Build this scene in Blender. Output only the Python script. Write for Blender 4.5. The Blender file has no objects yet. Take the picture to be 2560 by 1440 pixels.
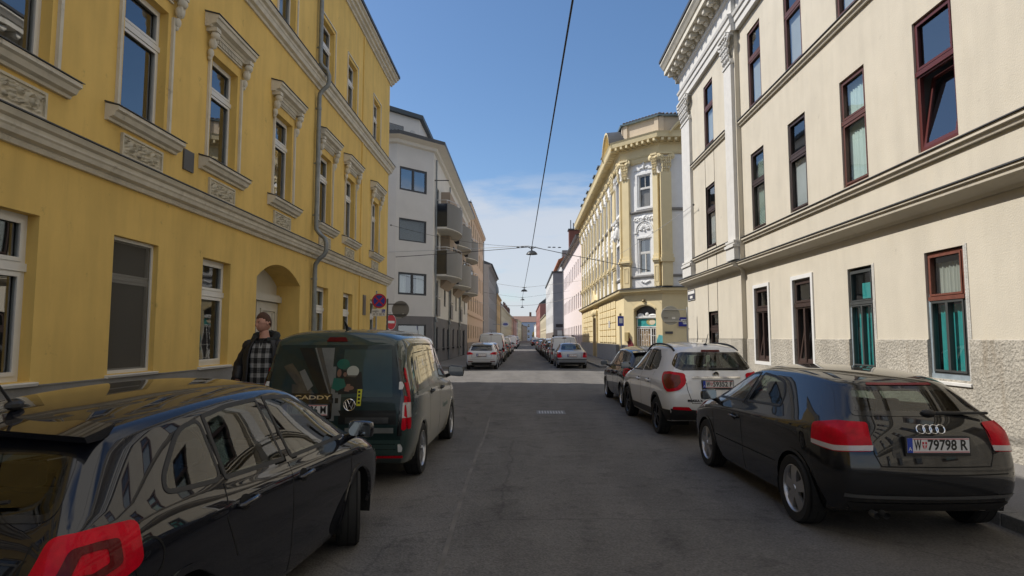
import bpy, bmesh, math, random
from math import sin, cos, pi, radians, sqrt, atan2, tan
from mathutils import Vector, Matrix
from mathutils.bvhtree import BVHTree
from mathutils.geometry import delaunay_2d_cdt
random.seed(7)
SC = bpy.context.scene
COL = SC.collection

# ------------------------------------------------------------------ camera
cam_d = bpy.data.cameras.new("camera"); cam = bpy.data.objects.new("camera", cam_d); COL.objects.link(cam)
cam_d.sensor_width = 36.0; cam_d.lens = 1540.0/2560.0*36.0; cam_d.clip_start = 0.05; cam_d.clip_end = 3000
cam.location = (0, 0, 1.75)
cam.rotation_euler = (radians(90+4.6405), 0, radians(1.1124))
SC.camera = cam
SC.render.resolution_x = 1024; SC.render.resolution_y = 576

# ------------------------------------------------------------------ sun and sky
SUN = Vector((-0.86, 0.14, 0.99)).normalized()          # towards the sun
sun_el = math.asin(SUN.z); sun_az = atan2(SUN.x, SUN.y)
ld = bpy.data.lights.new("sun", 'SUN'); ld.energy = 4.9; ld.angle = radians(0.5); ld.color = (1.0, 0.945, 0.86)
lo = bpy.data.objects.new("sun", ld); COL.objects.link(lo)
lo.rotation_euler = SUN.to_track_quat('Z', 'Y').to_euler(); lo.location = (-30, 10, 40)
world = bpy.data.worlds.new("World"); SC.world = world; world.use_nodes = True
wn = world.node_tree; wn.nodes.clear()
def N(tree, typ, **kw):
    n = tree.nodes.new(typ)
    for k, v in kw.items(): setattr(n, k, v)
    return n
def build_world():
    t = wn; L = t.links.new
    out = N(t, 'ShaderNodeOutputWorld'); bg = N(t, 'ShaderNodeBackground'); bg.inputs[1].default_value = 0.145
    sky = N(t, 'ShaderNodeTexSky', sky_type='NISHITA'); sky.sun_disc = False
    sky.sun_elevation = sun_el; sky.sun_rotation = sun_az; sky.altitude = 200; sky.air_density = 1.0; sky.dust_density = 0.8; sky.ozone_density = 2.6
    tc = N(t, 'ShaderNodeTexCoord'); sep = N(t, 'ShaderNodeSeparateXYZ'); L(tc.outputs['Generated'], sep.inputs[0])
    # clouds: thin streaky bank low over the end of the street, real 3-D directions
    mp = N(t, 'ShaderNodeMapping'); mp.inputs['Scale'].default_value = (3.0, 3.0, 14.0); L(tc.outputs['Generated'], mp.inputs[0])
    nz = N(t, 'ShaderNodeTexNoise'); nz.inputs['Scale'].default_value = 1.6; nz.inputs['Detail'].default_value = 7; nz.inputs['Roughness'].default_value = .58
    L(mp.outputs[0], nz.inputs['Vector'])
    wob = N(t, 'ShaderNodeMath', operation='MULTIPLY_ADD'); L(nz.outputs[0], wob.inputs[0]); wob.inputs[1].default_value = 0.16; L(sep.outputs[2], wob.inputs[2])
    band = N(t, 'ShaderNodeMapRange', interpolation_type='SMOOTHSTEP'); L(wob.outputs[0], band.inputs[0])
    band.inputs[1].default_value = 0.285; band.inputs[2].default_value = 0.345; band.inputs[3].default_value = 1; band.inputs[4].default_value = 0
    gaps = N(t, 'ShaderNodeMapRange', interpolation_type='SMOOTHSTEP'); L(nz.outputs[0], gaps.inputs[0])
    gaps.inputs[1].default_value = 0.30; gaps.inputs[2].default_value = 0.52; gaps.inputs[3].default_value = 0.35; gaps.inputs[4].default_value = 1
    mul = N(t, 'ShaderNodeMath', operation='MULTIPLY'); L(band.outputs[0], mul.inputs[0]); L(gaps.outputs[0], mul.inputs[1])
    mul2 = N(t, 'ShaderNodeMath', operation='MULTIPLY'); L(mul.outputs[0], mul2.inputs[0]); mul2.inputs[1].default_value = 0.82
    # deepen the blue a little (clear April sky seen through a phone camera)
    hsv = N(t, 'ShaderNodeHueSaturation'); hsv.inputs['Saturation'].default_value = 1.12; L(sky.outputs[0], hsv.inputs['Color'])
    mix = N(t, 'ShaderNodeMixRGB'); L(mul2.outputs[0], mix.inputs[0]); L(hsv.outputs[0], mix.inputs[1]); mix.inputs[2].default_value = (4.6, 4.85, 5.3, 1)
    # unseen bright cumulus behind the viewer's right shoulder, added to lift the shade
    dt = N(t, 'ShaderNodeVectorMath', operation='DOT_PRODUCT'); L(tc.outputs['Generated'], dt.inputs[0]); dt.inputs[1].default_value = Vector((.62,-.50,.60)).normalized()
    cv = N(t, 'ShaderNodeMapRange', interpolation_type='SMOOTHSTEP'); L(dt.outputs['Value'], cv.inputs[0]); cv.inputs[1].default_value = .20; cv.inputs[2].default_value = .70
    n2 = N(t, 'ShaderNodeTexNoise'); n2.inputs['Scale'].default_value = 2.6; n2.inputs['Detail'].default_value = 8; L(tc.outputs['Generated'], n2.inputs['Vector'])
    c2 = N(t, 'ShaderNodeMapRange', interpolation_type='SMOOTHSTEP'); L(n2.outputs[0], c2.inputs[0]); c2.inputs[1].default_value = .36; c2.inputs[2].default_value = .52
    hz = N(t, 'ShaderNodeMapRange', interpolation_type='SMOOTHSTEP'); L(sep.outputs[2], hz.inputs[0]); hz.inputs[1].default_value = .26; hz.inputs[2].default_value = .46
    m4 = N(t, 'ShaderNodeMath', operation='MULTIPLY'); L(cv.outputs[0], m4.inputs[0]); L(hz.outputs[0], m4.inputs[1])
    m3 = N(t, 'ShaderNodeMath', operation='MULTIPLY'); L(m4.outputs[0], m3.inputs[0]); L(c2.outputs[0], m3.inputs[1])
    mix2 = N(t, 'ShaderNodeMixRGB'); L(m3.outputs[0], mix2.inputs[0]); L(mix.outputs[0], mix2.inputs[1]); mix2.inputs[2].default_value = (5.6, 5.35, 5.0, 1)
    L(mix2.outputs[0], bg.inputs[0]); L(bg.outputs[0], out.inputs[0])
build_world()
SC.view_settings.view_transform = 'Standard'; SC.view_settings.look = 'None'
SC.view_settings.exposure = 0.0; SC.view_settings.gamma = 1.0; SC.view_settings.use_curve_mapping = False
SC.cycles.use_denoising = True
try: SC.cycles.denoiser = 'OPENIMAGEDENOISE'
except Exception: pass
SC.cycles.max_bounces = 8; SC.cycles.diffuse_bounces = 4; SC.cycles.glossy_bounces = 4; SC.cycles.transparent_max_bounces = 12
SC.cycles.sample_clamp_indirect = 9.0; SC.cycles.caustics_reflective = False; SC.cycles.caustics_refractive = False

# ------------------------------------------------------------------ materials
MATS = {}
def M(name, col, rough=.8, var=.12, scale=2.0, bump=0.0, bscale=60.0, metal=0.0, coat=0.0, spec=.5, streak=0.0, streakcol=None, ior=1.5, emit=0.0, fine=0.0):
    """procedural surface: base colour with two scales of noise, optional rain streaks and bump"""
    if name in MATS: return MATS[name]
    m = bpy.data.materials.new(name); m.use_nodes = True; t = m.node_tree; L = t.links.new
    b = t.nodes['Principled BSDF']
    b.inputs['Roughness'].default_value = rough; b.inputs['Metallic'].default_value = metal
    b.inputs['Coat Weight'].default_value = coat; b.inputs['Coat Roughness'].default_value = .03; b.inputs['IOR'].default_value = ior
    b.inputs['Specular IOR Level'].default_value = spec
    c = (col[0], col[1], col[2], 1)
    if var > 0 or streak > 0 or fine > 0:
        tc = N(t, 'ShaderNodeTexCoord')
        nz = N(t, 'ShaderNodeTexNoise'); nz.inputs['Scale'].default_value = scale; nz.inputs['Detail'].default_value = 6; nz.inputs['Roughness'].default_value = .6
        L(tc.outputs['Object'], nz.inputs['Vector'])
        mr = N(t, 'ShaderNodeMapRange'); L(nz.outputs[0], mr.inputs[0]); mr.inputs[1].default_value = .25; mr.inputs[2].default_value = .75
        mr.inputs[3].default_value = 1-var; mr.inputs[4].default_value = 1+var
        last = mr.outputs[0]
        if fine > 0:
            n3 = N(t, 'ShaderNodeTexNoise'); n3.inputs['Scale'].default_value = bscale; n3.inputs['Detail'].default_value = 3; L(tc.outputs['Object'], n3.inputs['Vector'])
            r3 = N(t, 'ShaderNodeMapRange'); L(n3.outputs[0], r3.inputs[0]); r3.inputs[1].default_value = .3; r3.inputs[2].default_value = .7; r3.inputs[3].default_value = 1-fine; r3.inputs[4].default_value = 1+fine
            mm = N(t, 'ShaderNodeMath', operation='MULTIPLY'); L(last, mm.inputs[0]); L(r3.outputs[0], mm.inputs[1]); last = mm.outputs[0]
        vm = N(t, 'ShaderNodeVectorMath', operation='SCALE'); vm.inputs[0].default_value = col[:3]; L(last, vm.inputs['Scale'])
        colout = vm.outputs[0]
        if streak > 0:
            mp = N(t, 'ShaderNodeMapping'); mp.inputs['Scale'].default_value = (1.3, 1.3, .22); L(tc.outputs['Object'], mp.inputs[0])
            n2 = N(t, 'ShaderNodeTexNoise'); n2.inputs['Scale'].default_value = 2.2; n2.inputs['Detail'].default_value = 8; n2.inputs['Roughness'].default_value = .68; L(mp.outputs[0], n2.inputs['Vector'])
            r2 = N(t, 'ShaderNodeMapRange', interpolation_type='SMOOTHSTEP'); L(n2.outputs[0], r2.inputs[0]); r2.inputs[1].default_value = .53; r2.inputs[2].default_value = .75; r2.inputs[4].default_value = streak
            mx = N(t, 'ShaderNodeMixRGB'); L(r2.outputs[0], mx.inputs[0]); L(colout, mx.inputs[1])
            sc = streakcol or (col[0]*.55, col[1]*.53, col[2]*.5); mx.inputs[2].default_value = (*sc, 1); colout = mx.outputs[0]
        L(colout, b.inputs['Base Color'])
    else:
        b.inputs['Base Color'].default_value = c
    if bump > 0:
        tb = N(t, 'ShaderNodeTexCoord'); nb = N(t, 'ShaderNodeTexNoise'); nb.inputs['Scale'].default_value = bscale; nb.inputs['Detail'].default_value = 4
        L(tb.outputs['Object'], nb.inputs['Vector'])
        bp = N(t, 'ShaderNodeBump'); bp.inputs['Strength'].default_value = 1; bp.inputs['Distance'].default_value = bump; L(nb.outputs[0], bp.inputs['Height']); L(bp.outputs[0], b.inputs['Normal'])
    if emit > 0:
        b.inputs['Emission Color'].default_value = c; b.inputs['Emission Strength'].default_value = emit
    MATS[name] = m
    return m
def glass_mat(name, tint=(.75,.8,.78), ior=1.6, wav=0.0, wscale=1.2, rough=0.0, gl=(1,1,1)):
    if name in MATS: return MATS[name]
    m = bpy.data.materials.new(name); m.use_nodes = True; t = m.node_tree; L = t.links.new; t.nodes.clear()
    out = N(t, 'ShaderNodeOutputMaterial'); mix = N(t, 'ShaderNodeMixShader'); tr = N(t, 'ShaderNodeBsdfTransparent'); gs = N(t, 'ShaderNodeBsdfGlossy')
    tr.inputs[0].default_value = (*tint, 1); gs.inputs['Roughness'].default_value = rough; gs.inputs['Color'].default_value = (*gl, 1)
    fr = N(t, 'ShaderNodeFresnel'); fr.inputs['IOR'].default_value = ior
    ge = N(t, 'ShaderNodeNewGeometry'); pw = N(t, 'ShaderNodeMapRange'); L(ge.outputs['Backfacing'], pw.inputs[0]); pw.inputs[3].default_value = ior; pw.inputs[4].default_value = 1/ior; L(pw.outputs[0], fr.inputs['IOR'])   # same reflectance from both sides of the sheet
    L(fr.outputs[0], mix.inputs[0]); L(tr.outputs[0], mix.inputs[1]); L(gs.outputs[0], mix.inputs[2]); L(mix.outputs[0], out.inputs[0])
    if wav > 0:
        tc = N(t, 'ShaderNodeTexCoord'); nb = N(t, 'ShaderNodeTexNoise'); nb.inputs['Scale'].default_value = wscale; nb.inputs['Detail'].default_value = 1; L(tc.outputs['Object'], nb.inputs['Vector'])
        bp = N(t, 'ShaderNodeBump'); bp.inputs['Strength'].default_value = 1; bp.inputs['Distance'].default_value = wav; L(nb.outputs[0], bp.inputs['Height']); L(bp.outputs[0], gs.inputs['Normal']); L(bp.outputs[0], fr.inputs['Normal'])
    MATS[name] = m
    return m

# ------------------------------------------------------------------ mesh collector
ORG = {}
class MB:
    """collects faces (world or local coordinates) and links them as ONE mesh object"""
    def __init__(s, T=None): s.v = []; s.f = []; s.mi = []; s.T = T; s.cur = 0; s.nv = {}
    def pt(s, p):
        p = s.T(*p) if s.T else Vector(p)
        s.v.append(Vector(p)); return len(s.v)-1
    def face(s, pts, m=None):
        s.f.append([s.pt(p) for p in pts]); s.mi.append(s.cur if m is None else m)
    def box(s, a0, a1, b0, b1, c0, c1, m=None):
        P = [(a, b, c) for c in (c0, c1) for b in (b0, b1) for a in (a0, a1)]
        i = [s.pt(p) for p in P]; mm = s.cur if m is None else m
        for q in ((0,2,3,1),(4,5,7,6),(0,1,5,4),(2,6,7,3),(0,4,6,2),(1,3,7,5)):
            s.f.append([i[k] for k in q]); s.mi.append(mm)
    def bbox(s, a0, a1, b0, b1, c0, c1, bev=.01, m=None):
        """box with chamfered edges"""
        bm = bmesh.new(); bmesh.ops.create_cube(bm, size=1)
        for v in bm.verts: v.co = Vector(((a0+a1)/2+v.co.x*(a1-a0), (b0+b1)/2+v.co.y*(b1-b0), (c0+c1)/2+v.co.z*(c1-c0)))
        bmesh.ops.bevel(bm, geom=bm.edges[:], offset=bev, segments=2, affect='EDGES', profile=.6)
        s.add_bm(bm, m)
    def add_bm(s, bm, m=None):
        o = {}
        for v in bm.verts: o[v] = s.pt(v.co)
        for f in bm.faces: s.f.append([o[v] for v in f.verts]); s.mi.append(s.cur if m is None else m)
        bm.free()
    def extrude(s, prof, u0, u1, m=None, caps=True):
        """prof: (w,v) points; swept along the first axis from u0 to u1"""
        mm = s.cur if m is None else m; n = len(prof)
        A = [s.pt((u0, v, w)) for w, v in prof]; B = [s.pt((u1, v, w)) for w, v in prof]
        for k in range(n):
            j = (k+1) % n; s.f.append([A[k], A[j], B[j], B[k]]); s.mi.append(mm)
        if caps: s.f.append(A[::-1]); s.mi.append(mm); s.f.append(B); s.mi.append(mm)
    def tube(s, path, r, n=8, m=None, cap=True):
        mm = s.cur if m is None else m
        path = [Vector(p) for p in path]; rings = []; up = None
        for i, p in enumerate(path):
            d = (path[min(i+1, len(path)-1)] - path[max(i-1, 0)]).normalized()
            a = up if up is not None and abs(up.dot(d)) < .95 else (Vector((0,0,1)) if abs(d.z) < .9 else Vector((1,0,0)))
            x = d.cross(a).normalized(); y = x.cross(d).normalized(); up = y
            rr = r[i] if isinstance(r, (list, tuple)) else r
            rings.append([s.pt(p + x*rr*cos(2*pi*k/n) + y*rr*sin(2*pi*k/n)) for k in range(n)])
        for A, B in zip(rings, rings[1:]):
            for k in range(n): s.f.append([A[k], A[(k+1)%n], B[(k+1)%n], B[k]]); s.mi.append(mm)
        if cap: s.f.append(rings[0][::-1]); s.mi.append(mm); s.f.append(rings[-1]); s.mi.append(mm)
    def lathe(s, prof, n=24, org=(0,0,0), ax=2, m=None, a0=0, a1=2*pi):
        """prof: (r, h) revolved about axis ax through org"""
        mm = s.cur if m is None else m; full = abs(a1-a0-2*pi) < 1e-6; cnt = n if full else n+1; R = []
        for r, h in prof:
            row = []
            for k in range(cnt):
                a = a0+(a1-a0)*k/n; c, q = r*cos(a), r*sin(a)
                p = (c, q, h) if ax == 2 else ((h, c, q) if ax == 0 else (q, h, c))
                row.append(s.pt((org[0]+p[0], org[1]+p[1], org[2]+p[2])))
            R.append(row)
        for A, B in zip(R, R[1:]):
            for k in range(n): s.f.append([A[k], A[(k+1)%cnt], B[(k+1)%cnt], B[k]]); s.mi.append(mm)
    def ell(s, c, r, n=10, m=None):
        bm = bmesh.new(); bmesh.ops.create_uvsphere(bm, u_segments=n, v_segments=max(5, n*2//3), radius=1)
        for v in bm.verts: v.co = Vector((c[0]+v.co.x*r[0], c[1]+v.co.y*r[1], c[2]+v.co.z*r[2]))
        s.add_bm(bm, m)
    def build(s, name, mats, parent=None, smooth=False, sharp=40, merge=1e-5, recalc=True):
        me = bpy.data.meshes.new(name)
        o = ORG.get(parent.name, Vector()) if parent else Vector()
        me.from_pydata([tuple(v-o) for v in s.v], [], s.f)
        mats = mats if isinstance(mats, (list, tuple)) else [mats]
        for m in mats: me.materials.append(m)
        me.polygons.foreach_set('material_index', s.mi)
        bm = bmesh.new(); bm.from_mesh(me)
        if merge: bmesh.ops.remove_doubles(bm, verts=bm.verts, dist=merge)
        if recalc: bmesh.ops.recalc_face_normals(bm, faces=bm.faces)
        bm.to_mesh(me); bm.free()
        if smooth:
            me.polygons.foreach_set('use_smooth', [True]*len(me.polygons)); me.set_sharp_from_angle(angle=radians(sharp))
        if s.nv:
            me.polygons.foreach_set('use_smooth', [True]*len(me.polygons))
            me.normals_split_custom_set_from_vertices([tuple(s.nv.get(i, (0,0,0))) for i in range(len(me.vertices))])
        ob = bpy.data.objects.new(name, me); COL.objects.link(ob)
        if parent: ob.parent = parent; ORG[ob.name] = o
        return ob
def tag(o, label=None, cat=None, group=None, kind=None):
    if label: o['label'] = label
    if cat: o['category'] = cat
    if group: o['group'] = group
    if kind: o['kind'] = kind
    return o
def thing(name, label, cat, loc=(0,0,0), rz=0, group=None, world=True):
    """an Empty at the base of a thing; with world=True its parts are given in world coordinates"""
    o = bpy.data.objects.new(name, None); COL.objects.link(o); o.location = loc; o.rotation_euler = (0,0,rz); o.empty_display_size = .3
    ORG[o.name] = Vector(loc) if world else Vector()
    return tag(o, label, cat, group)
def copy_tree(o, parent=None):
    c = o.copy(); COL.objects.link(c)
    if parent: c.parent = parent
    for ch in list(o.children): copy_tree(ch, c)
    return c
def text_mesh(mb, s, size, T, depth=.002, align='CENTER', xs=1.0, m=None, bold=0.0, fit=None):
    """lettering: font outlines turned into faces and laid out by T(x,y,z)"""
    cu = bpy.data.curves.new('lettering', 'FONT'); cu.body = s; cu.size = size; cu.align_x = align; cu.align_y = 'CENTER'; cu.extrude = depth; cu.resolution_u = 3; cu.offset = bold
    ob = bpy.data.objects.new('lettering', cu); COL.objects.link(ob)
    me = bpy.data.meshes.new_from_object(ob.evaluated_get(bpy.context.evaluated_depsgraph_get()))
    base = len(mb.v); x0 = min(v.co.x for v in me.vertices); x1 = max(v.co.x for v in me.vertices)
    fx = (lambda x: fit[0]+(x-x0)/(x1-x0)*(fit[1]-fit[0])) if fit else (lambda x: x*xs)
    for v in me.vertices: mb.v.append(Vector(T(fx(v.co.x), v.co.y, v.co.z)))
    for p in me.polygons: mb.f.append([base+i for i in p.vertices]); mb.mi.append(mb.cur if m is None else m)
    bpy.data.objects.remove(ob); bpy.data.curves.remove(cu); bpy.data.meshes.remove(me)
class Fac:
    """facade frame: u along the wall, v up, w outwards"""
    def __init__(s, o, u, n): s.o = o; s.u = u; s.n = n
    def __call__(s, u, v, w): return Vector((s.o[0]+u*s.u[0]+w*s.n[0], s.o[1]+u*s.u[1]+w*s.n[1], v))
def wall(mb, u0, u1, v0, v1, holes=(), depth=.15, m=None, w=0.0, mrev=None):
    """wall sheet with rectangular openings and their reveals"""
    us = sorted({u0, u1, *[h[0] for h in holes], *[h[1] for h in holes]}); vs = sorted({v0, v1, *[h[2] for h in holes], *[h[3] for h in holes]})
    us = [x for x in us if u0-1e-6 <= x <= u1+1e-6]; vs = [x for x in vs if v0-1e-6 <= x <= v1+1e-6]
    for a, b in zip(us, us[1:]):
        for c, d in zip(vs, vs[1:]):
            mu, mv = (a+b)/2, (c+d)/2
            if any(h[0] < mu < h[1] and h[2] < mv < h[3] for h in holes): continue
            mb.face([(a,c,w),(b,c,w),(b,d,w),(a,d,w)], m)
    for h in holes:
        a, b, c, d = h[:4]; z = w-depth; mm = m if mrev is None else mrev
        c = max(c, v0); d = min(d, v1)
        mb.face([(a,c,w),(a,d,w),(a,d,z),(a,c,z)], mm); mb.face([(b,c,w),(b,c,z),(b,d,z),(b,d,w)], mm)
        if h[3] <= v1: mb.face([(a,d,w),(b,d,w),(b,d,z),(a,d,z)], mm)
        if h[2] >= v0: mb.face([(a,c,w),(a,c,z),(b,c,z),(b,c,w)], mm)
# ------------------------------------------------------------------ shared building materials
white_pvc = M('white_window_frame', (.72,.71,.68), rough=.35, var=.05)
stucco_white = M('off_white_stucco', (.66,.62,.53), rough=.85, var=.10, scale=4, streak=.45, bump=.002, bscale=30)
flashing = M('dark_metal_flashing', (.06,.062,.066), rough=.5, var=.25)
zinc = M('weathered_zinc', (.23,.25,.26), rough=.5, var=.22, scale=5, metal=.4)
pane_sky = glass_mat('window_pane', tint=(.62,.66,.66), ior=3.1, wav=.006, wscale=.9, rough=.01)
pane_plain = glass_mat('window_pane_soft', tint=(.7,.74,.74), ior=1.6, wav=.010, wscale=.8, rough=.01)
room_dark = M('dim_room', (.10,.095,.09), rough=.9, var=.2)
yellow = M('ochre_yellow_render', (.75,.515,.155), rough=.9, var=.08, scale=1.1, streak=.30, streakcol=(.42,.28,.09), bump=.0015, bscale=90)
def weather(m, amount=.5, z_lines=()):
    t = m.node_tree; L = t.links.new; b = t.nodes['Principled BSDF']; src = b.inputs['Base Color'].links[0].from_socket
    tc = N(t,'ShaderNodeTexCoord'); n = N(t,'ShaderNodeTexNoise'); n.inputs['Scale'].default_value = 3.3; n.inputs['Detail'].default_value = 10; n.inputs['Roughness'].default_value = .78; L(tc.outputs['Object'], n.inputs['Vector'])
    r = N(t,'ShaderNodeMapRange'); L(n.outputs[0], r.inputs[0]); r.inputs[1].default_value = .30; r.inputs[2].default_value = .40; r.inputs[3].default_value = 1-amount; r.inputs[4].default_value = 1
    mp = N(t,'ShaderNodeMapping'); mp.inputs['Scale'].default_value = (2.1,2.1,.30); L(tc.outputs['Object'], mp.inputs[0]); n2 = N(t,'ShaderNodeTexNoise'); n2.inputs['Scale'].default_value = 1.4; n2.inputs['Detail'].default_value = 6; L(mp.outputs[0], n2.inputs['Vector'])
    r2 = N(t,'ShaderNodeMapRange'); L(n2.outputs[0], r2.inputs[0]); r2.inputs[1].default_value = .34; r2.inputs[2].default_value = .56; r2.inputs[3].default_value = 1-amount*.22; r2.inputs[4].default_value = 1.02
    x = N(t,'ShaderNodeMath',operation='MULTIPLY'); L(r.outputs[0],x.inputs[0]); L(r2.outputs[0],x.inputs[1])
    v = N(t,'ShaderNodeVectorMath',operation='SCALE'); L(src, v.inputs[0]); L(x.outputs[0], v.inputs['Scale']); L(v.outputs[0], b.inputs['Base Color'])
weather(yellow, .42)
grey_plinth = M('grey_plinth_render', (.24,.235,.225), rough=.95, var=.12, bump=.003, bscale=70, fine=.1)
cream = M('cream_render', (.575,.53,.44), rough=.92, var=.06, scale=1.3, streak=.30, streakcol=(.60,.53,.40), bump=.004, bscale=45)
weather(cream, .22)
roughcast = M('dirty_roughcast_plinth', (.42,.39,.335), rough=.97, var=.26, scale=1.3, streak=.75, streakcol=(.25,.205,.15), bump=.030, bscale=26, fine=.16)
weather(stucco_white, .4); weather(roughcast, .45)
brown = M('brown_window_frame', (.115,.048,.036), rough=.45, var=.15)
dkbrown = M('dark_brown_window_frame', (.055,.035,.03), rough=.45, var=.15)
pale_stucco = M('white_stucco_pilaster', (.62,.61,.585), rough=.85, var=.08, scale=4, bump=.004, bscale=22)
curtain_white = M('white_curtain', (.74,.76,.73), rough=.9, var=.10, scale=5)
blind_teal = M('turquoise_blind', (.035,.36,.36), rough=.7, var=.16, scale=6)
blind_white = M('pale_slatted_blind', (.62,.65,.58), rough=.7, var=.06)

def frame_ring(mb, u0, u1, v0, v1, w0, w1, t, m=None):
    mb.box(u0, u0+t, v0, v1, w0, w1, m); mb.box(u1-t, u1, v0, v1, w0, w1, m)
    mb.box(u0+t, u1-t, v0, v0+t, w0, w1, m); mb.box(u0+t, u1-t, v1-t, v1, w0, w1, m)
def folds(mb, u0, u1, v0, v1, w, amp=.02, n=9, m=None):
    """a hanging curtain with folds"""
    K = n*4; ph = random.random()*6
    xs = [u0+(u1-u0)*k/K for k in range(K+1)]
    ws = [w+amp*sin(k*pi/2*1.0+ph)+amp*.5*sin(k*.7+ph) for k in range(K+1)]
    for k in range(K): mb.face([(xs[k],v0,ws[k]),(xs[k+1],v0,ws[k+1]),(xs[k+1],v1,ws[k+1]),(xs[k],v1,ws[k])], m)
def window(fac, b, u0, u1, v0, v1, d=.2, fm=None, t=.075, transom=.68, mull=False, umull=False, pane=None, curtain=None, cmat=None, sill=None, tilt=False, room=True, w=0.0, name='window', sash=True, lowfm=None, jit=.35):
    """one window: frame (the part) with pane, curtain and a dim room niche as its sub-parts"""
    fm = fm or white_pvc; pane = pane or pane_sky; z = w-d; lowfm = lowfm or fm
    g = MB(fac)
    mats = [fm, lowfm]
    if transom:
        vt = v0+(v1-v0)*transom
        frame_ring(g, u0, u1, v0, vt, z, z+.06, t, 1); frame_ring(g, u0, u1, vt, v1, z, z+.06, t, 0)
        g.box(u0, u1, vt-t*.55, vt+t*.55, z+.06, z+.085, 0)
        if sash:
            if not tilt: frame_ring(g, u0+t*.75, u1-t*.75, v0+t*.75, vt-t*.75, z+.06, z+.078, t*.55, 1)
            frame_ring(g, u0+t*.75, u1-t*.75, vt+t*.75, v1-t*.75, z+.06, z+.078, t*.55, 0)
        lights = [(v0+t, vt-t), (vt+t, v1-t)]
        if mull: g.box((u0+u1)/2-t*.5, (u0+u1)/2+t*.5, v0+t, vt-t, z, z+.08, 1)
        if umull: g.box((u0+u1)/2-t*.3, (u0+u1)/2+t*.3, vt+t, v1-t, z, z+.065, 0)
    else:
        frame_ring(g, u0, u1, v0, v1, z, z+.06, t, 0); lights = [(v0+t, v1-t)]
        if mull: g.box((u0+u1)/2-t*.6, (u0+u1)/2+t*.6, v0+t, v1-t, z, z+.07, 0)
    o = g.build(name, mats, b)
    p = MB(fac)
    for k, (a, c) in enumerate(lights):
        j = [(random.random()-.5)*.02*jit for _ in range(4)]
        if tilt and k == 0:
            h = c-a; s = MB(lambda u, v, w_: fac(u, v, w_-(v-a)*.17)); tt = t*.8
            frame_ring(s, u0+t, u1-t, a, c, z+.02, z+.06, tt); s.box((u0+u1)/2-.012, (u0+u1)/2+.012, a+tt, c-tt, z+.025, z+.05) if mull else None
            s.build('sash', lowfm, o)
            y = lambda v: z+.04-(v-a)*.17
            p.face([(u0+t+tt,a+tt,y(a+tt)),(u1-t-tt,a+tt,y(a+tt)),(u1-t-tt,c-tt,y(c-tt)),(u0+t+tt,c-tt,y(c-tt))])
            continue
        p.face([(u0+t,a,z+.03+j[0]),(u1-t,a,z+.03+j[1]),(u1-t,c,z+.03+j[1]+j[2]),(u0+t,c,z+.03+j[0]+j[2])])
    p.build('pane', pane, o, merge=0)
    if curtain == 'full': c_ = MB(fac); folds(c_, u0+t, u1-t, v0+t, v1-t, z-.05, .012); c_.build('curtain', cmat or curtain_white, o, smooth=True)
    elif curtain == 'lower': c_ = MB(fac); folds(c_, u0+t, u1-t, v0+t, lights[0][1]-.04, z-.045, .010); c_.build('curtain', cmat or curtain_white, o, smooth=True)
    elif curtain == 'pair':
        c_ = MB(fac); wd = (u1-u0)*.26
        folds(c_, u0+t, u0+t+wd, v0+t, v1-t, z-.10, n=4); folds(c_, u1-t-wd, u1-t, v0+t, v1-t, z-.10, n=4); c_.build('curtain', cmat or curtain_white, o, smooth=True)
    elif curtain == 'blind':
        c_ = MB(fac); k = v0+t
        while k < v1-t-.03: c_.face([(u0+t,k,z-.05),(u1-t,k,z-.05),(u1-t,k+.036,z-.075),(u0+t,k+.036,z-.075)]); k += .04
        c_.build('blind', cmat or blind_white, o)
    elif curtain == 'flatlow':
        c_ = MB(fac); c_.face([(u0+t,v0+t,z-.03),(u1-t,v0+t,z-.03),(u1-t,lights[0][1],z-.03),(u0+t,lights[0][1],z-.03)]); c_.build('blind', cmat or curtain_white, o)
    elif curtain == 'plain':
        c_ = MB(fac); c_.face([(u0+t,v0+t,z-.05),(u1-t,v0+t,z-.05),(u1-t,v1-t,z-.05),(u0+t,v1-t,z-.05)]); c_.build('blind', cmat or curtain_white, o)
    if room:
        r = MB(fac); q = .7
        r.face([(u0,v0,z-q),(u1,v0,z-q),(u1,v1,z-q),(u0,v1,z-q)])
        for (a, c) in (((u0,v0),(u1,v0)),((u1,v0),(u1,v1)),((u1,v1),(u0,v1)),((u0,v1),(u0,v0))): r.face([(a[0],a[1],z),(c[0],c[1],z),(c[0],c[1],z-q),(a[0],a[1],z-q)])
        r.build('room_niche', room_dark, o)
    if sill:
        s = MB(fac); hw, pw, th = sill
        s.extrude([(z,v0-th),(w+pw,v0-th),(w+pw+.015,v0-th*.4),(w+pw,v0-.012),(z,v0)], u0-hw, u1+hw, 0); s.build('window_ledge', fm if th < .06 else stucco_white, o)
    return o
def body_shell(fac, mb, u0, u1, h, depth, ends=(True, True), m=None):
    """side walls, back wall and underside closure of a block behind its facade"""
    if ends[0]: mb.face([(u0,0,0),(u0,0,-depth),(u0,h,-depth),(u0,h,0)], m)
    if ends[1]: mb.face([(u1,0,0),(u1,h,0),(u1,h,-depth),(u1,0,-depth)], m)
    mb.face([(u0,0,-depth),(u1,0,-depth),(u1,h,-depth),(u0,h,-depth)], m)
def gable_roof(fac, u0, u1, h, depth, rise, over=.3):
    g = MB(fac); r = depth/2
    g.extrude([(over,h),(over,h+.10),(-r,h+rise),(-depth-over,h+.10),(-depth-over,h),(-depth*.99,h-.02),(-.01,h-.02)], u0, u1); return g
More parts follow.
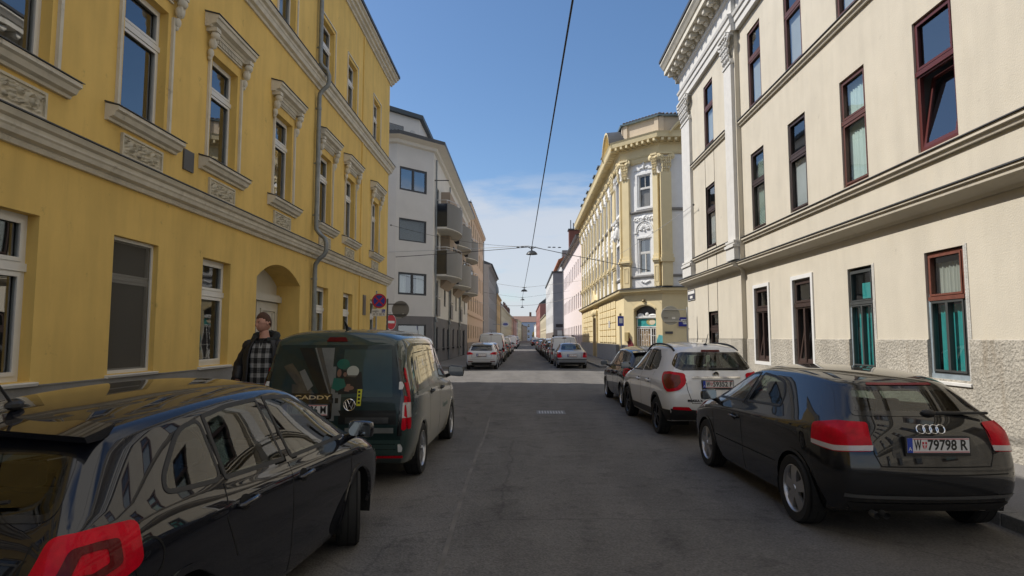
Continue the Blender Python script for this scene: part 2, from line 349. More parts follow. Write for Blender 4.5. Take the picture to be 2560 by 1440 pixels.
def relief(mb, u0, u1, v0, v1, w, hgt=.05, nu=54, nv=26, m=None):
    """carved scrollwork panel: two opposed scrolls around a middle stem"""
    W_, H_ = u1-u0, v1-v0
    def h(a, b):
        x = (a-.5)*W_; y = (b-.5)*H_; z = 0.0
        ax = abs(x); R = H_*.40
        for (cx, cy, rr, sg) in ((W_*.29, -H_*.02, R, 1), (W_*.44, H_*.27, R*.42, -1), (W_*.13, H_*.20, R*.5, -1), (W_*.12, -H_*.24, R*.45, 1)):
            dx, dy = ax-cx, y-cy; d = sqrt(dx*dx+dy*dy)
            if d < rr:
                th = atan2(dy, dx)*sg/(2*pi); z = max(z, (.5+.5*cos(2*pi*(d/(rr*.5)-th)))*(1-(d/rr)**4))
        if ax < W_*.035: z = max(z, (1-(ax/(W_*.035))**2)*(.6+.4*cos(y/H_*30)))
        z = max(z, .45*max(0, sin(ax/W_*34+2*sin(y/H_*9))*sin(y/H_*17+1))*(1 if ax < W_*.45 else 0))
        e = min(a, 1-a)*W_; f = min(b, 1-b)*H_
        return hgt*z*min(1, e/.05)*min(1, f/.04)
    G = [[mb.pt((u0+W_*i/nu, v0+H_*j/nv, w+h(i/nu, j/nv))) for i in range(nu+1)] for j in range(nv+1)]
    for j in range(nv):
        for i in range(nu): mb.f.append([G[j][i], G[j][i+1], G[j+1][i+1], G[j+1][i]]); mb.mi.append(mb.cur if m is None else m)
def console(mb, u, v0, v1, w, s=1.0, wd=.13):
    """scrolled acanthus bracket hanging under a ledge"""
    h = v1-v0
    mb.box(u-wd*.5, u+wd*.5, v1-h*.12, v1, 0, w)
    mb.ell((u, v1-h*.24, w*.66), (wd*.52, h*.15, w*.42), 10); mb.ell((u, v1-h*.48, w*.45), (wd*.44, h*.19, w*.36), 10)
    mb.ell((u-wd*.2, v1-h*.42, w*.62), (wd*.16, h*.22, w*.2), 8); mb.ell((u+wd*.2, v1-h*.42, w*.62), (wd*.16, h*.22, w*.2), 8)
    mb.ell((u, v0+h*.22, w*.30), (wd*.36, h*.16, w*.28), 8); mb.ell((u, v0+h*.07, w*.22), (wd*.22, h*.09, w*.2), 8)
def capital(mb, u, v0, v1, wd, w, rows=3):
    """leafy capital with corner scrolls"""
    h = v1-v0; n = max(4, int(wd/.11))
    for r in range(rows):
        a = r/rows; sp = wd*(.86+.34*a)
        for k in range(n):
            x = u-sp/2+sp*(k+.5+(.5 if r % 2 else 0)*.6)/n
            mb.ell((x, v0+h*(.10+.27*r+.06*(k % 2)), w*(.75+.3*a)), (sp/n*.55, h*.155, w*(.34+.1*a)), 7)
            mb.ell((x, v0+h*(.21+.27*r), w*(1.05+.35*a)), (sp/n*.42, h*.06, w*.26), 6)
    for sgn in (-1, 1):
        mb.lathe([(0,-.03),(h*.15,-.03),(h*.17,0),(h*.15,.03),(0,.03)], 12, (u+sgn*wd*.56, v1-h*.2, w*1.1), 2)
        mb.ell((u+sgn*wd*.56, v1-h*.2, w*1.35), (h*.07, h*.07, w*.25), 8)
    mb.box(u-wd*.62, u+wd*.62, v1-h*.09, v1, -.02, w*1.5)

# ------------------------------------------------------------------ left: ochre yellow house at the near corner
FL = Fac((-5.6, 0), (0, 1), (1, 0))
YB = thing('yellow_house', 'ochre yellow corner house with white stucco mouldings, pedimented windows and arched door', 'house', (-5.6, 8, 0))
DY0, DY1 = 12.75, 15.25
WYg = [(-3.05,-2.02),(-.72,.31),(1.60,2.63),(3.93,4.96),(5.90,6.93),(8.23,9.26),(10.57,11.59),(16.45,17.47),(18.95,19.98),(22.3,23.33)]
WY1 = [(-3.05,-2.02),(-.72,.31),(1.60,2.63),(3.93,4.96),(5.90,6.93),(8.22,9.24),(10.62,11.60),(13.46,14.46),(16.50,17.50),(18.97,19.97),(22.3,23.3)]
U0, U1 = -9.0, 24.95
def yellow_house():
    H = 12.5
    hg = [(a,b,1.26,3.16) for a,b in WYg]; h1 = [(a,b,4.93,6.86) for a,b in WY1]; h2 = [(a,b,8.9,10.72) for a,b in WY1]
    mb = MB(FL)
    wall(mb, U0, U1, 1.2, H, hg+[(DY0,DY1,1.0,3.42)]+h1+h2, .22)
    # segmental head of the doorway
    n = 14; cx = (DY0+DY1)/2; hw = (DY1-DY0)/2; rise = .38; R = (hw*hw+rise*rise)/(2*rise); cz = 3.42-R
    pts = [(DY0+(DY1-DY0)*k/n) for k in range(n+1)]; zz = [cz+sqrt(R*R-(x-cx)**2) for x in pts]
    for k in range(n):
        mb.face([(pts[k],zz[k],0),(pts[k+1],zz[k+1],0),(pts[k+1],3.42,0),(pts[k],3.42,0)])
        mb.face([(pts[k],zz[k],0),(pts[k],zz[k],-.6),(pts[k+1],zz[k+1],-.6),(pts[k+1],zz[k+1],0)])
    for x in (DY0, DY1): mb.face([(x,.13,-.22),(x,3.42,-.22),(x,3.42,-.6),(x,.13,-.6)])
    body_shell(FL, mb, U0, U1, H, 12)
    # shallow pilaster strip near the corner
    mb.box(20.72, 20.86, 1.2, 3.86, -.02, .035); mb.box(20.72, 20.86, 4.35, 8.5, -.02, .035); mb.box(20.72, 20.86, 8.9, 12.3, -.02, .035)
    mb.build('wall', yellow, YB)
    p = MB(FL); wall(p, U0, U1, 0, 1.2, [(DY0,DY1,0,1.3)], .6, w=.02); p.box(U0, DY0, 1.2, 1.215, -.02, .03); p.box(DY1, U1, 1.2, 1.215, -.02, .03); p.build('plinth', grey_plinth, YB)
    # cornices with dark flashing on top
    c = MB(FL)
    c.extrude([(-.02,3.86),(.05,3.86),(.07,3.90),(.05,3.925),(.13,3.95),(.15,4.0),(.17,4.02),(.17,4.08),(.22,4.10),(.25,4.16),(-.02,4.21)], U0, U1+.16)
    c.build('string_cornice', stucco_white, YB)
    c = MB(FL); c.extrude([(-.02,4.213),(.27,4.165),(.27,4.18),(-.02,4.24)], U0, U1+.18); c.build('cornice_flashing', flashing, YB)
    c = MB(FL); c.extrude([(-.02,8.50),(.04,8.50),(.05,8.56),(.12,8.58),(.14,8.66),(.16,8.68),(.16,8.74),(.22,8.76),(.25,8.84),(-.02,8.89)], U0, U1+.15); c.build('string_cornice', stucco_white, YB)
    c = MB(FL); c.extrude([(-.02,8.895),(.27,8.845),(.27,8.86),(-.02,8.915)], U0, U1+.17); c.build('cornice_flashing', flashing, YB)
    c = MB(FL); c.extrude([(-.02,12.34),(.05,12.34),(.06,12.40),(.14,12.43),(.16,12.50),(.24,12.52),(.26,12.58),(.33,12.61),(.33,12.66),(-.02,12.66)], U0, U1+.25); c.build('eaves_cornice', stucco_white, YB)
    g = gable_roof(FL, U0, U1+.28, 12.68, 12, .9, .37); g.build('roof', flashing, YB)
    d = MB(FL); d.box(20.4, 21.2, 13.0, 14.0, -1.6, -.5); d.box(20.35, 21.25, 14.0, 14.08, -1.7, -.4); d.build('dormer', zinc, YB)
    # windows
    for k, (a, b) in enumerate(WYg):
        if k == 5:
            o = window(FL, YB, a, b, 1.26, 3.16, .20, t=.05, transom=.70, room=True, pane=M('insect_screen', (.055,.05,.042), rough=.75, var=.05), jit=0, sill=(.05,.05,.05))
            s = MB(FL); frame_ring(s, a, b, 1.26, 3.16, -.11, -.08, .045)
            s.build('screen_frame', white_pvc, o)
            s = MB(FL)
            for i in range(46): x = a+.05+(b-a-.1)*(i+.5)/46; s.box(x-.0035, x+.0035, 1.30, 3.12, -.098, -.094)
            s.build('insect_screen', M('screen_mesh', (.14,.13,.11), rough=.8, var=0), o)
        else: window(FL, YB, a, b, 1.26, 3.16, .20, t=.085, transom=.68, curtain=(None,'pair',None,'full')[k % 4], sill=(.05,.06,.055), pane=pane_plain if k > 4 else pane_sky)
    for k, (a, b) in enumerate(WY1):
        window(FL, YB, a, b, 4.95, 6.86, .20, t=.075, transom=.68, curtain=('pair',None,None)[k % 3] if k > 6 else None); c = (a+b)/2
        f = MB(FL)
        for sx in (-1, 1): f.box(c+sx*.615-.025, c+sx*.615+.025, 4.93, 6.84, -.01, .045)
        f.build('window_surround', stucco_white, YB)
        s = MB(FL); s.extrude([(-.02,4.665),(.05,4.665),(.06,4.70),(.12,4.72),(.15,4.78),(.19,4.80),(.19,4.85),(-.02,4.90)], c-.82, c+.82); s.extrude([(-.20,4.92),(.0,4.905),(.21,4.855),(.21,4.865),(0,4.925),(-.2,4.935)], c-.835, c+.835, 1); s.build('window_sill', [stucco_white, flashing], YB)
        p = MB(FL); p.extrude([(-.02,7.23),(.09,7.23),(.11,7.27),(.20,7.29),(.22,7.36),(.25,7.37),(.25,7.42),(-.02,7.49)], c-.80, c+.80); p.box(c-.60, c+.60, 7.165, 7.23, -.01, .07); p.box(c-.58, c+.58, 7.05, 7.075, -.01, .035)
        for i in range(19): x = c-.52+i*.0578; p.box(x-.017, x+.017, 7.085, 7.165, .0, .055)
        p.build('window_pediment', stucco_white, YB)
        p = MB(FL); p.extrude([(-.02,7.495),(.27,7.425),(.27,7.437),(-.02,7.515)], c-.82, c+.82); p.build('pediment_flashing', flashing, YB)
        for sx in (-1, 1):
            q = MB(FL); console(q, c+sx*.665, 6.66, 7.23, .19, wd=.155); q.build('console', stucco_white, YB, smooth=True)
        if k >= 3:
            r = MB(FL); frame_ring(r, c-.48, c+.48, 4.275, 4.60, -.01, .04, .03); r.face([(c-.45,4.30,.008),(c+.45,4.30,.008),(c+.45,4.57,.008),(c-.45,4.57,.008)])
            relief(r, c-.45, c+.45, 4.30, 4.57, .010, .075); r.build('relief_panel', M('carved_stucco', (.60,.55,.44), rough=.9, var=.18, scale=8), YB, smooth=True, sharp=80)
    for k, (a, b) in enumerate(WY1):
        window(FL, YB, a, b, 8.92, 10.72, .20, t=.075, transom=.66, curtain=(None,'pair')[k % 2]); c = (a+b)/2
        f = MB(FL); frame_ring(f, a-.13, b+.13, 8.9, 10.86, -.01, .03, .04); f.build('window_surround', stucco_white, YB)
    # arched door
    z = -.55; wd = M('greyish_white_door_paint', (.56,.53,.46), rough=.5, var=.07)
    dmb = MB(FL); dmb.box(DY0-.05, DY1+.05, .13, 3.5, z-.06, z-.04); dmb.box(DY0, DY1, 2.62, 2.76, z-.05, z+.10); dmb.box(DY0, DY1, 2.76, 2.80, z-.05, z+.05)
    ent = dmb.build('house_door', wd, YB)
    for (a, b) in ((DY0+.02, (DY0+DY1)/2-.02), ((DY0+DY1)/2+.02, DY1-.02)):
        l = MB(FL); l.box(a, b, .16, 2.60, z-.03, z+.01)
        for (c, d) in ((.30,.95),(1.05,2.45)):
            frame_ring(l, a+.18, b-.18, c, d, z+.01, z+.045, .06)
            for i in range(3): x = a+.30+(b-a-.6)*i/2; l.box(x-.055, x+.055, c+.10, d-.10, z+.01, z+.03)
        l.build('door_leaf', wd, ent)
    nb = MB(FL); nb.box(12.98, 13.30, 2.93, 3.25, z-.02, z+.015); o = nb.build('house_number', M('black_enamel', (.03,.03,.032), rough=.3, var=0), YB)
    nt = MB(); frame_ring(nt, 0,0,0,0,0,0,0); nt = MB(FL); frame_ring(nt, 12.99, 13.29, 2.94, 3.24, z+.0155, z+.018, .012)
    text_mesh(nt, '13', .235, lambda x, y, q: FL(13.14+x, 3.085+y, z+.017+q), .001, bold=.006); nt.build('lettering', M('white_enamel', (.82,.82,.8), rough=.3, var=0), o)
    # drainpipe swerving round both cornices
    py = 16.02; P = lambda w, v, u=py: FL(u, v, w)
    path = [P(.10,.3),P(.10,3.55),P(.11,3.68),P(.20,3.82),P(.33,3.93),P(.385,4.05),P(.385,4.25),P(.34,4.38),P(.20,4.50),P(.11,4.62),P(.10,4.75),P(.10,8.2),P(.11,8.30),P(.2,8.42),P(.31,8.52),P(.35,8.62),P(.35,8.80),P(.3,8.95),P(.18,9.06),P(.11,9.16),P(.10,9.28),P(.10,12.1),P(.25,12.45),P(.4,12.6)]
    q = MB(); q.tube(path, .058, 14)
    for v in (1.4, 3.3, 5.0, 6.4, 7.9, 9.6, 11.0): q.tube([P(.10,v-.03),P(.10,v+.03)], .068, 14); q.box(-5.6, -5.5, py-.012, py+.012, v-.012, v+.012)
    q.build('drainpipe', zinc, YB, smooth=True, sharp=50)
    # small fittings
    v = MB(FL); v.box(9.80, 10.10, 4.52, 4.86, 0, .03); v.build('vent_grille', M('dark_grey_vent', (.10,.10,.10), rough=.6, var=.15), YB)
    v = MB(FL); v.box(21.25, 21.6, 2.55, 3.25, 0, .03); v.box(21.3, 21.55, 2.6, 3.2, .03, .036); v.build('wall_plaque', M('bronze_plaque', (.16,.14,.11), rough=.5, var=.2), YB)
    v = MB(FL); v.box(15.40, 15.62, 1.30, 1.62, 0, .09); v.box(15.42, 15.60, 1.5, 1.52, .09, .094); v.build('intercom_box', M('grey_intercom', (.30,.31,.31), rough=.45, var=.1), YB)
    v = MB(FL); v.tube([FL(24.8,6.35,0), FL(24.8,6.35,.16)], .02, 8); v.ell((24.8,6.35,.17), (.035,.035,.035), 8); v.build('wire_hook', flashing, YB)
yellow_house()

# ------------------------------------------------------------------ right: cream house
FR = Fac((6.3, 0), (0, 1), (-1, 0))
CB = thing('cream_house', 'cream rendered three storey house with brown framed windows and dirty roughcast plinth', 'house', (6.3, 8, 0))
WR = [(-5.6,-4.68),(-3.2,-2.28),(-.8,.12),(1.6,2.52),(4.0,4.92),(6.45,7.37),(8.84,9.75),(11.17,12.06),(13.57,14.48),(15.96,16.88)]
BAY = (19.68, 20.66)
def cream_house():
    H = 12.6; b0 = 17.55; E = 23.3; bw = .13
    g = [(a,b,1.14,3.08) for a,b in WR]; f1 = [(a,b,4.68,6.82) for a,b in WR]; f2 = [(a,b,8.10,10.30) for a,b in WR]
    mb = MB(FR); wall(mb, -9, b0, 1.73, H, g+f1+f2, .13)
    bh = [(BAY[0],BAY[1],.55,2.62),(BAY[0],BAY[1],4.74,6.82),(BAY[0],BAY[1],8.16,10.3)]
    wall(mb, b0, E, 1.73, H, bh, .13, w=bw); mb.face([(b0,1.73,0),(b0,1.73,bw),(b0,H,bw),(b0,H,0)])
    mb.face([(E,0,bw),(E,0,-12),(E,H,-12),(E,H,bw)]); mb.face([(-9,0,0),(-9,0,-12),(-9,H,-12),(-9,H,0)]); mb.face([(-9,0,-12),(E,0,-12),(E,H,-12),(-9,H,-12)])
    mb.build('wall', cream, CB)
    p = MB(FR); wall(p, -9, b0, 0, 1.72, g, .16, w=.025); wall(p, b0, E, 0, 1.72, bh, .16, w=bw+.015); p.face([(b0,0,.025),(b0,1.72,.025),(b0,1.72,bw+.015),(b0,0,bw+.015)])
    ed = [-9]+[x for a, b in WR for x in (a, b)]+[b0]
    for a, b in zip(ed[::2], ed[1::2]): p.face([(a,1.72,.025),(b,1.72,.025),(b,1.735,-.005),(a,1.735,-.005)])
    p.build('plinth', roughcast, CB)
    # ground floor cornice, wrapping the bay
    prof = lambda w: [(w-.02,3.66),(w+.03,3.66),(w+.05,3.70),(w+.06,3.71),(w+.24,3.80),(w+.25,3.86),(w+.28,3.87),(w+.28,3.90),(w-.02,3.96)]
    c = MB(FR); c.extrude(prof(0), -9, b0-.0); c.extrude(prof(bw), b0-.06, E+.2); c.build('string_cornice', cream, CB)
    c = MB(FR); c.extrude([(-.02,3.965),(.30,3.905),(.30,3.925),(-.02,3.99)], -9, b0-.07); c.extrude([(.1,3.965),(bw+.30,3.905),(bw+.30,3.925),(.1,3.99)], b0-.08, E+.22); c.build('cornice_flashing', flashing, CB)
    for v in (4.62, 8.03):
        c = MB(FR); pr = lambda w: [(w-.02,v-.16),(w+.05,v-.16),(w+.07,v-.10),(w+.10,v-.09),(w+.10,v-.03),(w-.02,v)]
        c.extrude(pr(0), -9, b0-.02); c.extrude(pr(bw), 18.3, 22.15); c.build('sill_band', cream, CB)
        c = MB(FR); c.extrude([(-.02,v+.004),(.125,v-.028),(.125,v-.012),(-.02,v+.03)], -9, b0-.02); c.extrude([(bw-.02,v+.004),(bw+.125,v-.028),(bw+.125,v-.012),(bw-.02,v+.03)], 18.3, 22.15); c.build('band_flashing', flashing, CB)
    # giant pilasters with leafy capitals
    for (a, b) in ((17.62, 18.26), (22.2, 23.3)):
        q = MB(FR); x = (a+b)/2
        q.box(a, b, 4.55, 9.95, bw-.02, bw+.10); q.box(a-.03, b+.03, 4.0, 4.36, bw-.02, bw+.16); q.box(a-.06, b+.06, 4.36, 4.44, bw-.02, bw+.20); q.box(a-.03, b+.03, 4.44, 4.5, bw-.02, bw+.15); q.box(a-.05, b+.05, 4.5, 4.56, bw-.02, bw+.17)
        q.box(a-.03, b+.03, 9.80, 9.86, bw-.02, bw+.13)
        pil = q.build('pilaster', pale_stucco, CB)
        k = MB(lambda u, v, w: FR(u, v, w+bw)); capital(k, x, 9.93, 10.72, (b-a)*.95, .16); k.build('capital', pale_stucco, pil, smooth=True, sharp=60)
    # entablature
    c = MB(FR); ent = lambda w: [(w-.02,10.72),(w+.12,10.72),(w+.12,10.92),(w+.16,10.94),(w+.16,11.10),(w+.20,11.12),(w+.22,11.2),(w+.10,11.24),(w+.10,11.72),(w+.16,11.76),(w+.18,11.82),(w-.02,11.82)]
    c.extrude(ent(0), -9, b0-.1); c.extrude(ent(bw), b0-.1, E+.1); c.build('entablature', pale_stucco, CB)
    c = MB(FR); co = [(-.02,11.82),(.26,11.82),(.26,11.88),(.30,12.14),(.70,12.16),(.70,12.34),(.74,12.36),(.80,12.46),(.86,12.54),(.86,12.60),(-.02,12.62)]
    c.extrude(co, -9, E+.6); c.build('eaves_cornice', stucco_white, CB)
    y = 23.55
    while y > 9:
        q = MB(FR); x = y
        q.extrude([(.2,12.14),(.62,12.14),(.62,12.02),(.55,11.97),(.40,11.99),(.30,11.86),(.2,11.84)], x-.10, x+.10); q.ell((x,12.0,.57), (.085,.075,.07), 9); q.ell((x,11.93,.36), (.085,.08,.09), 9); q.ell((x,12.03,.47),(.06,.06,.16),8)
        q.build('modillion', stucco_white, CB, smooth=True, sharp=45); y -= .52
    g_ = gable_roof(FR, -9, E+.62, 12.64, 12, 2.4, .9); g_.build('roof', flashing, CB)
    # windows, one by one as the street shows them
    blue_gl = glass_mat('window_pane_clear', tint=(.85,.9,.9), ior=2.1, wav=.008, wscale=.9, rough=.02)
    pane_sky = glass_mat('coated_window_pane', tint=(.7,.74,.75), ior=2.7, wav=.008, wscale=.9, rough=.02)
    style1 = {6:dict(fm=M('red_brown_frame', (.10,.026,.024), rough=.4, var=.1), tilt=True), 7:dict(fm=brown, curtain='full', cmat=M('mint_curtain', (.62,.74,.70), rough=.9, var=.08)), 8:dict(fm=dkbrown, curtain='flatlow', cmat=M('grey_voile', (.44,.46,.47), rough=.9, var=.1)), 9:dict(fm=dkbrown, curtain='blind', cmat=M('mint_blind', (.55,.68,.58), rough=.7, var=.05))}
    for k, (a, b) in enumerate(WR):
        st = dict(fm=(brown, dkbrown)[k % 2], curtain=('full', None)[k % 2]); st.update(style1.get(k, {}))
        if k in style1 and 'curtain' not in style1[k]: st['curtain'] = None
        window(FR, CB, a, b, 4.68, 6.82, .10, t=.07, transom=.60, pane=blue_gl if st.get('curtain') else pane_sky, **st)
        window(FR, CB, a, b, 8.10, 10.30, .10, t=.07, transom=.62, fm=brown, curtain='flatlow', cmat=M('grey_blind', (.72,.73,.69), rough=.8, var=.06), pane=pane_sky)
    window(FR, CB, *BAY, 4.74, 6.82, .10, t=.07, transom=.60, fm=dkbrown, curtain='flatlow', w=bw, cmat=M('grey_blind', (.5,.5,.5)), pane=pane_sky)
    window(FR, CB, *BAY, 8.16, 10.3, .10, t=.07, transom=.62, fm=brown, curtain='flatlow', w=bw, cmat=M('grey_blind', (.5,.5,.5)), pane=pane_sky)
    window(FR, CB, *BAY, .55, 2.62, .12, t=.09, transom=.72, fm=dkbrown, w=bw, pane=pane_sky)
    bluegrey = M('weathered_blue_grey_paint', (.24,.29,.33), rough=.6, var=.25, scale=8)
    dkgreen = M('dark_grey_old_frame', (.06,.065,.065), rough=.5, var=.2)
    mortar = M('fresh_grey_mortar', (.50,.49,.46), rough=.95, var=.14, scale=9, bump=.012, bscale=40)
    for k, (a, b) in enumerate(WR):
        if k in (8, 9):
            window(FR, CB, a, b, 1.14, 3.08, .10, t=.08, transom=.70, fm=dkbrown, tilt=True, mull=True, curtain=None, pane=pane_sky)
            s = MB(FR); q = .09; frame_ring(s, a-q, b+q, 1.14-.09, 3.08+.10, -.004, .032, .088); s.build('window_surround', M('fresh_white_paint', (.68,.68,.67), rough=.8, var=.04), CB)
        elif k in (6, 7):
            o = window(FR, CB, a+.10, b-.02, 1.20, 3.03 if k == 7 else 3.06, .10, t=.045 if k == 7 else .055, transom=.66 if k == 7 else .62, fm=dkgreen if k == 7 else M('red_oxide_frame', (.155,.052,.034), rough=.6, var=.25, scale=9), lowfm=dkgreen, mull=True, curtain='lower', cmat=blind_teal, pane=blue_gl)
            c_ = MB(FR); vt = 1.20+1.84*.65; top = 2.93
            if k == 7: c_.face([(a+.16,vt+.1,-.155),(b-.22,vt+.1,-.155),(b-.22,top-.14,-.155),(a+.16,top-.14,-.155)])
            else: folds(c_, a+.16, b-.06, vt+.03, top-.02, -.16, .012)
            c_.build('curtain', blind_teal if k == 7 else M('dusty_net_curtain', (.42,.42,.37), rough=.9, var=.15), o)
            s = MB(FR); tq = .05 if k == 7 else .07
            s.box(a+.05, b-.0, vt-.06, vt+.03, -.10, -.045); s.box(a+.04, a+.10, 1.14, vt-.06, -.12, -.03); s.box(b-.06, b-.0, 1.14, vt-.06, -.12, -.03); s.box(a+.04, b, 1.14, 1.21, -.12, -.02)
            s.build('outer_frame', bluegrey, o)
            s = MB(FR); s.box(a, a+.04, 1.14, 3.08, -.125, .012); s.box(a-.03, a, 1.10, 3.1, -.01, .010); s.build('mortar_repair', mortar, CB)
            s = MB(FR); s.extrude([(-.1,1.06),(.05,1.06),(.05,1.10),(-.1,1.14)], a-.02, b+.04); s.build('window_sill', pale_stucco, CB)
        else: window(FR, CB, a, b, 1.14, 3.08, .10, t=.09, transom=.68, fm=dkbrown, curtain=('full', None, None)[k % 3], cmat=blind_teal if k % 2 else curtain_white, pane=pane_sky)
    s = MB(FR); # street name plate, meter box, cable, hook
    s.box(22.25, 23.2, 3.12, 3.50, bw, bw+.02, 0); s.box(22.3, 23.15, 3.36, 3.47, bw+.02, bw+.023, 1); s.box(22.55, 22.9, 3.2, 3.29, bw+.02, bw+.023, 1); s.box(22.25,23.2,3.135,3.145,bw+.02,bw+.023,1)
    s.build('street_name_plate', [M('dark_blue_enamel', (.05,.055,.08), rough=.3, var=0), M('white_enamel', (.82,.82,.8))], CB)
    s = MB(FR); s.box(21.45, 22.25, 1.0, 1.66, bw+.015, bw+.03); frame_ring(s, 21.45, 22.25, 1.0, 1.66, bw+.03, bw+.036, .02); s.build('meter_cover', M('cream_metal_cover', (.70,.66,.56), rough=.6, var=.1), CB)
    s = MB(FR); s.tube([FR(23.2,.2,bw+.03), FR(23.2,2.3,bw+.03)], .012, 6)
    for v in (.9,1.5,2.1): s.box(23.18, 23.22, v-.02, v+.02, bw, bw+.04)
    s.build('wall_cable', flashing, CB)
    s = MB(FR); s.tube([FR(21.6,6.45,bw), FR(21.6,6.45,bw+.15)], .018, 8); s.ell((21.6,6.45,bw+.17),(.04,.04,.04),8); s.build('wire_hook', flashing, CB)
cream_house()
# ------------------------------------------------------------------ left: grey and white modern corner block with balconies
def simple_window(fac, b, u0, u1, v0, v1, d, fm, pm, t=.06, transom=None, w=0, mull=False, sill=None):
    g = MB(fac); z = w-d
    frame_ring(g, u0, u1, v0, v1, z, z+.05, t, 0); g.face([(u0+t,v0+t,z+.02),(u1-t,v0+t,z+.02),(u1-t,v1-t,z+.02),(u0+t,v1-t,z+.02)], 1)
    if transom: vt = v0+(v1-v0)*transom; g.box(u0+t, u1-t, vt-t/2, vt+t/2, z, z+.045, 0)
    if mull: g.box((u0+u1)/2-t/2, (u0+u1)/2+t/2, v0+t, v1-t, z, z+.045, 0)
    if sill: g.box(u0-.06, u1+.06, v0-.07, v0, z, w+.06, 0)
    return g.build('window', [fm, pm], b)
def dark_pane(): 
    m = M('dark_window_pane', (.035,.04,.045), rough=.04, var=.3, scale=.6, ior=1.7, spec=.8); return m
DP = dark_pane()
lightgrey = M('light_grey_render', (.60,.59,.58), rough=.9, var=.05, scale=1.2, bump=.002, bscale=60)
offwhite = M('off_white_render', (.70,.68,.64), rough=.9, var=.05, scale=1.2, streak=.12)
dkgrey = M('dark_grey_render_base', (.17,.165,.17), rough=.9, var=.10, streak=.2)
taupe = M('taupe_render', (.36,.29,.23), rough=.9, var=.06)
anthr = M('anthracite_frame', (.035,.037,.042), rough=.4, var=.1)
steel = M('brushed_steel', (.55,.55,.56), rough=.35, metal=.9, var=.1)
balc_grey = M('grey_balcony_panel', (.155,.155,.155), rough=.55, var=.05)
def modern_block():
    B = thing('modern_apartment_block', 'light grey modern corner block with rounded grey balconies and dark grey base', 'apartment block', (-6.5, 45, 0))
    FC = Fac((-7.51, 35.59), (.7071,.7071), (.7071,-.7071)); FS = Fac((-7.51, 35.59), (1,0), (0,-1)); FG = FL
    Lc = 2.70; H = 13.35; Y1 = 60.9
    cw = [(.22,2.2,11.95-1.42,11.95),(.22,2.2,7.5,8.85),(.22,2.25,4.3,5.62),(.24,2.25,1.35,2.55)]
    mb = MB(FC); wall(mb, 0, Lc, 3.05, H, cw[:3], .12); mb.T = FS; wall(mb, -14, 0, 3.05, H, [], .1); mb.build('wall', lightgrey, B)
    mb = MB(FC); wall(mb, 0, Lc, 0, 3.05, cw[3:], .12); mb.T = FS; wall(mb, -14, 0, 0, 3.05, [], .1)
    mb.build('base_wall', dkgrey, B)
    cols = [(39.0,40.1),(43.0,44.0),(46.3,47.4),(50.2,51.2),(53.6,54.7),(57.4,58.4)]
    gw = [(38.9,40.1,1.05,2.45),(42.4,43.4,1.05,2.45),(44.9,46.1,1.05,2.45),(48.3,49.3,1.05,2.45),(51.6,52.5,1.05,2.45),(53.5,54.4,1.05,2.45),(56.2,58.2,.1,2.5)]
    hs = []
    for k, (a, b) in enumerate(cols):
        for f in (3.2, 6.2, 9.2): hs.append((a, b, f if k % 2 == 0 else f+.75, f+2.25))
    mb = MB(FG); wall(mb, 37.5, Y1, 3.05, H, hs, .14); mb.face([(Y1,0,0),(Y1,H,0),(Y1,H,-12),(Y1,0,-12)]); mb.box(37.52, Y1, 0, H-.05, -12, -11.9); mb.build('wall', offwhite, B)
    mb = MB(FG); wall(mb, 37.5, Y1, 0, 3.05, gw, .14); mb.build('base_wall', dkgrey, B)
    for h in cw[:3]:
        if h[2] == 7.5: window(FC, B, *h, .10, fm=anthr, transom=None, mull=False, curtain='blind', cmat=M('steel_blind', (.42,.44,.46), rough=.5, var=.05), pane=pane_plain)
        else: window(FC, B, *h, .10, fm=anthr, transom=None, mull=True, t=.12, curtain='pair' if h[2] < 5 else None, pane=pane_sky)
    window(FC, B, *cw[3], .10, fm=anthr, transom=None, curtain='blind', cmat=M('dark_blind', (.16,.16,.17), rough=.5, var=.05))
    for h in hs: simple_window(FG, B, *h, .12, anthr, DP, transom=None, mull=False)
    for h in gw:
        simple_window(FG, B, *h, .12, anthr, DP, mull=(h[0] < 43))
        if h[2] > 1: q = MB(FG); q.box(h[0]-.05, h[1]+.05, .95, 1.05, -.1, .16); q.build('window_ledge', anthr, B)
    # eaves, gutters and set back attic
    e = MB(); P = [(-7.51-14,35.59),(-7.51,35.59),(-5.6,37.5),(-5.6,Y1)]
    def ring(off): return [(-7.51-14,35.59-off),(-7.51+off*.41,35.59-off),(-5.6+off,37.5-off*.41),(-5.6+off,Y1)]
    def band(o0, z0, o1, z1, m):
        A, C = ring(o0), ring(o1)
        for k in range(3): e.face([(*A[k],z0),(*A[k+1],z0),(*C[k+1],z1),(*C[k],z1)], m)
    band(0,13.25,.18,13.32,0); band(.18,13.32,.22,13.5,0); band(.22,13.5,.72,13.62,0); band(.72,13.62,.74,13.84,1); band(.74,13.84,-.6,14.0,1)
    e.build('eaves', [offwhite, flashing], B, recalc=False)
    a = MB(); A0 = [(-21,36.9),(-8.3,36.9),(-6.7,38.5),(-6.7,Y1)]
    for k in range(3): a.face([(*A0[k],13.4),(*A0[k+1],13.4),(*A0[k+1],15.75),(*A0[k],15.75)])
    a.build('attic_wall', lightgrey, B)
    a = MB(); R = [(-21,36.65),(-8.2,36.65),(-6.45,38.4),(-6.45,Y1)]; R2 = [(-21,40),(-9.5,40),(-9.5,42),(-9.5,Y1)]
    for k in range(3):
        a.face([(*R[k],15.72),(*R[k+1],15.72),(*R[k+1],15.98),(*R[k],15.98)]); a.face([(*R[k],15.98),(*R[k+1],15.98),(*R2[k+1],16.3),(*R2[k],16.3)]); a.face([(*R[k],15.72),(*R[k+1],15.72),(*A0[k+1],15.72),(*A0[k],15.72)])
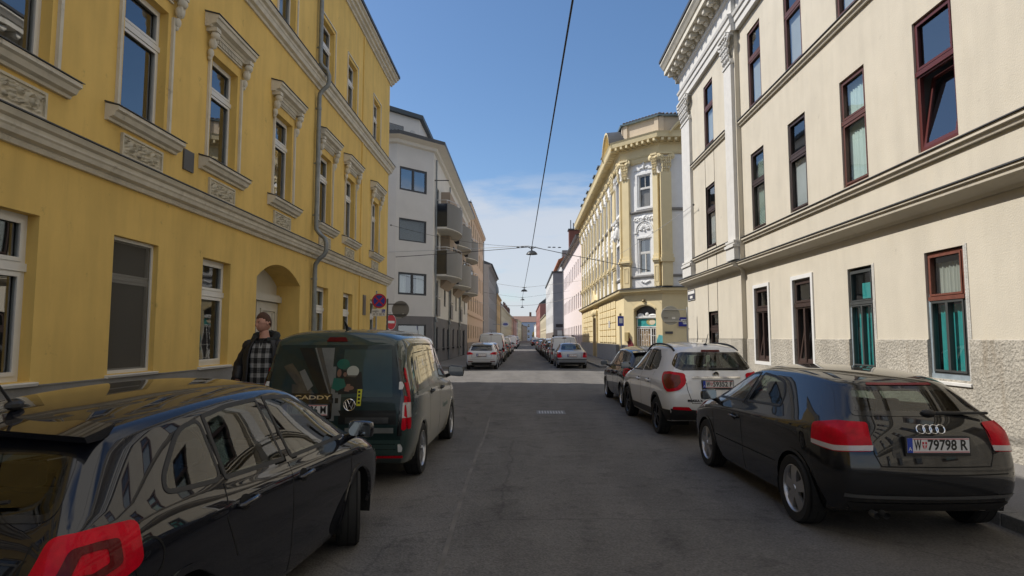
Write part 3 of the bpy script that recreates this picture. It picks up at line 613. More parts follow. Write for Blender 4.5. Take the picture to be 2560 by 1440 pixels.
    a.build('roof_edge', M('dark_blue_roof_sheet', (.035,.05,.065), rough=.5, var=.2), B, recalc=False)
    FA = Fac((-8.3,36.9), (.7071,.7071), (.7071,-.7071)); q = MB(FA); q.box(-.1, 1.05, 14.1, 15.0, 0, .02, 0)
    for i in range(14): q.box(-.05, 1.0, 14.12+i*.062, 14.14+i*.062, .02, .035, 1)
    q.build('attic_window', [anthr, M('steel_blind', (.42,.44,.46))], B)
    q = MB(FA); q.lathe([(0,.0),(.16,.0),(.19,.03),(.16,.07),(.10,.05),(0,.05)], 20, (0,0,0), 2)
    for i in range(len(q.v)): v = q.v[i]-FA(0,0,0); x, y, z = 0, 0, 0
    q = MB(); c0 = FA(1.75, 14.72, 0)
    for r0, r1, w0, w1 in ((0,.15,.05,.06),(.15,.2,.06,.04),(.2,.21,.04,-.02)):
        n = 20
        for k in range(n):
            def pp(r, t, w): return FA(1.75+r*cos(t), 14.72+r*sin(t), w)
            t0, t1 = 2*pi*k/n, 2*pi*(k+1)/n
            q.face([pp(r0,t0,w0), pp(r0,t1,w0), pp(r1,t1,w1), pp(r1,t0,w1)])
    q.build('round_vent', M('grey_vent_cover', (.45,.45,.45)), B, recalc=False)
    # bays and rounded balconies: three stacks along the street
    for (s0, dep) in ((38.3, 1.25),(45.6, 1.25),(52.9, 1.25)):
        for f in (6.05, 9.05):
            if s0 > 50 and f > 9: pass
            u0, u1 = s0, s0+5.2; n = 16
            def arc(t): u = u0+(u1-u0)*t; return u, .45+dep*min(1, (sin(pi*(.06+.88*t)))**.7)*.78
            A = [(u0,0)]+[arc(k/n) for k in range(n+1)]+[(u1,0)]
            s = MB(FG)
            for k in range(len(A)-1):
                (a, w0), (c, w1) = A[k], A[k+1]
                s.face([(a,f-.42,w0),(c,f-.42,w1),(c,f-.24,w1),(a,f-.24,w0)])
            s.face([(u,f-.42,w) for u, w in A]); s.face([(u,f-.24,w) for u, w in A])
            bal = s.build('balcony', offwhite, B)
            s = MB(FG)
            for k in range(1, len(A)-2):
                (a, w0), (c, w1) = A[k], A[k+1]
                s.face([(a,f-.36,w0+.02),(c,f-.36,w1+.02),(c,f+1.22,w1+.02),(a,f+1.22,w0+.02)]); s.face([(a,f-.36,w0-.0),(c,f-.36,w1-.0),(c,f+1.22,w1-.0),(a,f+1.22,w0-.0)])
            s.build('balcony_panel', balc_grey, bal, smooth=True)
            s = MB(FG); s.box(u0-.02, u0+.02, f-.3, f+1.18, .05, arc(0)[1]); s.build('glass_side_panel', M('dark_smoked_glass', (.02,.025,.035), rough=.05, var=.1, spec=.8), bal)
            s = MB(FG); s.T = None; s.tube([FG(u, f+1.40, w) for u, w in A], .025, 8); 
            for k in (1, 5, 9, 13, 17): s.tube([FG(A[k][0], f+1.2, A[k][1]), FG(A[k][0], f+1.40, A[k][1])], .014, 6)
            s.build('handrail', steel, bal)
            # taupe bay behind the far half of the balcony
            y = MB(FG); y.extrude([(-.02,f+.0),(.62,f+.0),(.62,f+2.55),(-.02,f+2.55)], u0+2.7, u1+1.9); 
            if f < 7: y.extrude([(-.02,f-.9),(-.01,f-.95),(.62,f-.25),(.62,f+0),(-.02,f)], u0+2.7, u1+1.9)
            y.build('bay', taupe, B)
            simple_window(Fac((-5.6+.62,0),(0,1),(1,0)), B, u0+4.6, u1+1.2, f+.9, f+2.1, -.01, anthr, DP)
    for (u, v) in ((38.2,13),(45.3,13),(52.5,13)):
        q = MB(); q.tube([FG(u,.2,.09), FG(u,v,.09)], .05, 8); q.tube([FG(u,3.05,.09), FG(u,2.75,.16)], .09, 8); q.build('drainpipe', zinc, B, smooth=True)
    for k, (a, b) in enumerate(cols):
        if k % 2 == 0:
            q = MB(FG); q.box(a-.1, b+.1, 3.15, 4.25, .10, .13); q.build('railing_panel', balc_grey, B)
            q = MB(); q.tube([FG(a-.1,4.4,.02), FG(a-.1,4.4,.14), FG(b+.1,4.4,.14), FG(b+.1,4.4,.02)], .018, 6); q.build('handrail', steel, B)
    q = MB(FG); q.box(37.9, 38.0, 11.6, 11.64, 0, .9); q.build('bracket', flashing, B)
modern_block()

# ------------------------------------------------------------------ plain street houses further along
def row_house(name, label, side, x, Y0, Y1, H, wm, rows, n, ww, fm=None, pm=None, x1=None, base=None, basem=None, roof=None, rise=1.8, cornice=None, depth=11, band=None, surround=None, d=.14, cut=0, ends=(True,True), roofm=None, over=.35):
    """house along the street; the facade may run slightly askew (x at Y0, x1 at Y1)"""
    x1 = x if x1 is None else x1; dx, dy = x1-x, Y1-Y0; Lg = sqrt(dx*dx+dy*dy); u = (dx/Lg, dy/Lg)
    nrm = (u[1], -u[0]) if side == 'L' else (-u[1], u[0])
    f = Fac((x, Y0), u, nrm); B = thing(name, label, 'house', ((x+x1)/2, (Y0+Y1)/2, 0))
    fm = fm or white_pvc; pm = pm or DP
    hs = []; sp = Lg/n
    for v0, v1 in rows:
        for k in range(n): c = sp*(k+.5); hs.append((c-ww/2, c+ww/2, v0, v1))
    b0 = base or 0
    mb = MB(f); wall(mb, cut, Lg, b0, H, [h for h in hs if h[2] > b0 and h[0] > cut], d)
    if cut:
        a = f(cut,0,0); e = Vector((a.x+(cut if side == 'R' else -cut)*.8, f(0,0,0).y, 0))
        mb.T = None; mb.face([(a.x,a.y,0),(e.x,e.y,0),(e.x,e.y,H),(a.x,a.y,H)]); mb.T = f
    body_shell(f, mb, cut, Lg, H, depth, ends); mb.build('wall', wm, B)
    if base: p = MB(f); wall(p, 0, Lg, 0, base, [h for h in hs if h[2] < base], d, w=.03); p.build('plinth', basem or grey_plinth, B)
    for h in hs:
        if h[0] > cut: simple_window(f, B, *h, d-.03, fm, pm, t=.07, transom=.66)
    c = MB(f); c.extrude([(-.02,H-.45),(.08,H-.45),(.12,H-.3),(.28,H-.22),(.34,H-.04),(.34,H),(-.02,H)], cut, Lg); c.build('eaves_cornice', cornice or wm, B)
    if band:
        c = MB(f)
        for v in band: c.extrude([(-.02,v),(.05,v),(.12,v+.12),(.12,v+.18),(-.02,v+.24)], 0, Lg)
        c.build('string_cornice', cornice or wm, B)
    if rise: g = gable_roof(f, cut, Lg, H+.01, depth, rise, over); g.build('roof', roofm or flashing, B)
    if rise:
        rc = random.Random(int(Y0)); k = 3.0
        while k < Lg-2 and Y0 < 300:
            q = MB(f); q.box(k, k+.8, H+.1, H+rise+1.0+.6*rc.random(), -depth*.42, -depth*.42+.6, 0); q.box(k-.06, k+.86, H+rise+1.3, H+rise+1.38, -depth*.42-.05, -depth*.42+.65, 1); q.build('chimney', [M('sooty_brick', (.16,.09,.07), var=.25, scale=12), flashing], B); k += 6+5*rc.random()
        q = MB(); p0 = f(Lg-.25,0,.1); q.tube([p0, f(Lg-.25,H-.4,.1)], .06, 8); q.build('drainpipe', zinc, B, smooth=True)
        q = MB(); x = Lg*.4; q.tube([f(x,H+rise*.7,-depth*.4), f(x,H+rise+1.9,-depth*.4)], .025, 5); q.tube([f(x-.5,H+rise+1.7,-depth*.4), f(x+.5,H+rise+1.7,-depth*.4)], .015, 5); q.tube([f(x-.35,H+rise+1.4,-depth*.4), f(x+.35,H+rise+1.4,-depth*.4)], .015, 5); q.build('roof_aerial', flashing, B)
    return B, f
peach = M('peach_render', (.60,.45,.31), rough=.9, var=.06, streak=.15)
peachb, pf = row_house('peach_house', 'peach coloured five storey house beyond the modern balcony block', 'L', -5.6, 60.95, 84.0, 15.3, peach, [(1.7,3.1),(4.6,6.3),(7.5,9.2),(10.4,12.1),(12.9,14.4)], 8, 1.0, fm=M('brown_grey_frame', (.22,.17,.13), rough=.6), base=1.3, basem=M('dusty_brown_plinth', (.28,.23,.19), var=.2), rise=2.0, band=[4.0])
q = MB(pf)
for k in range(20): q.box(k*1.15, k*1.15+.05, 15.3, 15.62, .25, .30)
q.build('snow_guard', flashing, peachb)
q = MB(); 
for yy in (62.5, 66.0): q.tube([(-6.4,yy,15.6),(-6.4,yy,17.2),(-7.6,yy,17.2)], .03, 6)
q.tube([(-6.4,62.5,17.2),(-6.4,66,17.2)], .03, 6); q.build('roof_terrace_railing', steel, peachb)
row_house('grey_house', 'brownish grey tall house with slanted corner beyond the peach house', 'L', -5.6, 95.5, 123.0, 13.4, M('brownish_grey_render', (.34,.315,.29), rough=.9, var=.06, streak=.2), [(1.6,3.2),(5.0,6.8),(8.3,10.1),(11.2,12.8)], 9, 1.1, rise=2.6, cut=1.8, over=.6)
row_house('orange_house', 'orange ochre house between the grey house and the long beige house', 'L', -5.6, 123.1, 146.0, 10.6, M('orange_ochre_render', (.55,.36,.17), rough=.9, var=.07, streak=.2), [(1.4,3.0),(4.6,6.3),(7.7,9.4)], 7, 1.1, rise=2.2, roofm=M('red_tile_roof', (.20,.125,.10), rough=.85, var=.3, scale=9))
t_ = thing('turret_dome', 'small grey pointed dome on the roof beside the orange house', 'dome', (-6.0, 128, 11.0)); q = MB(); q.lathe([(.75,11.0),(.8,11.3),(.7,12.2),(.45,12.9),(.05,13.4),(0,13.4)], 14, (-6.0,128,0)); q.build('dome', zinc, t_, smooth=True)
bl, bf = row_house('long_beige_house', 'long pale beige three storey house with grey metal roof far down the left side', 'L', -5.6, 153.0, 262.0, 9.6, M('pale_beige_render', (.52,.47,.36), rough=.9, var=.07, streak=.25), [(1.4,3.0),(4.4,6.0),(7.2,8.8)], 24, 1.3, x1=-4.6, rise=4.6, roofm=M('pale_grey_metal_roof', (.42,.44,.46), rough=.5, var=.12))
row_house('dark_roof_house', 'narrow pale house with steep dark slate roof far down the left side', 'L', -4.5, 263.0, 330.0, 9.9, M('pale_plaster', (.50,.47,.44), rough=.9, var=.08), [(1.4,3.2),(4.6,6.4),(7.4,9.0)], 10, 1.8, x1=-3.4, rise=6.0, roofm=M('dark_slate_roof', (.07,.09,.095), rough=.7, var=.2))
row_house('far_beige_house', 'plain yellowish beige house closing the left side of the street', 'L', -3.3, 331.0, 385.0, 11.5, M('yellowish_beige_render', (.50,.44,.31), rough=.9, var=.08), [(1.4,3.2),(4.6,6.4),(7.6,9.6)], 8, 1.8, x1=-1.6, rise=1.0)
row_house('far_brown_house', 'low brownish house in front of the blue end building', 'L', -1.0, 386.0, 432.0, 9.6, M('brownish_render', (.36,.27,.20), rough=.9, var=.1), [(1.4,3.2),(4.6,6.6)], 6, 2.0, x1=2.2, rise=2.0, roofm=flashing)
# blue house closing the street
EB = thing('blue_end_house', 'pale blue house with red tiled roof closing the far end of the street', 'house', (6, 455, 0)); FE = Fac((-22, 455), (1,0), (0,-1))
mb = MB(FE); eh = [(a*4.6+1.5,a*4.6+3.3,v,v+2.3) for a in range(12) for v in (1.5,5.6,9.6)]; wall(mb, 0, 56, 0, 13.4, eh, .2); body_shell(FE, mb, 0, 56, 13.4, 12); mb.build('wall', M('pale_blue_render', (.38,.46,.60), rough=.9, var=.05), EB)
for h in eh: simple_window(FE, EB, *h, .15, white_pvc, DP, t=.18, transom=.6)
g = gable_roof(FE, -.5, 56.5, 13.4, 12, 4.6, .5); g.build('roof', M('red_tile_roof', (.20,.125,.10)), EB)
for cx in (26, 33): q = MB(FE); q.box(cx, cx+1.6, 17, 21, -7, -5.8); q.build('chimney', M('sooty_brick', (.16,.09,.07), var=.25, scale=12), EB)

# ------------------------------------------------------------------ right: ornate pale yellow corner house
ivory = M('pale_yellow_stucco', (.74,.62,.375), rough=.88, var=.07, scale=1.5, streak=.16, bump=.003, bscale=30)
white_st = M('white_stucco', (.80,.80,.80), rough=.85, var=.05, bump=.002, bscale=30)
slate = M('dark_slate_roof', (.07,.09,.095))
def ornate():
    B = thing('ornate_corner_house', 'pale yellow ornate corner house with white panels, leafy capitals and curved gables', 'house', (7.5, 50, 0))
    FC = Fac((6.3, 38.9), (.7071,-.7071), (-.7071,-.7071)); FM = Fac((6.3, 38.9), (0,1), (-1,0)); FS = Fac((8.25, 36.95), (1,0), (0,-1))
    Lc = 2.76; Lm = 28.2; Ls = 14; H = 13.3
    # ground storey
    n = 12; gdr = (.72,2.32)
    mb = MB(FC); wall(mb, 0, Lc, 0, 4.75, [(gdr[0],gdr[1],0,3.72)], .35)
    cx = 1.52; hw = .8; R = (hw*hw+.3**2)/.6; cz = 3.72-R
    for k in range(n):
        a, c = gdr[0]+1.6*k/n, gdr[0]+1.6*(k+1)/n; za, zc = cz+sqrt(R*R-(a-cx)**2), cz+sqrt(R*R-(c-cx)**2)
        mb.face([(a,za,0),(c,zc,0),(c,3.72,0),(a,3.72,0)]); mb.face([(a,za,0),(a,za,-.35),(c,zc,-.35),(c,zc,0)])
        mb.face([(a,za+.06,.05),(c,zc+.06,.05),(c,zc+.16,.05),(a,za+.16,.05)]); mb.face([(a,za+.16,.05),(c,zc+.16,.05),(c,zc+.16,0),(a,za+.16,0)]); mb.face([(a,za+.06,.05),(c,zc+.06,.05),(c,zc+.06,0),(a,za+.06,0)])
    mb.T = FM; bays = [3.3+2.32*k for k in range(11)]; gate = (14.1,16.4)
    ghol = [(1.05,2.0,1.3,3.35),(gate[0],gate[1],0,3.5)]
    wall(mb, 0, Lm, 0, 4.75, ghol, .3); mb.T = FS; wall(mb, 0, Ls, 0, 4.75, [], .2); mb.build('ground_wall', ivory, B)
    # upper walls: white behind, yellow pilasters in front
    c1 = (1.2,2.05,5.70,7.85); c2 = (1.25,2.1,9.72,11.82)
    mb = MB(FC); wall(mb, 0, Lc, 4.75, H, [c1,c2], .16); 
    mb.T = FM; hs = [(1.0,2.15,5.5,7.7),(1.0,2.15,9.72,12.1)]
    for u in bays[:-1]:
        c = u+1.16; hs += [(c-.42,c+.42,5.7,7.75),(c-.42,c+.42,9.75,11.95)]
    wall(mb, 0, Lm, 4.75, H, hs, .2)
    mb.T = FS; shs = [(1.75,2.6,5.6,7.7),(1.75,2.6,9.7,11.9),(5.4,6.2,5.6,7.7),(5.4,6.2,9.7,11.9)]; wall(mb, 0, Ls, 4.75, H, shs, .2)
    mb.face([(Ls,0,0),(Ls,0,-10),(Ls,H,-10),(Ls,H,0)]); mb.T = FM; mb.face([(Lm,0,0),(Lm,0,-12),(Lm,H,-12),(Lm,H,0)]); mb.face([(3,0,-12),(Lm,0,-12),(Lm,H,-12),(3,H,-12)]); mb.build('wall', white_st, B)
    window(FC, B, *c1, .14, fm=white_pvc, t=.06, transom=.60, mull=True, curtain='pair', pane=pane_sky)
    window(FC, B, *c2, .14, fm=white_pvc, t=.05, transom=.62, umull=True, curtain='lower', cmat=M('taupe_blind', (.50,.44,.42), rough=.8, var=.03), pane=pane_plain)
    for h in hs: simple_window(FM, B, *h, .17, white_pvc, DP, t=.07, transom=.6, mull=True)
    for h in shs: simple_window(FS, B, *h, .17, white_pvc, DP, t=.07, transom=.6)
    simple_window(FM, B, 1.05, 2.0, 1.3, 3.2, .2, white_pvc, M('frosted_pane', (.5,.5,.48), rough=.3))
    # bands and mouldings
    def bandm(name, prof, mat, segs):
        c = MB()
        for f, a, e in segs: c.T = f; c.extrude(prof, a, e)
        return c.build(name, mat, B)
    full = [(FC,-.12,Lc+.12),(FM,-.12,Lm),(FS,-.1,Ls)]
    bandm('string_cornice', [(-.02,4.42),(.06,4.42),(.10,4.52),(.30,4.58),(.34,4.74),(-.02,4.82)], ivory, full)
    bandm('cornice_flashing', [(-.02,4.83),(.38,4.75),(.38,4.78),(-.02,4.87)], flashing, full)
    bandm('sill_band', [(-.02,9.46),(.08,9.46),(.12,9.54),(.12,9.60),(-.02,9.66)], M('grey_flashing', (.25,.24,.23)), [(FC,.66,2.42),(FM,.3,2.6),(FM,3.4,Lm-.2),(FS,.6,Ls)])
    bandm('sill_band', [(-.02,5.42),(.06,5.42),(.09,5.50),(.09,5.55),(-.02,5.6)], M('grey_flashing', (.25,.24,.23)), [(FC,.66,2.42),(FM,.3,2.6),(FS,.6,Ls)])
    bandm('entablature', [(-.02,12.95),(.10,12.95),(.14,13.05),(.14,13.5),(.22,13.56),(.22,13.62),(-.02,13.62)], ivory, full)
    bandm('eaves_cornice', [(-.02,13.62),(.30,13.66),(.34,13.74),(.70,13.80),(.74,14.02),(.80,14.14),(-.02,14.18)], ivory, [(FC,-.34,Lc+.34),(FM,-.34,Lm),(FS,-.3,Ls)])
    c = MB()
    for f, a, e in full:
        c.T = f; u = a+.1
        while u < e: c.box(u, u+.14, 13.60, 13.76, .2, .72); u += .40
    c.build('dentil_row', ivory, B)
    # pilasters
    def pil(f, u, wd, w, big=True, side=None):
        q = MB(f); q.box(u-wd/2, u+wd/2, 6.75, 11.75, -.02, w); q.box(u-wd*.5, u+wd*.5, 4.86, 6.3, -.02, w); q.box(u-wd*.62, u+wd*.62, 6.3, 6.42, -.02, w+.06); q.box(u-wd*.70, u+wd*.70, 6.42, 6.54, -.02, w+.12); q.box(u-wd*.58, u+wd*.58, 6.54, 6.75, -.02, w+.05)
        if big: frame_ring(q, u-wd*.3, u+wd*.3, 5.15, 6.1, w, w+.02, .03)
        o = q.build('pilaster', ivory, B); k = MB(lambda a, v, ww: f(a, v, ww+w*.6)); capital(k, u, 11.70, 12.95, wd, .17, rows=3 if big else 2); k.build('capital', ivory, o, smooth=True, sharp=60)
    pil(FC, .36, .50, .20); pil(FC, 2.58, .34, .24)
    q = MB(FS); q.box(-.02, .62, 6.75, 11.75, -.02, .36); q.box(0,.62,4.86,6.3,-.02,.34); q.box(-.08,.72,6.3,6.54,-.02,.42); q.box(-.04,.66,6.54,6.75,-.02,.40); o = q.build('pilaster', ivory, B); k = MB(lambda a, v, ww: FS(a, v, ww+.2)); capital(k, .32, 11.7, 12.95, .60, .17); k.build('capital', ivory, o, smooth=True, sharp=60)
    pil(FM, .2, .4, .15); pil(FM, 2.75, .45, .15)
    for u in bays: pil(FM, u, .46, .15, False)
    # carved white ornament
    orn = M('white_carved_stucco', (.78,.78,.77), rough=.85, var=.08, scale=8)
    def arch_orn(f, c, v, wd, s=1.0):
        q = MB(f); n = 14
        for r, w, th in ((wd*.62,.07,.06),(wd*.50,.04,.04)):
            for k in range(n):
                a, e = pi*k/n, pi*(k+1)/n
                P = [(c+rr*cos(t), v+rr*sin(t)*1.05, ww) for rr, t, ww in ((r,a,w),(r,e,w),(r+th,e,w),(r+th,a,w))]; q.face(P)
                q.face([(c+r*cos(a),v+r*sin(a)*1.05,0),(c+r*cos(e),v+r*sin(e)*1.05,0),(c+r*cos(e),v+r*sin(e)*1.05,w),(c+r*cos(a),v+r*sin(a)*1.05,w)]); r2 = r+th
                q.face([(c+r2*cos(a),v+r2*sin(a)*1.05,0),(c+r2*cos(e),v+r2*sin(e)*1.05,0),(c+r2*cos(e),v+r2*sin(e)*1.05,w),(c+r2*cos(a),v+r2*sin(a)*1.05,w)])
        for k in range(7):
            t = pi*(k+.5)/7; q.ell((c+wd*.27*cos(t), v+.08+wd*.27*sin(t), .03), (.05*s+.12*s*abs(cos(t)), .05*s+.12*s*sin(t), .05), 8)
        q.ell((c, v+.06, .03), (.08, .08, .06), 8)
        rnd = random.Random(3)
        for k in range(26):
            x = (k/25-.5)*wd*1.5; q.ell((c+x, v+wd*.75+.10*sin(k*1.9)+.12*(1-abs(x)/wd), .03), (.06+.03*rnd.random(), .05+.05*rnd.random(), .05), 7)
        q.ell((c, v+wd*.86, .05), (.12,.17,.09), 8)
        for sx in (-1, 1): q.box(c+sx*wd*.66-.10, c+sx*wd*.66+.10, v-.10, v, 0, .09); q.box(c+sx*wd*.66-.06, c+sx*wd*.66+.06, v-1.9, v-.10, 0, .045)
        return q.build('carved_arch', orn, B, smooth=True, sharp=50)
    arch_orn(FC, 1.62, 8.32, .95)
    q = MB(FC); frame_ring(q, 1.02, 2.32, 9.7, 12.02, -.01, .05, .14)
    for sx in (-1, 1): q.box(1.67+sx*.78-.05, 1.67+sx*.78+.05, 11.75, 12.28, 0, .05); q.box(1.67+min(sx*.78,sx*.3), 1.67+max(sx*.78,sx*.3), 12.18, 12.28, 0, .06); q.ell((1.67+sx*.2,12.3,.04),(.14,.08,.05),8)
    q.ell((1.67,12.42,.06),(.10,.24,.08),10); q.build('window_surround', orn, B, smooth=True, sharp=40); q = MB(FC); frame_ring(q, .98, 2.28, 5.6, 8.02, -.01, .04, .12); 
    for k in range(5): q.ell((1.65+(k-2)*.13, 5.22-.05*(2-abs(k-2)), .03), (.08,.07,.05), 8)
    q.build('window_surround', orn, B, smooth=True, sharp=40)
    q = MB(FC); q.extrude([(-.02,12.62),(.10,12.62),(.14,12.72),(.18,12.9),(-.02,12.95)], .75, 2.42); q.build('panel_cornice', ivory, B)
    for u in bays[:-1]: 
        q = MB(FM); c = u+1.16; frame_ring(q, c-.56, c+.56, 9.7, 12.1, -.01, .05, .13); q.ell((c,12.3,.05),(.22,.22,.09),8); q.box(c-.62, c+.62, 12.08, 12.16, 0, .12); frame_ring(q, c-.54, c+.54, 5.65, 7.9, -.01, .05, .11)
        for k in range(9): q.ell((c+(k-4)*.13, 8.25+.5*sin(pi*k/8)+.1*(k % 2), .05), (.10,.16,.09), 7)
        q.ell((c,8.3,.05),(.25,.3,.08),8); q.build('window_surround', orn, B, smooth=True, sharp=40)
    # first bay on the street: wide white window bay with figures under a round gable
    q = MB(FM); frame_ring(q, .8, 2.35, 5.45, 7.95, -.01, .07, .18); frame_ring(q, .8, 2.35, 9.66, 12.2, -.01, .06, .17)
    for sx in (-1, 1): q.ell((1.57+sx*.55,8.55,.18),(.16,.45,.18),10); q.ell((1.57+sx*.5,9.05,.2),(.13,.15,.13),10); q.ell((1.57+sx*.3,8.4,.15),(.2,.15,.15),8)
    q.ell((1.57,8.6,.1),(.3,.4,.12),10); q.extrude([(0,12.2),(.12,12.2),(.22,12.4),(0,12.45)], .75, 2.4); q.extrude([(0,9.25),(.3,9.25),(.34,9.4),(0,9.46)], .7, 2.45)
    q.build('carved_figures', orn, B, smooth=True, sharp=45)
    def gable(f, c, hw, rise, v, w0=.0, w1=.86):
        """curved pediment on the eaves"""
        q = MB(f); n = 18; R = (hw*hw+rise*rise)/(2*rise)
        pt = []
        for k in range(n+1): x = -hw+2*hw*k/n; pt.append((c+x, v+sqrt(max(0,R*R-x*x))-(R-rise)))
        for k in range(n):
            (a, z0), (e, z1) = pt[k], pt[k+1]
            for (w, o) in ((w1,0),(w1-.1,-.12)): q.face([(a,z0+o,w),(e,z1+o,w),(e,z1+o-.12,w),(a,z0+o-.12,w)])
            q.face([(a,z0,w1),(e,z1,w1),(e,z1+.15,w0-.9),(a,z0+.15,w0-.9)], 1); q.face([(a,z0-.24,w1-.1),(e,z1-.24,w1-.1),(e,z1-.24,w0+.3),(a,z0-.24,w0+.3)]); q.face([(a,z0-.12,w1),(e,z1-.12,w1),(e,z1-.12,w1-.1),(a,z0-.12,w1-.1)])
            q.face([(a,z0-.2,w0+.3),(e,z1-.2,w0+.3),(e,v-.05,w0+.3),(a,v-.05,w0+.3)])
        return q.build('curved_gable', [ivory, flashing], B, recalc=False)
    gable(FM, 1.55, 1.8, 1.25, 14.10); gable(FS, 2.7, 2.2, 1.25, 14.10)
    # attic wall above the chamfer
    q = MB()
    for f, a, e in ((FC,.1,Lc-.05),(FM,.1,3.4),(FS,.05,8)): q.T = f; q.face([(a,14.1,-.15),(e,14.1,-.15),(e,15.35,-.15),(a,15.35,-.15)]); q.box(a, a+.3, 14.1, 15.32, -.17, -.06); q.box(e-.3, e, 14.1, 15.32, -.17, -.06)
    q.T = FM; q.face([(3.4,14.1,-.15),(3.4,15.35,-.15),(3.4,15.35,-4),(3.4,14.1,-4)])
    q.build('attic_wall', M('buff_attic_render', (.54,.455,.35), rough=.9, var=.06), B)
    q = MB()
    for f, a, e in ((FC,-.05,Lc+.1),(FM,-.05,3.5),(FS,-.05,8.1)): q.T = f; q.extrude([(-.2,15.33),(.05,15.33),(.08,15.42),(-.2,15.48)], a, e)
    q.build('attic_coping', M('blue_grey_coping', (.16,.22,.26), rough=.5), B)
    q = MB()
    for f, a, e in ((FC,0,Lc),(FS,0,8)):
        q.T = f; u = a+.1
        while u < e: q.ell((u,15.54,-.25),(.11,.07,.22),7); u += .24
    q.build('ridge_tiles', M('weathered_roof_tile', (.16,.12,.11), var=.3, scale=7), B)
    q = MB(FM); q.extrude([(.6,14.2),(-1.6,16.6),(-6,17.4),(-12,14.2)], 3.4, Lm); q.build('roof', slate, B)
    for k in range(8):
        u = 5.0+k*2.9; q = MB(FM); q.box(u, u+.95, 14.2, 15.75, -1.5, .15, 0); q.box(u+.1, u+.85, 14.75, 15.6, .15, .17, 1); q.box(u-.06, u+1.01, 15.75, 15.85, -1.6, .25, 2); q.build('dormer', [M('dark_dormer_cladding', (.06,.055,.055)), DP, zinc], B)
    # rusticated ground storey panels
    for k, u in enumerate(bays[:-1]):
        if gate[0]-1.2 < u+1.16 < gate[1]+1.0: continue
        q = MB(FM)
        for j in range(5): v = 1.42+j*.47; q.bbox(u+.12, u+1.05, v, v+.41, -.02, .07, .025); q.bbox(u+1.15, u+2.2, v, v+.41, -.02, .07, .025)
        q.bbox(u+.12, u+1.05, 3.80, 4.32, -.02, .05, .02); q.bbox(u+1.15, u+2.2, 3.8, 4.32, -.02, .05, .02); q.build('rusticated_panel', ivory, B)
    q = MB(); pl = M('pale_grey_plinth', (.45,.45,.45), rough=.9, var=.08)
    for f, a, e in ((FM,3.2,gate[0]-.2),(FM,gate[1]+.2,Lm)): q.T = f; q.box(a, e, 0, 1.32, -.02, .10)
    q.build('plinth', pl, B)
    q = MB(FM); q.box(0,.9,0,1.32,-.02,.06); q.box(2.1,3.2,0,1.32,-.02,.06); q.T = FC; q.box(0,.7,0,1.32,-.02,.05); q.T = FS; q.box(0,Ls,0,1.3,-.02,.04); q.build('plinth', M('dark_stone_plinth', (.22,.21,.20), var=.15), B)
    # gate with stucco head
    q = MB(FM); q.box(gate[0]+.05, gate[1]-.05, .1, 3.4, -.3, -.25); q.build('gate', M('dark_brown_gate', (.09,.05,.03), rough=.6, var=.2), B)
    q = MB(FM); c = (gate[0]+gate[1])/2
    for sx in (-1, 1): q.box(c+sx*1.3-.15, c+sx*1.3+.15, .1, 3.6, -.02, .14); q.ell((c+sx*1.2,3.9,.1),(.25,.3,.18),8)
    q.extrude([(0,4.86),(.3,4.86),(.3,4.95),(0,5.0)], c-1.4, c+1.4); q.face([(c-1.4,4.95,.25),(c+1.4,4.95,.25),(c,5.85,.25)]); q.face([(c-1.4,4.98,.27),(c,5.9,.27),(c,5.9,0),(c-1.4,4.98,0)]); q.face([(c+1.4,4.98,.27),(c,5.9,.27),(c,5.9,0),(c+1.4,4.98,0)]); q.ell((c,3.95,.12),(.35,.3,.2),8)
    q.build('gate_surround', ivory, B, smooth=True, sharp=40)
    # corner shop door: arched dark light, painted board, white grille
    z = -.3; wp = M('white_painted_iron', (.80,.80,.78), rough=.45, var=.04)
    q = MB(FC); q.box(.72, 2.32, 0, 3.75, z-.04, z-.02); q.build('shop_door', M('shop_dark', (.05,.042,.045), rough=.35, var=.3), B)
    q = MB(FC); q.box(.86, 1.75, .12, 2.35, z-.01, z+.0); q.build('door_panel', M('tan_wood_panel', (.36,.25,.14), rough=.6, var=.15), B)
    q = MB(FC); frame_ring(q, .78, 2.3, 2.42, 2.98, z, z+.06, .05); q.box(.74, 2.32, 2.98, 3.08, z, z+.12); q.ell((1.1,3.16,z+.08),(.25,.12,.05),8); q.ell((1.55,3.2,z+.08),(.14,.14,.05),10); q.ell((1.95,3.14,z+.08),(.3,.08,.05),8); q.box(1.0,2.3,3.06,3.12,z,z+.1); q.build('transom_frame', wp, B, smooth=True, sharp=40)
    q = MB(FC); q.box(.83, 2.25, 2.47, 2.93, z, z+.03, 0); q.ell((1.86,2.72,z+.03),(.24,.18,.012),14,1); q.ell((1.78,2.74,z+.03),(.33,.21,.008),14,2); q.build('painted_board', [M('turquoise_mural_paint', (.03,.30,.29), var=.5, scale=4), M('cream_mural_paint', (.72,.62,.46)), M('sand_mural_paint', (.42,.36,.14), var=.3)], B)
    q = MB(FC); frame_ring(q, .82, 2.28, .1, 2.38, z+.05, z+.09, .05); q.box(1.78, 1.86, .1, 2.38, z+.05, z+.09)
    xs = [.82+.155*k for k in range(1,6)]+[1.99,2.14]
    for x in xs: q.box(x-.012, x+.012, .12, 2.36, z+.055, z+.08)
    X = [.84]+xs[:5]+[1.8]
    for k in range(6):
        for v in ((.55,1.25,1.95) if k % 2 else (.3,.9,1.6,2.2)): q.box(X[k], X[k+1], v-.012, v+.012, z+.055, z+.08)
    for v in (.5,1.2,1.9): q.box(1.86, 2.28, v-.012, v+.012, z+.055, z+.08)
    q.build('door_grille', wp, B)
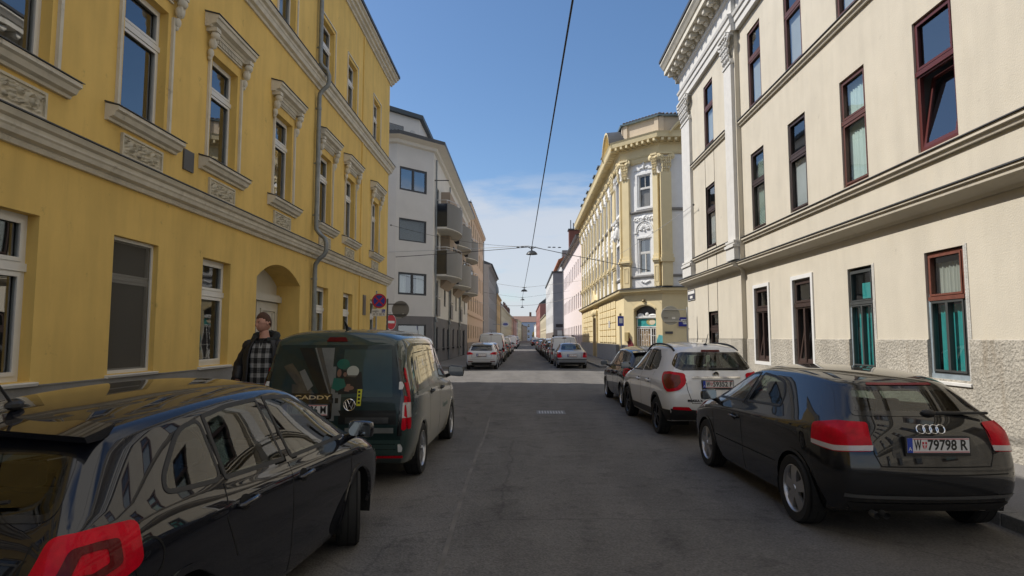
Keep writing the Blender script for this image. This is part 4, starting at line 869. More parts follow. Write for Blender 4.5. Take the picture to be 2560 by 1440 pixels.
    # wall paint beside the door, lamp, sign plates
    q = MB(FC); q.face([(2.34,.9,.006),(2.76,.9,.006),(2.76,1.9,.006),(2.5,1.95,.006),(2.34,1.6,.006)],0); q.face([(2.45,.6,.010),(2.76,.7,.010),(2.72,1.2,.010),(2.55,1.15,.010)],1); q.face([(.28,1.0,.056),(.7,.85,.056),(.7,1.35,.056),(.3,1.95,.056)],2); q.face([(.3,.5,.054),(.7,.4,.054),(.68,.95,.054),(.35,1.05,.054)],3); q.build('wall_mural', [M('turquoise_wall_paint', (.10,.36,.38), var=.3, scale=3), M('yellow_wall_paint', (.65,.58,.10), var=.3), M('maroon_wall_paint', (.16,.025,.03), var=.4), M('orange_wall_paint', (.62,.38,.12), var=.5, scale=5)], B, recalc=False)
    q = MB(FC); q.ell((1.52,4.0,.1),(.09,.10,.09),10); q.box(1.46,1.58,4.05,4.12,0,.1); q.build('globe_lamp', M('brass_lamp', (.30,.24,.14), rough=.4, metal=.6), B, smooth=True)
    q = MB(FC); q.box(.12, .38, 1.55, 2.1, 0, .16); q.build('letter_box', M('ochre_metal_box', (.45,.35,.16), rough=.6), B)
    q = MB(FM); q.box(5.9, 6.5, 2.5, 3.0, .07, .1); q.build('house_sign', M('pale_sign', (.6,.6,.62), rough=.4), B)
    q = MB(FS); q.box(.15,.6,2.0,2.14,.04,.06); q.build('wall_plaque', M('dark_plaque', (.08,.08,.09)), B)
    # blue bar sign on the side street wall
    cs = thing('bar_sign', 'blue sign with white panel and dark lettering half hidden by the cream house', 'sign', (9.6, 36.85, 2.4))
    G = lambda x, y, w: FS(x, y, w)
    q = MB(FS); q.box(.95, 3.6, 2.44, 2.98, .06, .10); q.build('sign_board', M('royal_blue_sign', (.03,.035,.30), rough=.35, var=.05), cs)
    q = MB(FS); q.face([(1.22,2.57,.104),(3.6,2.57,.104),(3.6,2.86,.104),(1.06,2.86,.104)]); q.build('sign_panel', M('white_sign_face', (.82,.82,.82), rough=.4, var=0), cs)
    q = MB(); text_mesh(q, 'CITY-BAR', .27, lambda x, y, w: FS(x, 2.715+y, .108+w), .001, bold=.006, fit=(1.14,2.10)); q.build('lettering', M('black_lettering', (.02,.02,.022), rough=.5, var=0), cs)
ornate()

# pink house, grey tower block and the low houses beyond
pk = M('pale_pink_render', (.78,.69,.67), rough=.9, var=.05, streak=.12)
row_house('pink_house', 'pale pink plain house next to the ornate yellow corner house', 'R', 6.3, 67.15, 97.5, 13.0, pk, [(1.0,3.2),(5.2,7.0),(9.0,10.9)], 11, 1.0, fm=M('pinkish_frame', (.55,.46,.44)), pm=M('pale_curtained_pane', (.28,.27,.28), rough=.1, var=.4, scale=.5), rise=2.2, band=[], cornice=M('taupe_cornice', (.45,.39,.34)), over=.6, d=.22)
def tower():
    T = thing('grey_apartment_tower', 'tall grey block with blank side wall and narrow white front', 'apartment block', (9, 150, 0)); F1 = Fac((6.3,133.2),(0,1),(-1,0)); F2 = Fac((6.3,133.2),(1,0),(0,-1))
    hs = [(3+7*k,4.6+7*k,v,v+1.9) for k in range(6) for v in (5.0,8.6,12.2)]
    mb = MB(F1); wall(mb, 0, 43, 3.0, 15.9, hs, .15); mb.build('front_wall', M('white_render', (.60,.59,.57)), T)
    mb = MB(F2); wall(mb, 0, 16, 3.6, 15.9, [], .1); mb.T = F1; mb.face([(43,0,0),(43,0,-16),(43,15.9,-16),(43,15.9,0)]); mb.build('side_wall', M('grey_firewall_render', (.30,.30,.32), rough=.95, var=.10, scale=.6, streak=.3), T)
    mb = MB(F1); mb.box(0, 43, 0, 3.0, -16, 0); mb.build('ground_floor', M('brown_stone_front', (.25,.21,.18)), T)
    mb = MB(F2); mb.box(.02, 1.9, 0, 3.58, 0, .02, 1); mb.box(2.0, 16, 3.2, 3.6, 0, .6, 0); mb.box(2.2, 6.2, 0, 3.2, 0, .05, 0); mb.box(6.2, 16, 0, 3.2, 0, .04, 1); mb.box(6.4,15,1.3,2.3,.04,.08,2); mb.box(.9,1.9,.5,3.4,.02,.1,2); mb.build('shop_front', [M('crimson_shop_front', (.24,.015,.03), rough=.4), M('grey_shop_panel', (.22,.2,.2)), M('white_shop_band', (.6,.6,.6))], T)
    mb = MB(F2); mb.box(.6, 4.6, 4.1, 4.75, 0, .15); mb.build('shop_sign', M('dark_shop_sign', (.04,.035,.04)), T)
    mb = MB(F1); mb.box(-.2, 43.2, 15.9, 16.2, -16, .25); mb.build('parapet', flashing, T)
    mb = MB(F1); mb.box(4.5, 43, 16.2, 19.2, -16, -2.2); mb.build('attic_wall', M('white_render', (.7,.7,.7)), T)
    mb = MB(F1); mb.extrude([(-1.4,19.0),(-1.4,19.3),(-8,22.5),(-16,19.2)], 4, 43); mb.build('roof', M('orange_tile_roof', (.42,.15,.07), rough=.85, var=.3, scale=3), T)
    mb = MB(F1); mb.box(5.5, 8, 19.5, 21.6, -5, -2.4); mb.build('dormer', zinc, T)
    simple_window(Fac((8.5,137.7),(1,0),(0,-1)), T, 2.0, 3.8, 16.8, 18.6, -.02, white_pvc, DP)
    for h in hs: simple_window(F1, T, *h, .12, white_pvc, DP)
    c = thing('brick_chimney', 'tall red brick chimney with two thin flues above the tiled roof', 'chimney', (10.6, 128, 0)); mb = MB(); mb.box(9.5, 12.5, 128, 130, 14, 24.3, 0); mb.box(9.3, 12.7, 127.8, 130.2, 24.3, 24.6, 1); mb.build('stack', [M('dark_red_brick', (.20,.075,.055), var=.25, scale=6), flashing], c)
    for x in (9.9, 10.5): mb = MB(); mb.tube([(x,129,24.6),(x,129,26.6-(x-9.9))], .12, 8); mb.build('flue', zinc, c)
tower()
yl = M('pale_yellow_render', (.55,.48,.34), rough=.9, var=.06, streak=.15)
row_house('low_yellow_house', 'low pale yellow house beyond the grey tower', 'R', 6.3, 177.0, 240.0, 8.6, yl, [(1.2,3.2),(4.8,6.9)], 12, 1.4, rise=1.4, roofm=flashing, band=[4.0])
row_house('red_brick_house', 'tall narrow brick red house with dark roof beyond the low yellow house', 'R', 6.3, 241.0, 315.0, 15.2, M('brick_red_render', (.36,.16,.13), rough=.9, var=.12), [(1.2,3.2),(4.8,6.9),(8.4,10.4),(11.8,13.6)], 10, 1.7, rise=4.5, roofm=flashing)
row_house('far_white_house', 'small whitish house at the far end of the right side', 'R', 6.3, 316.0, 380.0, 9.0, white_st, [(1.2,3.2),(4.8,6.9)], 8, 1.8, rise=2)
# forsythia bush at the end of the street
def bush():
    t = thing('forsythia_bush', 'yellow flowering bush at the far end of the street', 'bush', (8.8, 395, 0)); rnd = random.Random(5); mb = MB()
    for k in range(900):
        d = Vector((rnd.gauss(0,1), rnd.gauss(0,1), rnd.gauss(0,1))).normalized()*(rnd.random()**.4); p = Vector((7.4,384,3.6))+Vector((d.x*2.6,d.y*2.6,d.z*2.6)); a = Vector((rnd.gauss(0,1),rnd.gauss(0,1),rnd.gauss(0,1))).normalized()*.28; b = a.cross(Vector((rnd.random(),rnd.random(),1))).normalized()*.2
        mb.face([p-a,p+b,p+a,p-b])
    mb.build('crown', M('yellow_blossom', (.52,.40,.03), var=.3), t, recalc=False); mb = MB(); mb.tube([(7.4,384,0),(7.5,384,2),(7.4,384,3.6)], .12, 6)
    for k in range(5): mb.tube([(7.4,384,1.0),(7.4+1.5*cos(k*1.3),384+1.5*sin(k*1.3),3.6)], .05, 5)
    mb.build('trunk', M('grey_bark', (.16,.12,.09)), t)
bush()

# ------------------------------------------------------------------ ground, road, pavements, kerbs
asphalt = M('asphalt', (.130,.122,.114), rough=.9, var=.20, scale=1.4, bump=.010, bscale=55, fine=.30, streak=.0)
def asphalt_nodes():
    t = asphalt.node_tree; L = t.links.new; b = t.nodes['Principled BSDF']; src = b.inputs['Base Color'].links[0].from_socket
    tc = N(t,'ShaderNodeTexCoord'); mp = N(t,'ShaderNodeMapping'); mp.inputs['Scale'].default_value = (1.1,.12,1); L(tc.outputs['Object'], mp.inputs[0])
    n = N(t,'ShaderNodeTexNoise'); n.inputs['Scale'].default_value = 1.0; n.inputs['Detail'].default_value = 5; L(mp.outputs[0], n.inputs['Vector'])   # wear along the wheel tracks
    r = N(t,'ShaderNodeMapRange'); L(n.outputs[0], r.inputs[0]); r.inputs[1].default_value = .3; r.inputs[2].default_value = .7; r.inputs[3].default_value = .82; r.inputs[4].default_value = 1.22
    m = N(t,'ShaderNodeMixRGB', blend_type='MULTIPLY'); m.inputs[0].default_value = 1; L(src, m.inputs[1]); L(r.outputs[0], m.inputs[2])
    ns = N(t,'ShaderNodeTexNoise'); ns.inputs['Scale'].default_value = 2.7; ns.inputs['Detail'].default_value = 9; ns.inputs['Roughness'].default_value = .72; L(tc.outputs['Object'], ns.inputs['Vector'])
    rs = N(t,'ShaderNodeMapRange'); L(ns.outputs[0], rs.inputs[0]); rs.inputs[1].default_value = .33; rs.inputs[2].default_value = .47; rs.inputs[3].default_value = .60; rs.inputs[4].default_value = 1
    ms = N(t,'ShaderNodeMixRGB', blend_type='MULTIPLY'); ms.inputs[0].default_value = 1; L(m.outputs[0], ms.inputs[1]); L(rs.outputs[0], ms.inputs[2]); m = ms
    v = N(t,'ShaderNodeTexVoronoi', feature='DISTANCE_TO_EDGE'); v.inputs['Scale'].default_value = .33; n2 = N(t,'ShaderNodeTexNoise'); n2.inputs['Scale'].default_value = 2.2; n2.inputs['Detail'].default_value = 5; L(tc.outputs['Object'], n2.inputs['Vector'])
    mx = N(t,'ShaderNodeMixRGB'); mx.inputs[0].default_value = .14; L(tc.outputs['Object'], mx.inputs[1]); L(n2.outputs['Color'], mx.inputs[2]); L(mx.outputs[0], v.inputs['Vector'])
    c = N(t,'ShaderNodeMapRange'); L(v.outputs['Distance'], c.inputs[0]); c.inputs[1].default_value = 0; c.inputs[2].default_value = .006; c.inputs[3].default_value = .72; c.inputs[4].default_value = 1
    m2 = N(t,'ShaderNodeMixRGB', blend_type='MULTIPLY'); m2.inputs[0].default_value = 1; L(m.outputs[0], m2.inputs[1]); L(c.outputs[0], m2.inputs[2]); L(m2.outputs[0], b.inputs['Base Color'])
asphalt_nodes()
pave = M('pavement_asphalt', (.19,.18,.17), rough=.92, var=.14, scale=1.4, bump=.006, bscale=80, fine=.2)
stone = M('granite_kerb', (.20,.195,.185), rough=.85, var=.2, scale=7, bump=.004, bscale=50, fine=.2)
q = MB(); q.face([(-700,-300,-.02),(700,-300,-.02),(700,1500,-.02),(-700,1500,-.02)]); tag(q.build('ground', M('bare_ground', (.14,.13,.115), var=.2)), kind='structure')
KL, KR = -3.32, 4.45
def road():
    mb = MB(); ys = [-40]+[i*2.0 for i in range(-10, 60)]+[130+i*12 for i in range(30)]
    def z(x): u = (x-(KL+KR)/2)/((KR-KL)/2); return .03*(1-min(1, abs(u))**2)
    xs = [KL+(KR-KL)*k/10 for k in range(11)]
    for a, c in zip(ys, ys[1:]):
        for x0, x1 in zip(xs, xs[1:]): mb.face([(x0,a,z(x0)),(x1,a,z(x1)),(x1,c,z(x1)),(x0,c,z(x0))])
    tag(mb.build('road', asphalt, smooth=True), kind='structure')
    mb = MB()
    for x0, x1 in ((-80,KL),(KR,80)): mb.face([(x0,26.6,0),(x1,26.6,0),(x1,33.9,0),(x0,33.9,0)]); mb.face([(x0,99,0),(x1,99,0),(x1,131,0),(x0,131,0)]) if x0 > 0 else mb.face([(x0,85.5,0),(x1,85.5,0),(x1,94,0),(x0,94,0)])
    tag(mb.build('side_road', asphalt), kind='structure')
road()
def pavement(pts_list, zk=.12):
    mb = MB(); kb = MB()
    for (xk, xw, y0, y1) in pts_list:
        s = 1 if xw > xk else -1
        mb.face([(xk+s*.16,y0,zk),(xk+s*.16,y1,zk),(xw,y1,zk+.035),(xw,y0,zk+.035)])
        mb.face([(xk+s*.16,y0,zk),(xw,y0,zk+.035),(xw,y0,-.01),(xk+s*.16,y0,-.01)]); mb.face([(xk+s*.16,y1,zk),(xw,y1,zk+.035),(xw,y1,-.01),(xk+s*.16,y1,-.01)])
        y = y0
        while y < min(y1, 120):
            e = min(y+1.0, y1); a, b = sorted((xk, xk+s*.158)); kb.bbox(a, b, y+.006, e-.006, -.05, zk+.004, .012); y = e
        if y1 > 120: a, b = sorted((xk, xk+s*.158)); kb.box(a, b, max(120,y0), y1, -.05, zk+.004)
    return mb, kb
L_ = [(KL,-5.7,-30,25.2),(KL,-5.7,35.3,84.2),(KL,-5.7,95.2,147),(KL,-5.7,152,440)]
R_ = [(KR,6.35,-30,24.0),(KR,6.35,36.6,97.6),(KR,6.35,132.6,440)]
for pl in (L_, R_):
    a, b = pavement(pl); tag(a.build('pavement', pave), kind='structure'); tag(b.build('kerb', stone), kind='structure')
mb = MB()
for (x0, x1, y0, y1) in ((-60,-5.7,24.9,25.2),(-60,-5.7,33.9,35.7),(-60,-5.7,24.95,26.6),(6.35,60,23.2,25.0),(6.35,60,34.6,37.1),(-60,-5.6,83.9,85.5),(-60,-5.6,94,95.6),(6.3,60,97.5,99),(6.3,60,131,133.3)):
    mb.box(x0, x1, y0, y1, -.05, .14)
tag(mb.build('side_pavement', pave), kind='structure')
# old trench seam in the asphalt, bits of litter
seam = M('asphalt_seam', (.160,.148,.135), rough=.9, var=.35, scale=3); mb = MB(); rnd = random.Random(4); P = [(-.60-.012*k+.025*sin(k*.7)+.02*rnd.random(), 1.5+k*.9) for k in range(26)]
for (x0, y0), (x1, y1) in zip(P, P[1:]):
    z = lambda x: .03*(1-min(1, abs((x-(KL+KR)/2)/((KR-KL)/2)))**2)+.004
    w0, w1 = .018+.012*rnd.random(), .018+.012*rnd.random()
    mb.face([(x0-.02,y0,z(x0-.02)),(x0+.02,y0,z(x0+.02)),(x1+.02,y1,z(x1+.02)),(x1-.02,y1,z(x1-.02))])
tag(mb.build('road_seam', seam), kind='structure')
def road_patch(name, x0, x1, y0, y1, mat, wob=.0):
    z = lambda x: .03*(1-min(1, abs((x-(KL+KR)/2)/((KR-KL)/2)))**2)+.0042; mb = MB(); n = 8
    for k in range(n):
        a, b = x0+(x1-x0)*k/n, x0+(x1-x0)*(k+1)/n; mb.face([(a,y0+wob*sin(k*2.1),z(a)),(b,y0+wob*sin((k+1)*2.1),z(b)),(b,y1+wob*sin((k+1)*1.7+1),z(b)),(a,y1+wob*sin(k*1.7+1),z(a))])
    tag(mb.build(name, mat), kind='structure')
rep_m = M('repair_asphalt', (.118,.110,.102), rough=.9, var=.18, scale=1.6, bump=.008, bscale=60, fine=.35)
road_patch('road_repair', .9, 1.85, 17.2, 20.4, rep_m, .03); road_patch('road_repair', -1.05, -.75, 9.5, 22.8, rep_m, .02)
# drain grate in the road
g = thing('drain_grate', 'cast iron drain grate set in the asphalt', 'drain grate', (.62, 14.5, .03)); gx, gy = .62, 14.5
mb = MB(); mb.box(gx-.33, gx+.33, gy-.33, gy+.33, .01, .0335, 0); mb.build('frame', M('cast_iron', (.15,.145,.14), rough=.6, metal=.3, var=.25, scale=12), g)
mb = MB()
for k in range(9): x = gx-.26+k*.065; mb.box(x-.012, x+.012, gy-.24, gy+.24, .0335, .0375)
mb.build('slot_row', M('pale_worn_iron', (.42,.41,.39), rough=.5, var=.2), g)
q = MB()
rnd = random.Random(11)
# ------------------------------------------------------------------ car builder
from mathutils.interpolate import poly_3d_calc
car_glass = glass_mat('tinted_car_glass', tint=(.42,.48,.45), ior=1.62, rough=.0)
dark_glass = glass_mat('dark_car_glass', tint=(.10,.115,.115), ior=1.75, rough=.0)
trim = M('black_plastic_trim', (.018,.018,.019), rough=.55, var=.15)
gloss_black = M('gloss_black_trim', (.010,.010,.011), rough=.12, var=0, coat=.6)
gap_m = M('panel_gap', (.004,.004,.004), rough=.9, var=0)
rubber = M('tyre_rubber', (.017,.017,.017), rough=.85, var=.2, bump=.002, bscale=120)
alloy = M('silver_alloy', (.50,.50,.51), rough=.32, metal=.75, var=.08)
black_alloy = M('black_alloy', (.02,.02,.022), rough=.3, metal=.3, var=0)
chrome = M('chrome_trim', (.75,.75,.76), rough=.12, metal=1, var=0)
cabin = M('dark_cabin_fabric', (.022,.023,.025), rough=.9, var=.2)
lampred = M('red_lamp_glass', (.52,.002,.016), rough=.35, var=.30, scale=11, coat=.22, bump=.003, bscale=22, spec=.1)
lampdark = M('dark_red_lamp_glass', (.10,.004,.006), rough=.3, var=.25, scale=12, coat=.25, spec=.1)
lampclear = M('clear_lamp_glass', (.55,.50,.49), rough=.15, var=.1, scale=20, coat=.6)
plate_w = M('white_number_plate', (.72,.72,.72), rough=.35, var=.04)
plate_b = M('blue_plate_band', (.02,.06,.42), rough=.35, var=0)
plate_k = M('black_plate_lettering', (.012,.012,.012), rough=.5, var=0)
plate_r = M('red_plate_stripe', (.55,.03,.05), rough=.4, var=0)
def paint(name, col, metal=.0, rough=.5):
    m = M(name, col, rough=rough, var=.0, metal=metal, coat=1.0, spec=.12); b = m.node_tree.nodes['Principled BSDF']; b.inputs['Coat IOR'].default_value = 1.62; b.inputs['Coat Roughness'].default_value = .012; return m
def sub(pts, step, closed=True):
    out = []; n = len(pts)
    for i in range(n if closed else n-1):
        a, b = Vector(pts[i]), Vector(pts[(i+1) % n]); k = max(1, int((b-a).length/step))
        out += [a.lerp(b, j/k) for j in range(k)]
    return out
def rnd_poly(pts, r, seg=5):
    out = []; n = len(pts)
    for i in range(n):
        p, a, b = Vector(pts[i]), Vector(pts[i-1]), Vector(pts[(i+1) % n]); ra = min(r, (a-p).length*.45); rb = min(r, (b-p).length*.45)
        A = p+(a-p).normalized()*ra; B = p+(b-p).normalized()*rb
        out += [(A*(1-t)**2+p*2*t*(1-t)+B*t*t) for t in [k/seg for k in range(seg+1)]]
    return out
def inside(p, poly):
    c = False; n = len(poly); x, y = p[0], p[1]
    for i in range(n):
        a, b = poly[i], poly[i-1]
        if (a[1] > y) != (b[1] > y) and x < (b[0]-a[0])*(y-a[1])/(b[1]-a[1])+a[0]: c = not c
    return c
def shrink(poly, d):
    n = len(poly); out = []; A = sum(poly[i-1][0]*poly[i][1]-poly[i][0]*poly[i-1][1] for i in range(n)); s = 1 if A > 0 else -1
    for i in range(n):
        p, a, b = Vector(poly[i]), Vector(poly[i-1]), Vector(poly[(i+1) % n]); e1, e2 = (p-a), (b-p)
        if e1.length < 1e-7 or e2.length < 1e-7: out.append(p); continue
        n1 = Vector((-e1.y, e1.x)).normalized()*s; n2 = Vector((-e2.y, e2.x)).normalized()*s; m = (n1+n2)
        if m.length < .2: m = n1
        m = m.normalized(); out.append(p+m*d/max(.5, m.dot(n1)))
    return out
def strip(pts, w):
    """closed polygon of a thin line"""
    P = [Vector(p) for p in pts]; l, r = [], []
    for i, p in enumerate(P):
        d = (P[min(i+1, len(P)-1)]-P[max(i-1, 0)]).normalized(); nn = Vector((-d.y, d.x))*w/2; l.append(p+nn); r.append(p-nn)
    return l+r[::-1]
AX = {'BR':Vector((.7071,-.7071,0)),'BL':Vector((-.7071,-.7071,0)),'R':Vector((1,0,0)),'L':Vector((-1,0,0)),'B':Vector((0,-1,0)),'F':Vector((0,1,0)),'T':Vector((0,0,1))}
class Car:
    def __init__(s, spec, level=3):
        s.S = spec; s.L = spec['L']; s.T = lambda x, y, z: Vector((x, y-s.L/2, z)); s.cage(level)
    def mb(s): return MB(s.T)
    def cage(s, level):
        R = s.S['rings']; fr = (-1,-.5,0,.5,1); bm = bmesh.new(); rings = []; crown = s.S.get('crown', .03)
        cl = bm.edges.layers.float.new('crease_edge')
        for ri, P in enumerate(R):
            n = len(P); d = {}
            for r, (x, y, z) in enumerate(P):
                for f in (fr if r in (0, n-1) else (-1, 1)):
                    dz = crown*(1-f*f) if r == n-1 else 0
                    d[(r, f)] = bm.verts.new((x*f, y, z+dz))
            rings.append(d)
        n = len(R[0]); loop = [(r, -1) for r in range(n)]+[(n-1, f) for f in fr[1:-1]]+[(r, 1) for r in range(n-1, -1, -1)]+[(0, f) for f in fr[-2:0:-1]]
        for A, B in zip(rings, rings[1:]):
            for k in range(len(loop)):
                a, b = loop[k], loop[(k+1) % len(loop)]; bm.faces.new((A[a], A[b], B[b], B[a]))
        for end, sg in ((0, -1), (-1, 1)):
            d = rings[end]; P = R[end]; g = {}
            for r in range(n):
                for f in fr:
                    if (r, f) in d: g[(r, f)] = d[(r, f)]
                    else: x, y, z = P[r]; g[(r, f)] = bm.verts.new((x*f, y+sg*s.S.get('bulge', .05)*(1-f*f), z))
            for r in range(n-1):
                for f0, f1 in zip(fr, fr[1:]): bm.faces.new((g[(r,f0)], g[(r,f1)], g[(r+1,f1)], g[(r+1,f0)]))
        bmesh.ops.recalc_face_normals(bm, faces=bm.faces)
        cr = s.S.get('crease', {})
        for A, B in zip(rings, rings[1:]):
            for r, c in cr.items():
                for f in (-1, 1):
                    e = bm.edges.get((A[(r,f)], B[(r,f)]))
                    if e: e[cl] = c
        for i, c in s.S.get('rcrease', {}).items():
            d = rings[i]
            for k in range(len(loop)):
                e = bm.edges.get((d[loop[k]], d[loop[(k+1) % len(loop)]]))
                if e: e[cl] = c
        me = bpy.data.meshes.new('cage'); bm.to_mesh(me); bm.free(); ob = bpy.data.objects.new('cage', me); COL.objects.link(ob)
        md = ob.modifiers.new('s', 'SUBSURF'); md.levels = level; md.render_levels = level
        dg = bpy.context.evaluated_depsgraph_get(); ev = ob.evaluated_get(dg); m2 = ev.to_mesh()
        s.V = [v.co.copy() for v in m2.vertices]; s.F = [tuple(p.vertices) for p in m2.polygons]; s.NF = [p.normal.copy() for p in m2.polygons]; s.VN = [v.normal.copy() for v in m2.vertices]
        ev.to_mesh_clear(); bpy.data.objects.remove(ob); bpy.data.meshes.remove(me)
        s.B = BVHTree.FromPolygons(s.V, s.F); s.dead = set()
    def ray(s, pj, a, b):
        o, d = {'BR':((.7071*a+6.36,.7071*a-6.36,b),(-.7071,.7071,0)), 'BL':((-.7071*a-6.36,.7071*a-6.36,b),(.7071,.7071,0)), 'R':((9,a,b),(-1,0,0)), 'L':((-9,a,b),(1,0,0)), 'B':((a,-9,b),(0,1,0)), 'F':((a,s.L+9,b),(0,-1,0)), 'T':((a,b,9),(0,0,-1))}[pj]
        h = s.B.ray_cast(Vector(o), Vector(d))
        if h[0] is None: return h
        f = s.F[h[2]]; w = poly_3d_calc([s.V[k] for k in f], h[0]); n = Vector()
        for k, q in zip(f, w): n += s.VN[k]*q
        return (h[0], n.normalized(), h[2], h[3])
    def flat(s, pj, c): return (c.y, c.z) if pj in 'RL' else ((c.x, c.z) if pj in 'BF' else (c.x, c.y))
    def cut(s, pj, poly, d=.012):
        q = shrink(poly, d); ax = {'R':(1,0,0),'L':(-1,0,0),'B':(0,-1,0),'F':(0,1,0),'T':(0,0,1)}[pj]; ax = Vector(ax)
        for i, f in enumerate(s.F):
            if s.NF[i].dot(ax) < .12: continue
            c = sum((s.V[k] for k in f), Vector())/len(f)
            if inside(s.flat(pj, c), q): s.dead.add(i)
    def wheelcut(s, y, z, r):
        for i, f in enumerate(s.F):
            c = sum((s.V[k] for k in f), Vector())/len(f)
            if abs(c.x) > .42 and (c.y-y)**2+(c.z-z)**2 < (r+.008)**2: s.dead.add(i)
    def decal(s, mb, pj, poly, hole=None, off=.004, step=.045, m=None, rim=.010, nmin=.42):
        if pj == 'L' or pj == 'R': pass
        B = sub(poly, step); E = [(i, (i+1) % len(B)) for i in range(len(B))]; P = list(B)
        if hole:
            H = sub(hole, step); o = len(P); P += H; E += [(o+i, o+(i+1) % len(H)) for i in range(len(H))]
        xs = [p[0] for p in B]; ys = [p[1] for p in B]; x = min(xs)+step*.5
        pin = shrink(poly, step*.35)
        while x < max(xs):
            y = min(ys)+step*.5
            while y < max(ys):
                if inside((x, y), pin) and not (hole and inside((x, y), shrink(hole, -step*.35))): P.append(Vector((x, y)))
                y += step
            x += step
        vo, eo, fo, *_ = delaunay_2d_cdt([Vector((p[0], p[1])) for p in P], E, [], 0, 1e-6)
        hit = []
        for v in vo:
            h = s.ray(pj, v[0], v[1]); hit.append((h[0], h[1]) if h[0] is not None and h[1].dot(AX[pj]) > nmin else None)
        tri = []
        for f in fo:
            c = sum((Vector((vo[k][0], vo[k][1])) for k in f), Vector((0,0)))/len(f)
            if not inside(c, B) or (hole and inside(c, H)) or any(hit[k] is None for k in f): continue
            tri.append(f)
        ed = {}
        ids = {}
        def vid(k):
            if k not in ids: ids[k] = mb.pt(hit[k][0]+hit[k][1]*off); mb.nv[ids[k]] = hit[k][1]
            return ids[k]
        mm = mb.cur if m is None else m
        for f in tri:
            f = list(f); a_, b_, c_ = (hit[k][0] for k in f[:3])
            if (b_-a_).cross(c_-a_).dot(hit[f[0]][1]) < 0: f = f[::-1]
            mb.f.append([vid(k) for k in f]); mb.mi.append(mm)
            for a, b in zip(f, list(f[1:])+[f[0]]): ed[(min(a,b),max(a,b))] = ed.get((min(a,b),max(a,b)), 0)+1
        if rim:
            low = {}
            for (a, b), c in ed.items():
                if c == 1:
                    for k in (a, b):
                        if k not in low: low[k] = mb.pt(hit[k][0]+hit[k][1]*(off-rim)); mb.nv[low[k]] = hit[k][1]
                    mb.f.append([vid(a), vid(b), low[b], low[a]]); mb.mi.append(mm)
    def body(s, root, mat, name='body'):
        keep = [f for i, f in enumerate(s.F) if i not in s.dead]; mb = s.mb(); mb.v = [s.T(*v) for v in s.V]; mb.f = [list(f) for f in keep]; mb.mi = [0]*len(keep)
        o = mb.build(name, mat, root, smooth=True, sharp=50, merge=0, recalc=False); bm = bmesh.new(); bm.from_mesh(o.data); bmesh.ops.delete(bm, geom=[v for v in bm.verts if not v.link_faces], context='VERTS'); bm.to_mesh(o.data); bm.free(); return o
    def glass(s, root, pj, poly, glassm, frit=.032, fm=None, name='window', cutd=.014):
        s.cut(pj, poly, cutd); hole = shrink(poly, frit)
        mb = s.mb(); s.decal(mb, pj, poly, hole, .004, .05, 0, nmin=.1); o = mb.build(name, fm or trim, root, smooth=True, merge=0, recalc=False)
        mb = s.mb(); s.decal(mb, pj, shrink(poly, frit*.5), None, .0025, .06, 0, rim=0, nmin=.1); mb.build('pane', glassm, o, smooth=True, merge=0, recalc=False); return o
    def corner(s, pts): return [(.7071*(x+y), z) for x, y, z in pts]     # rear corner seen diagonally
    def part(s, root, name, mat, items, off=.004, rim=.012, step=.04, smooth=True):
        mb = s.mb()
        for it in items:
            pj, poly = it[0], it[1]; s.decal(mb, pj, poly, it[3] if len(it) > 3 else None, off, step, it[2] if len(it) > 2 else 0, rim)
        return mb.build(name, mat, root, smooth=smooth, sharp=180, merge=0, recalc=False)
    def wheel(s, root, x, y, r, side, style, w=.21, steer=0.0, rimr=None):
        """tyre and rim; side=+1 right, -1 left"""
        rimr = rimr or r*.70; M_ = Matrix.Rotation(steer, 3, 'Z'); c0 = Vector((x, y, r))
        def W(a, b, c): v = M_ @ Vector((a*side, b, c)); p = c0+v; return s.T(p.x, p.y, p.z)
        t = MB(W); ww = w/2
        t.lathe([(rimr*.97,-ww*.9),(r*.93,-ww),(r*.985,-ww*.82),(r,-ww*.55),(r,ww*.55),(r*.985,ww*.82),(r*.93,ww),(rimr*1.03,ww*.93),(rimr*.97,ww*.80)], 40, (0,0,0), 0)
        for k in (-.35, 0, .35): t.lathe([(r+.0015, k*w-.006),(r+.0015,k*w+.006)], 40, (0,0,0), 0, m=1)
        wh = t.build('wheel', [rubber, gap_m], root, smooth=True, sharp=30)
        g = MB(W); f = ww*.78
        g.lathe([(rimr*.99,f+.012),(rimr*.955,f+.014),(rimr*.90,f-.01),(rimr*.88,f-.06)], 40, (0,0,0), 0)
        g.lathe([(rimr*.16,f+.0),(rimr*.14,f+.012),(0,f+.012)], 16, (0,0,0), 0)
        n = style.get('n', 5); wo, wi = style.get('wo', .10), style.get('wi', .075)
        for k in range(n):
            for dl in ((-style['split'], style['split']) if 'split' in style else (0,)):
                a = 2*pi*k/n+.3; A = lambda rr, tw, ex: (ex, rr*cos(a+dl*(rr/rimr))-tw*sin(a), rr*sin(a+dl*(rr/rimr))+tw*cos(a))
                r0, r1 = rimr*.10, rimr*.92; P = []
                for rr, tw, ex in ((r0,wi*rimr,f+.004),(rimr*.55,(wi+wo)/2*rimr*.85,f+.008),(r1,wo*rimr,f-.004)): P.append((A(rr,-tw,ex), A(rr,tw,ex), A(rr,-tw,ex-.03), A(rr,tw,ex-.03)))
                for p, q in zip(P, P[1:]): g.face([p[0],p[1],q[1],q[0]]); g.face([p[0],q[0],q[2],p[2]]); g.face([p[1],p[3],q[3],q[1]])
        g.build('rim', style.get('mat', alloy), wh, smooth=True, sharp=30)
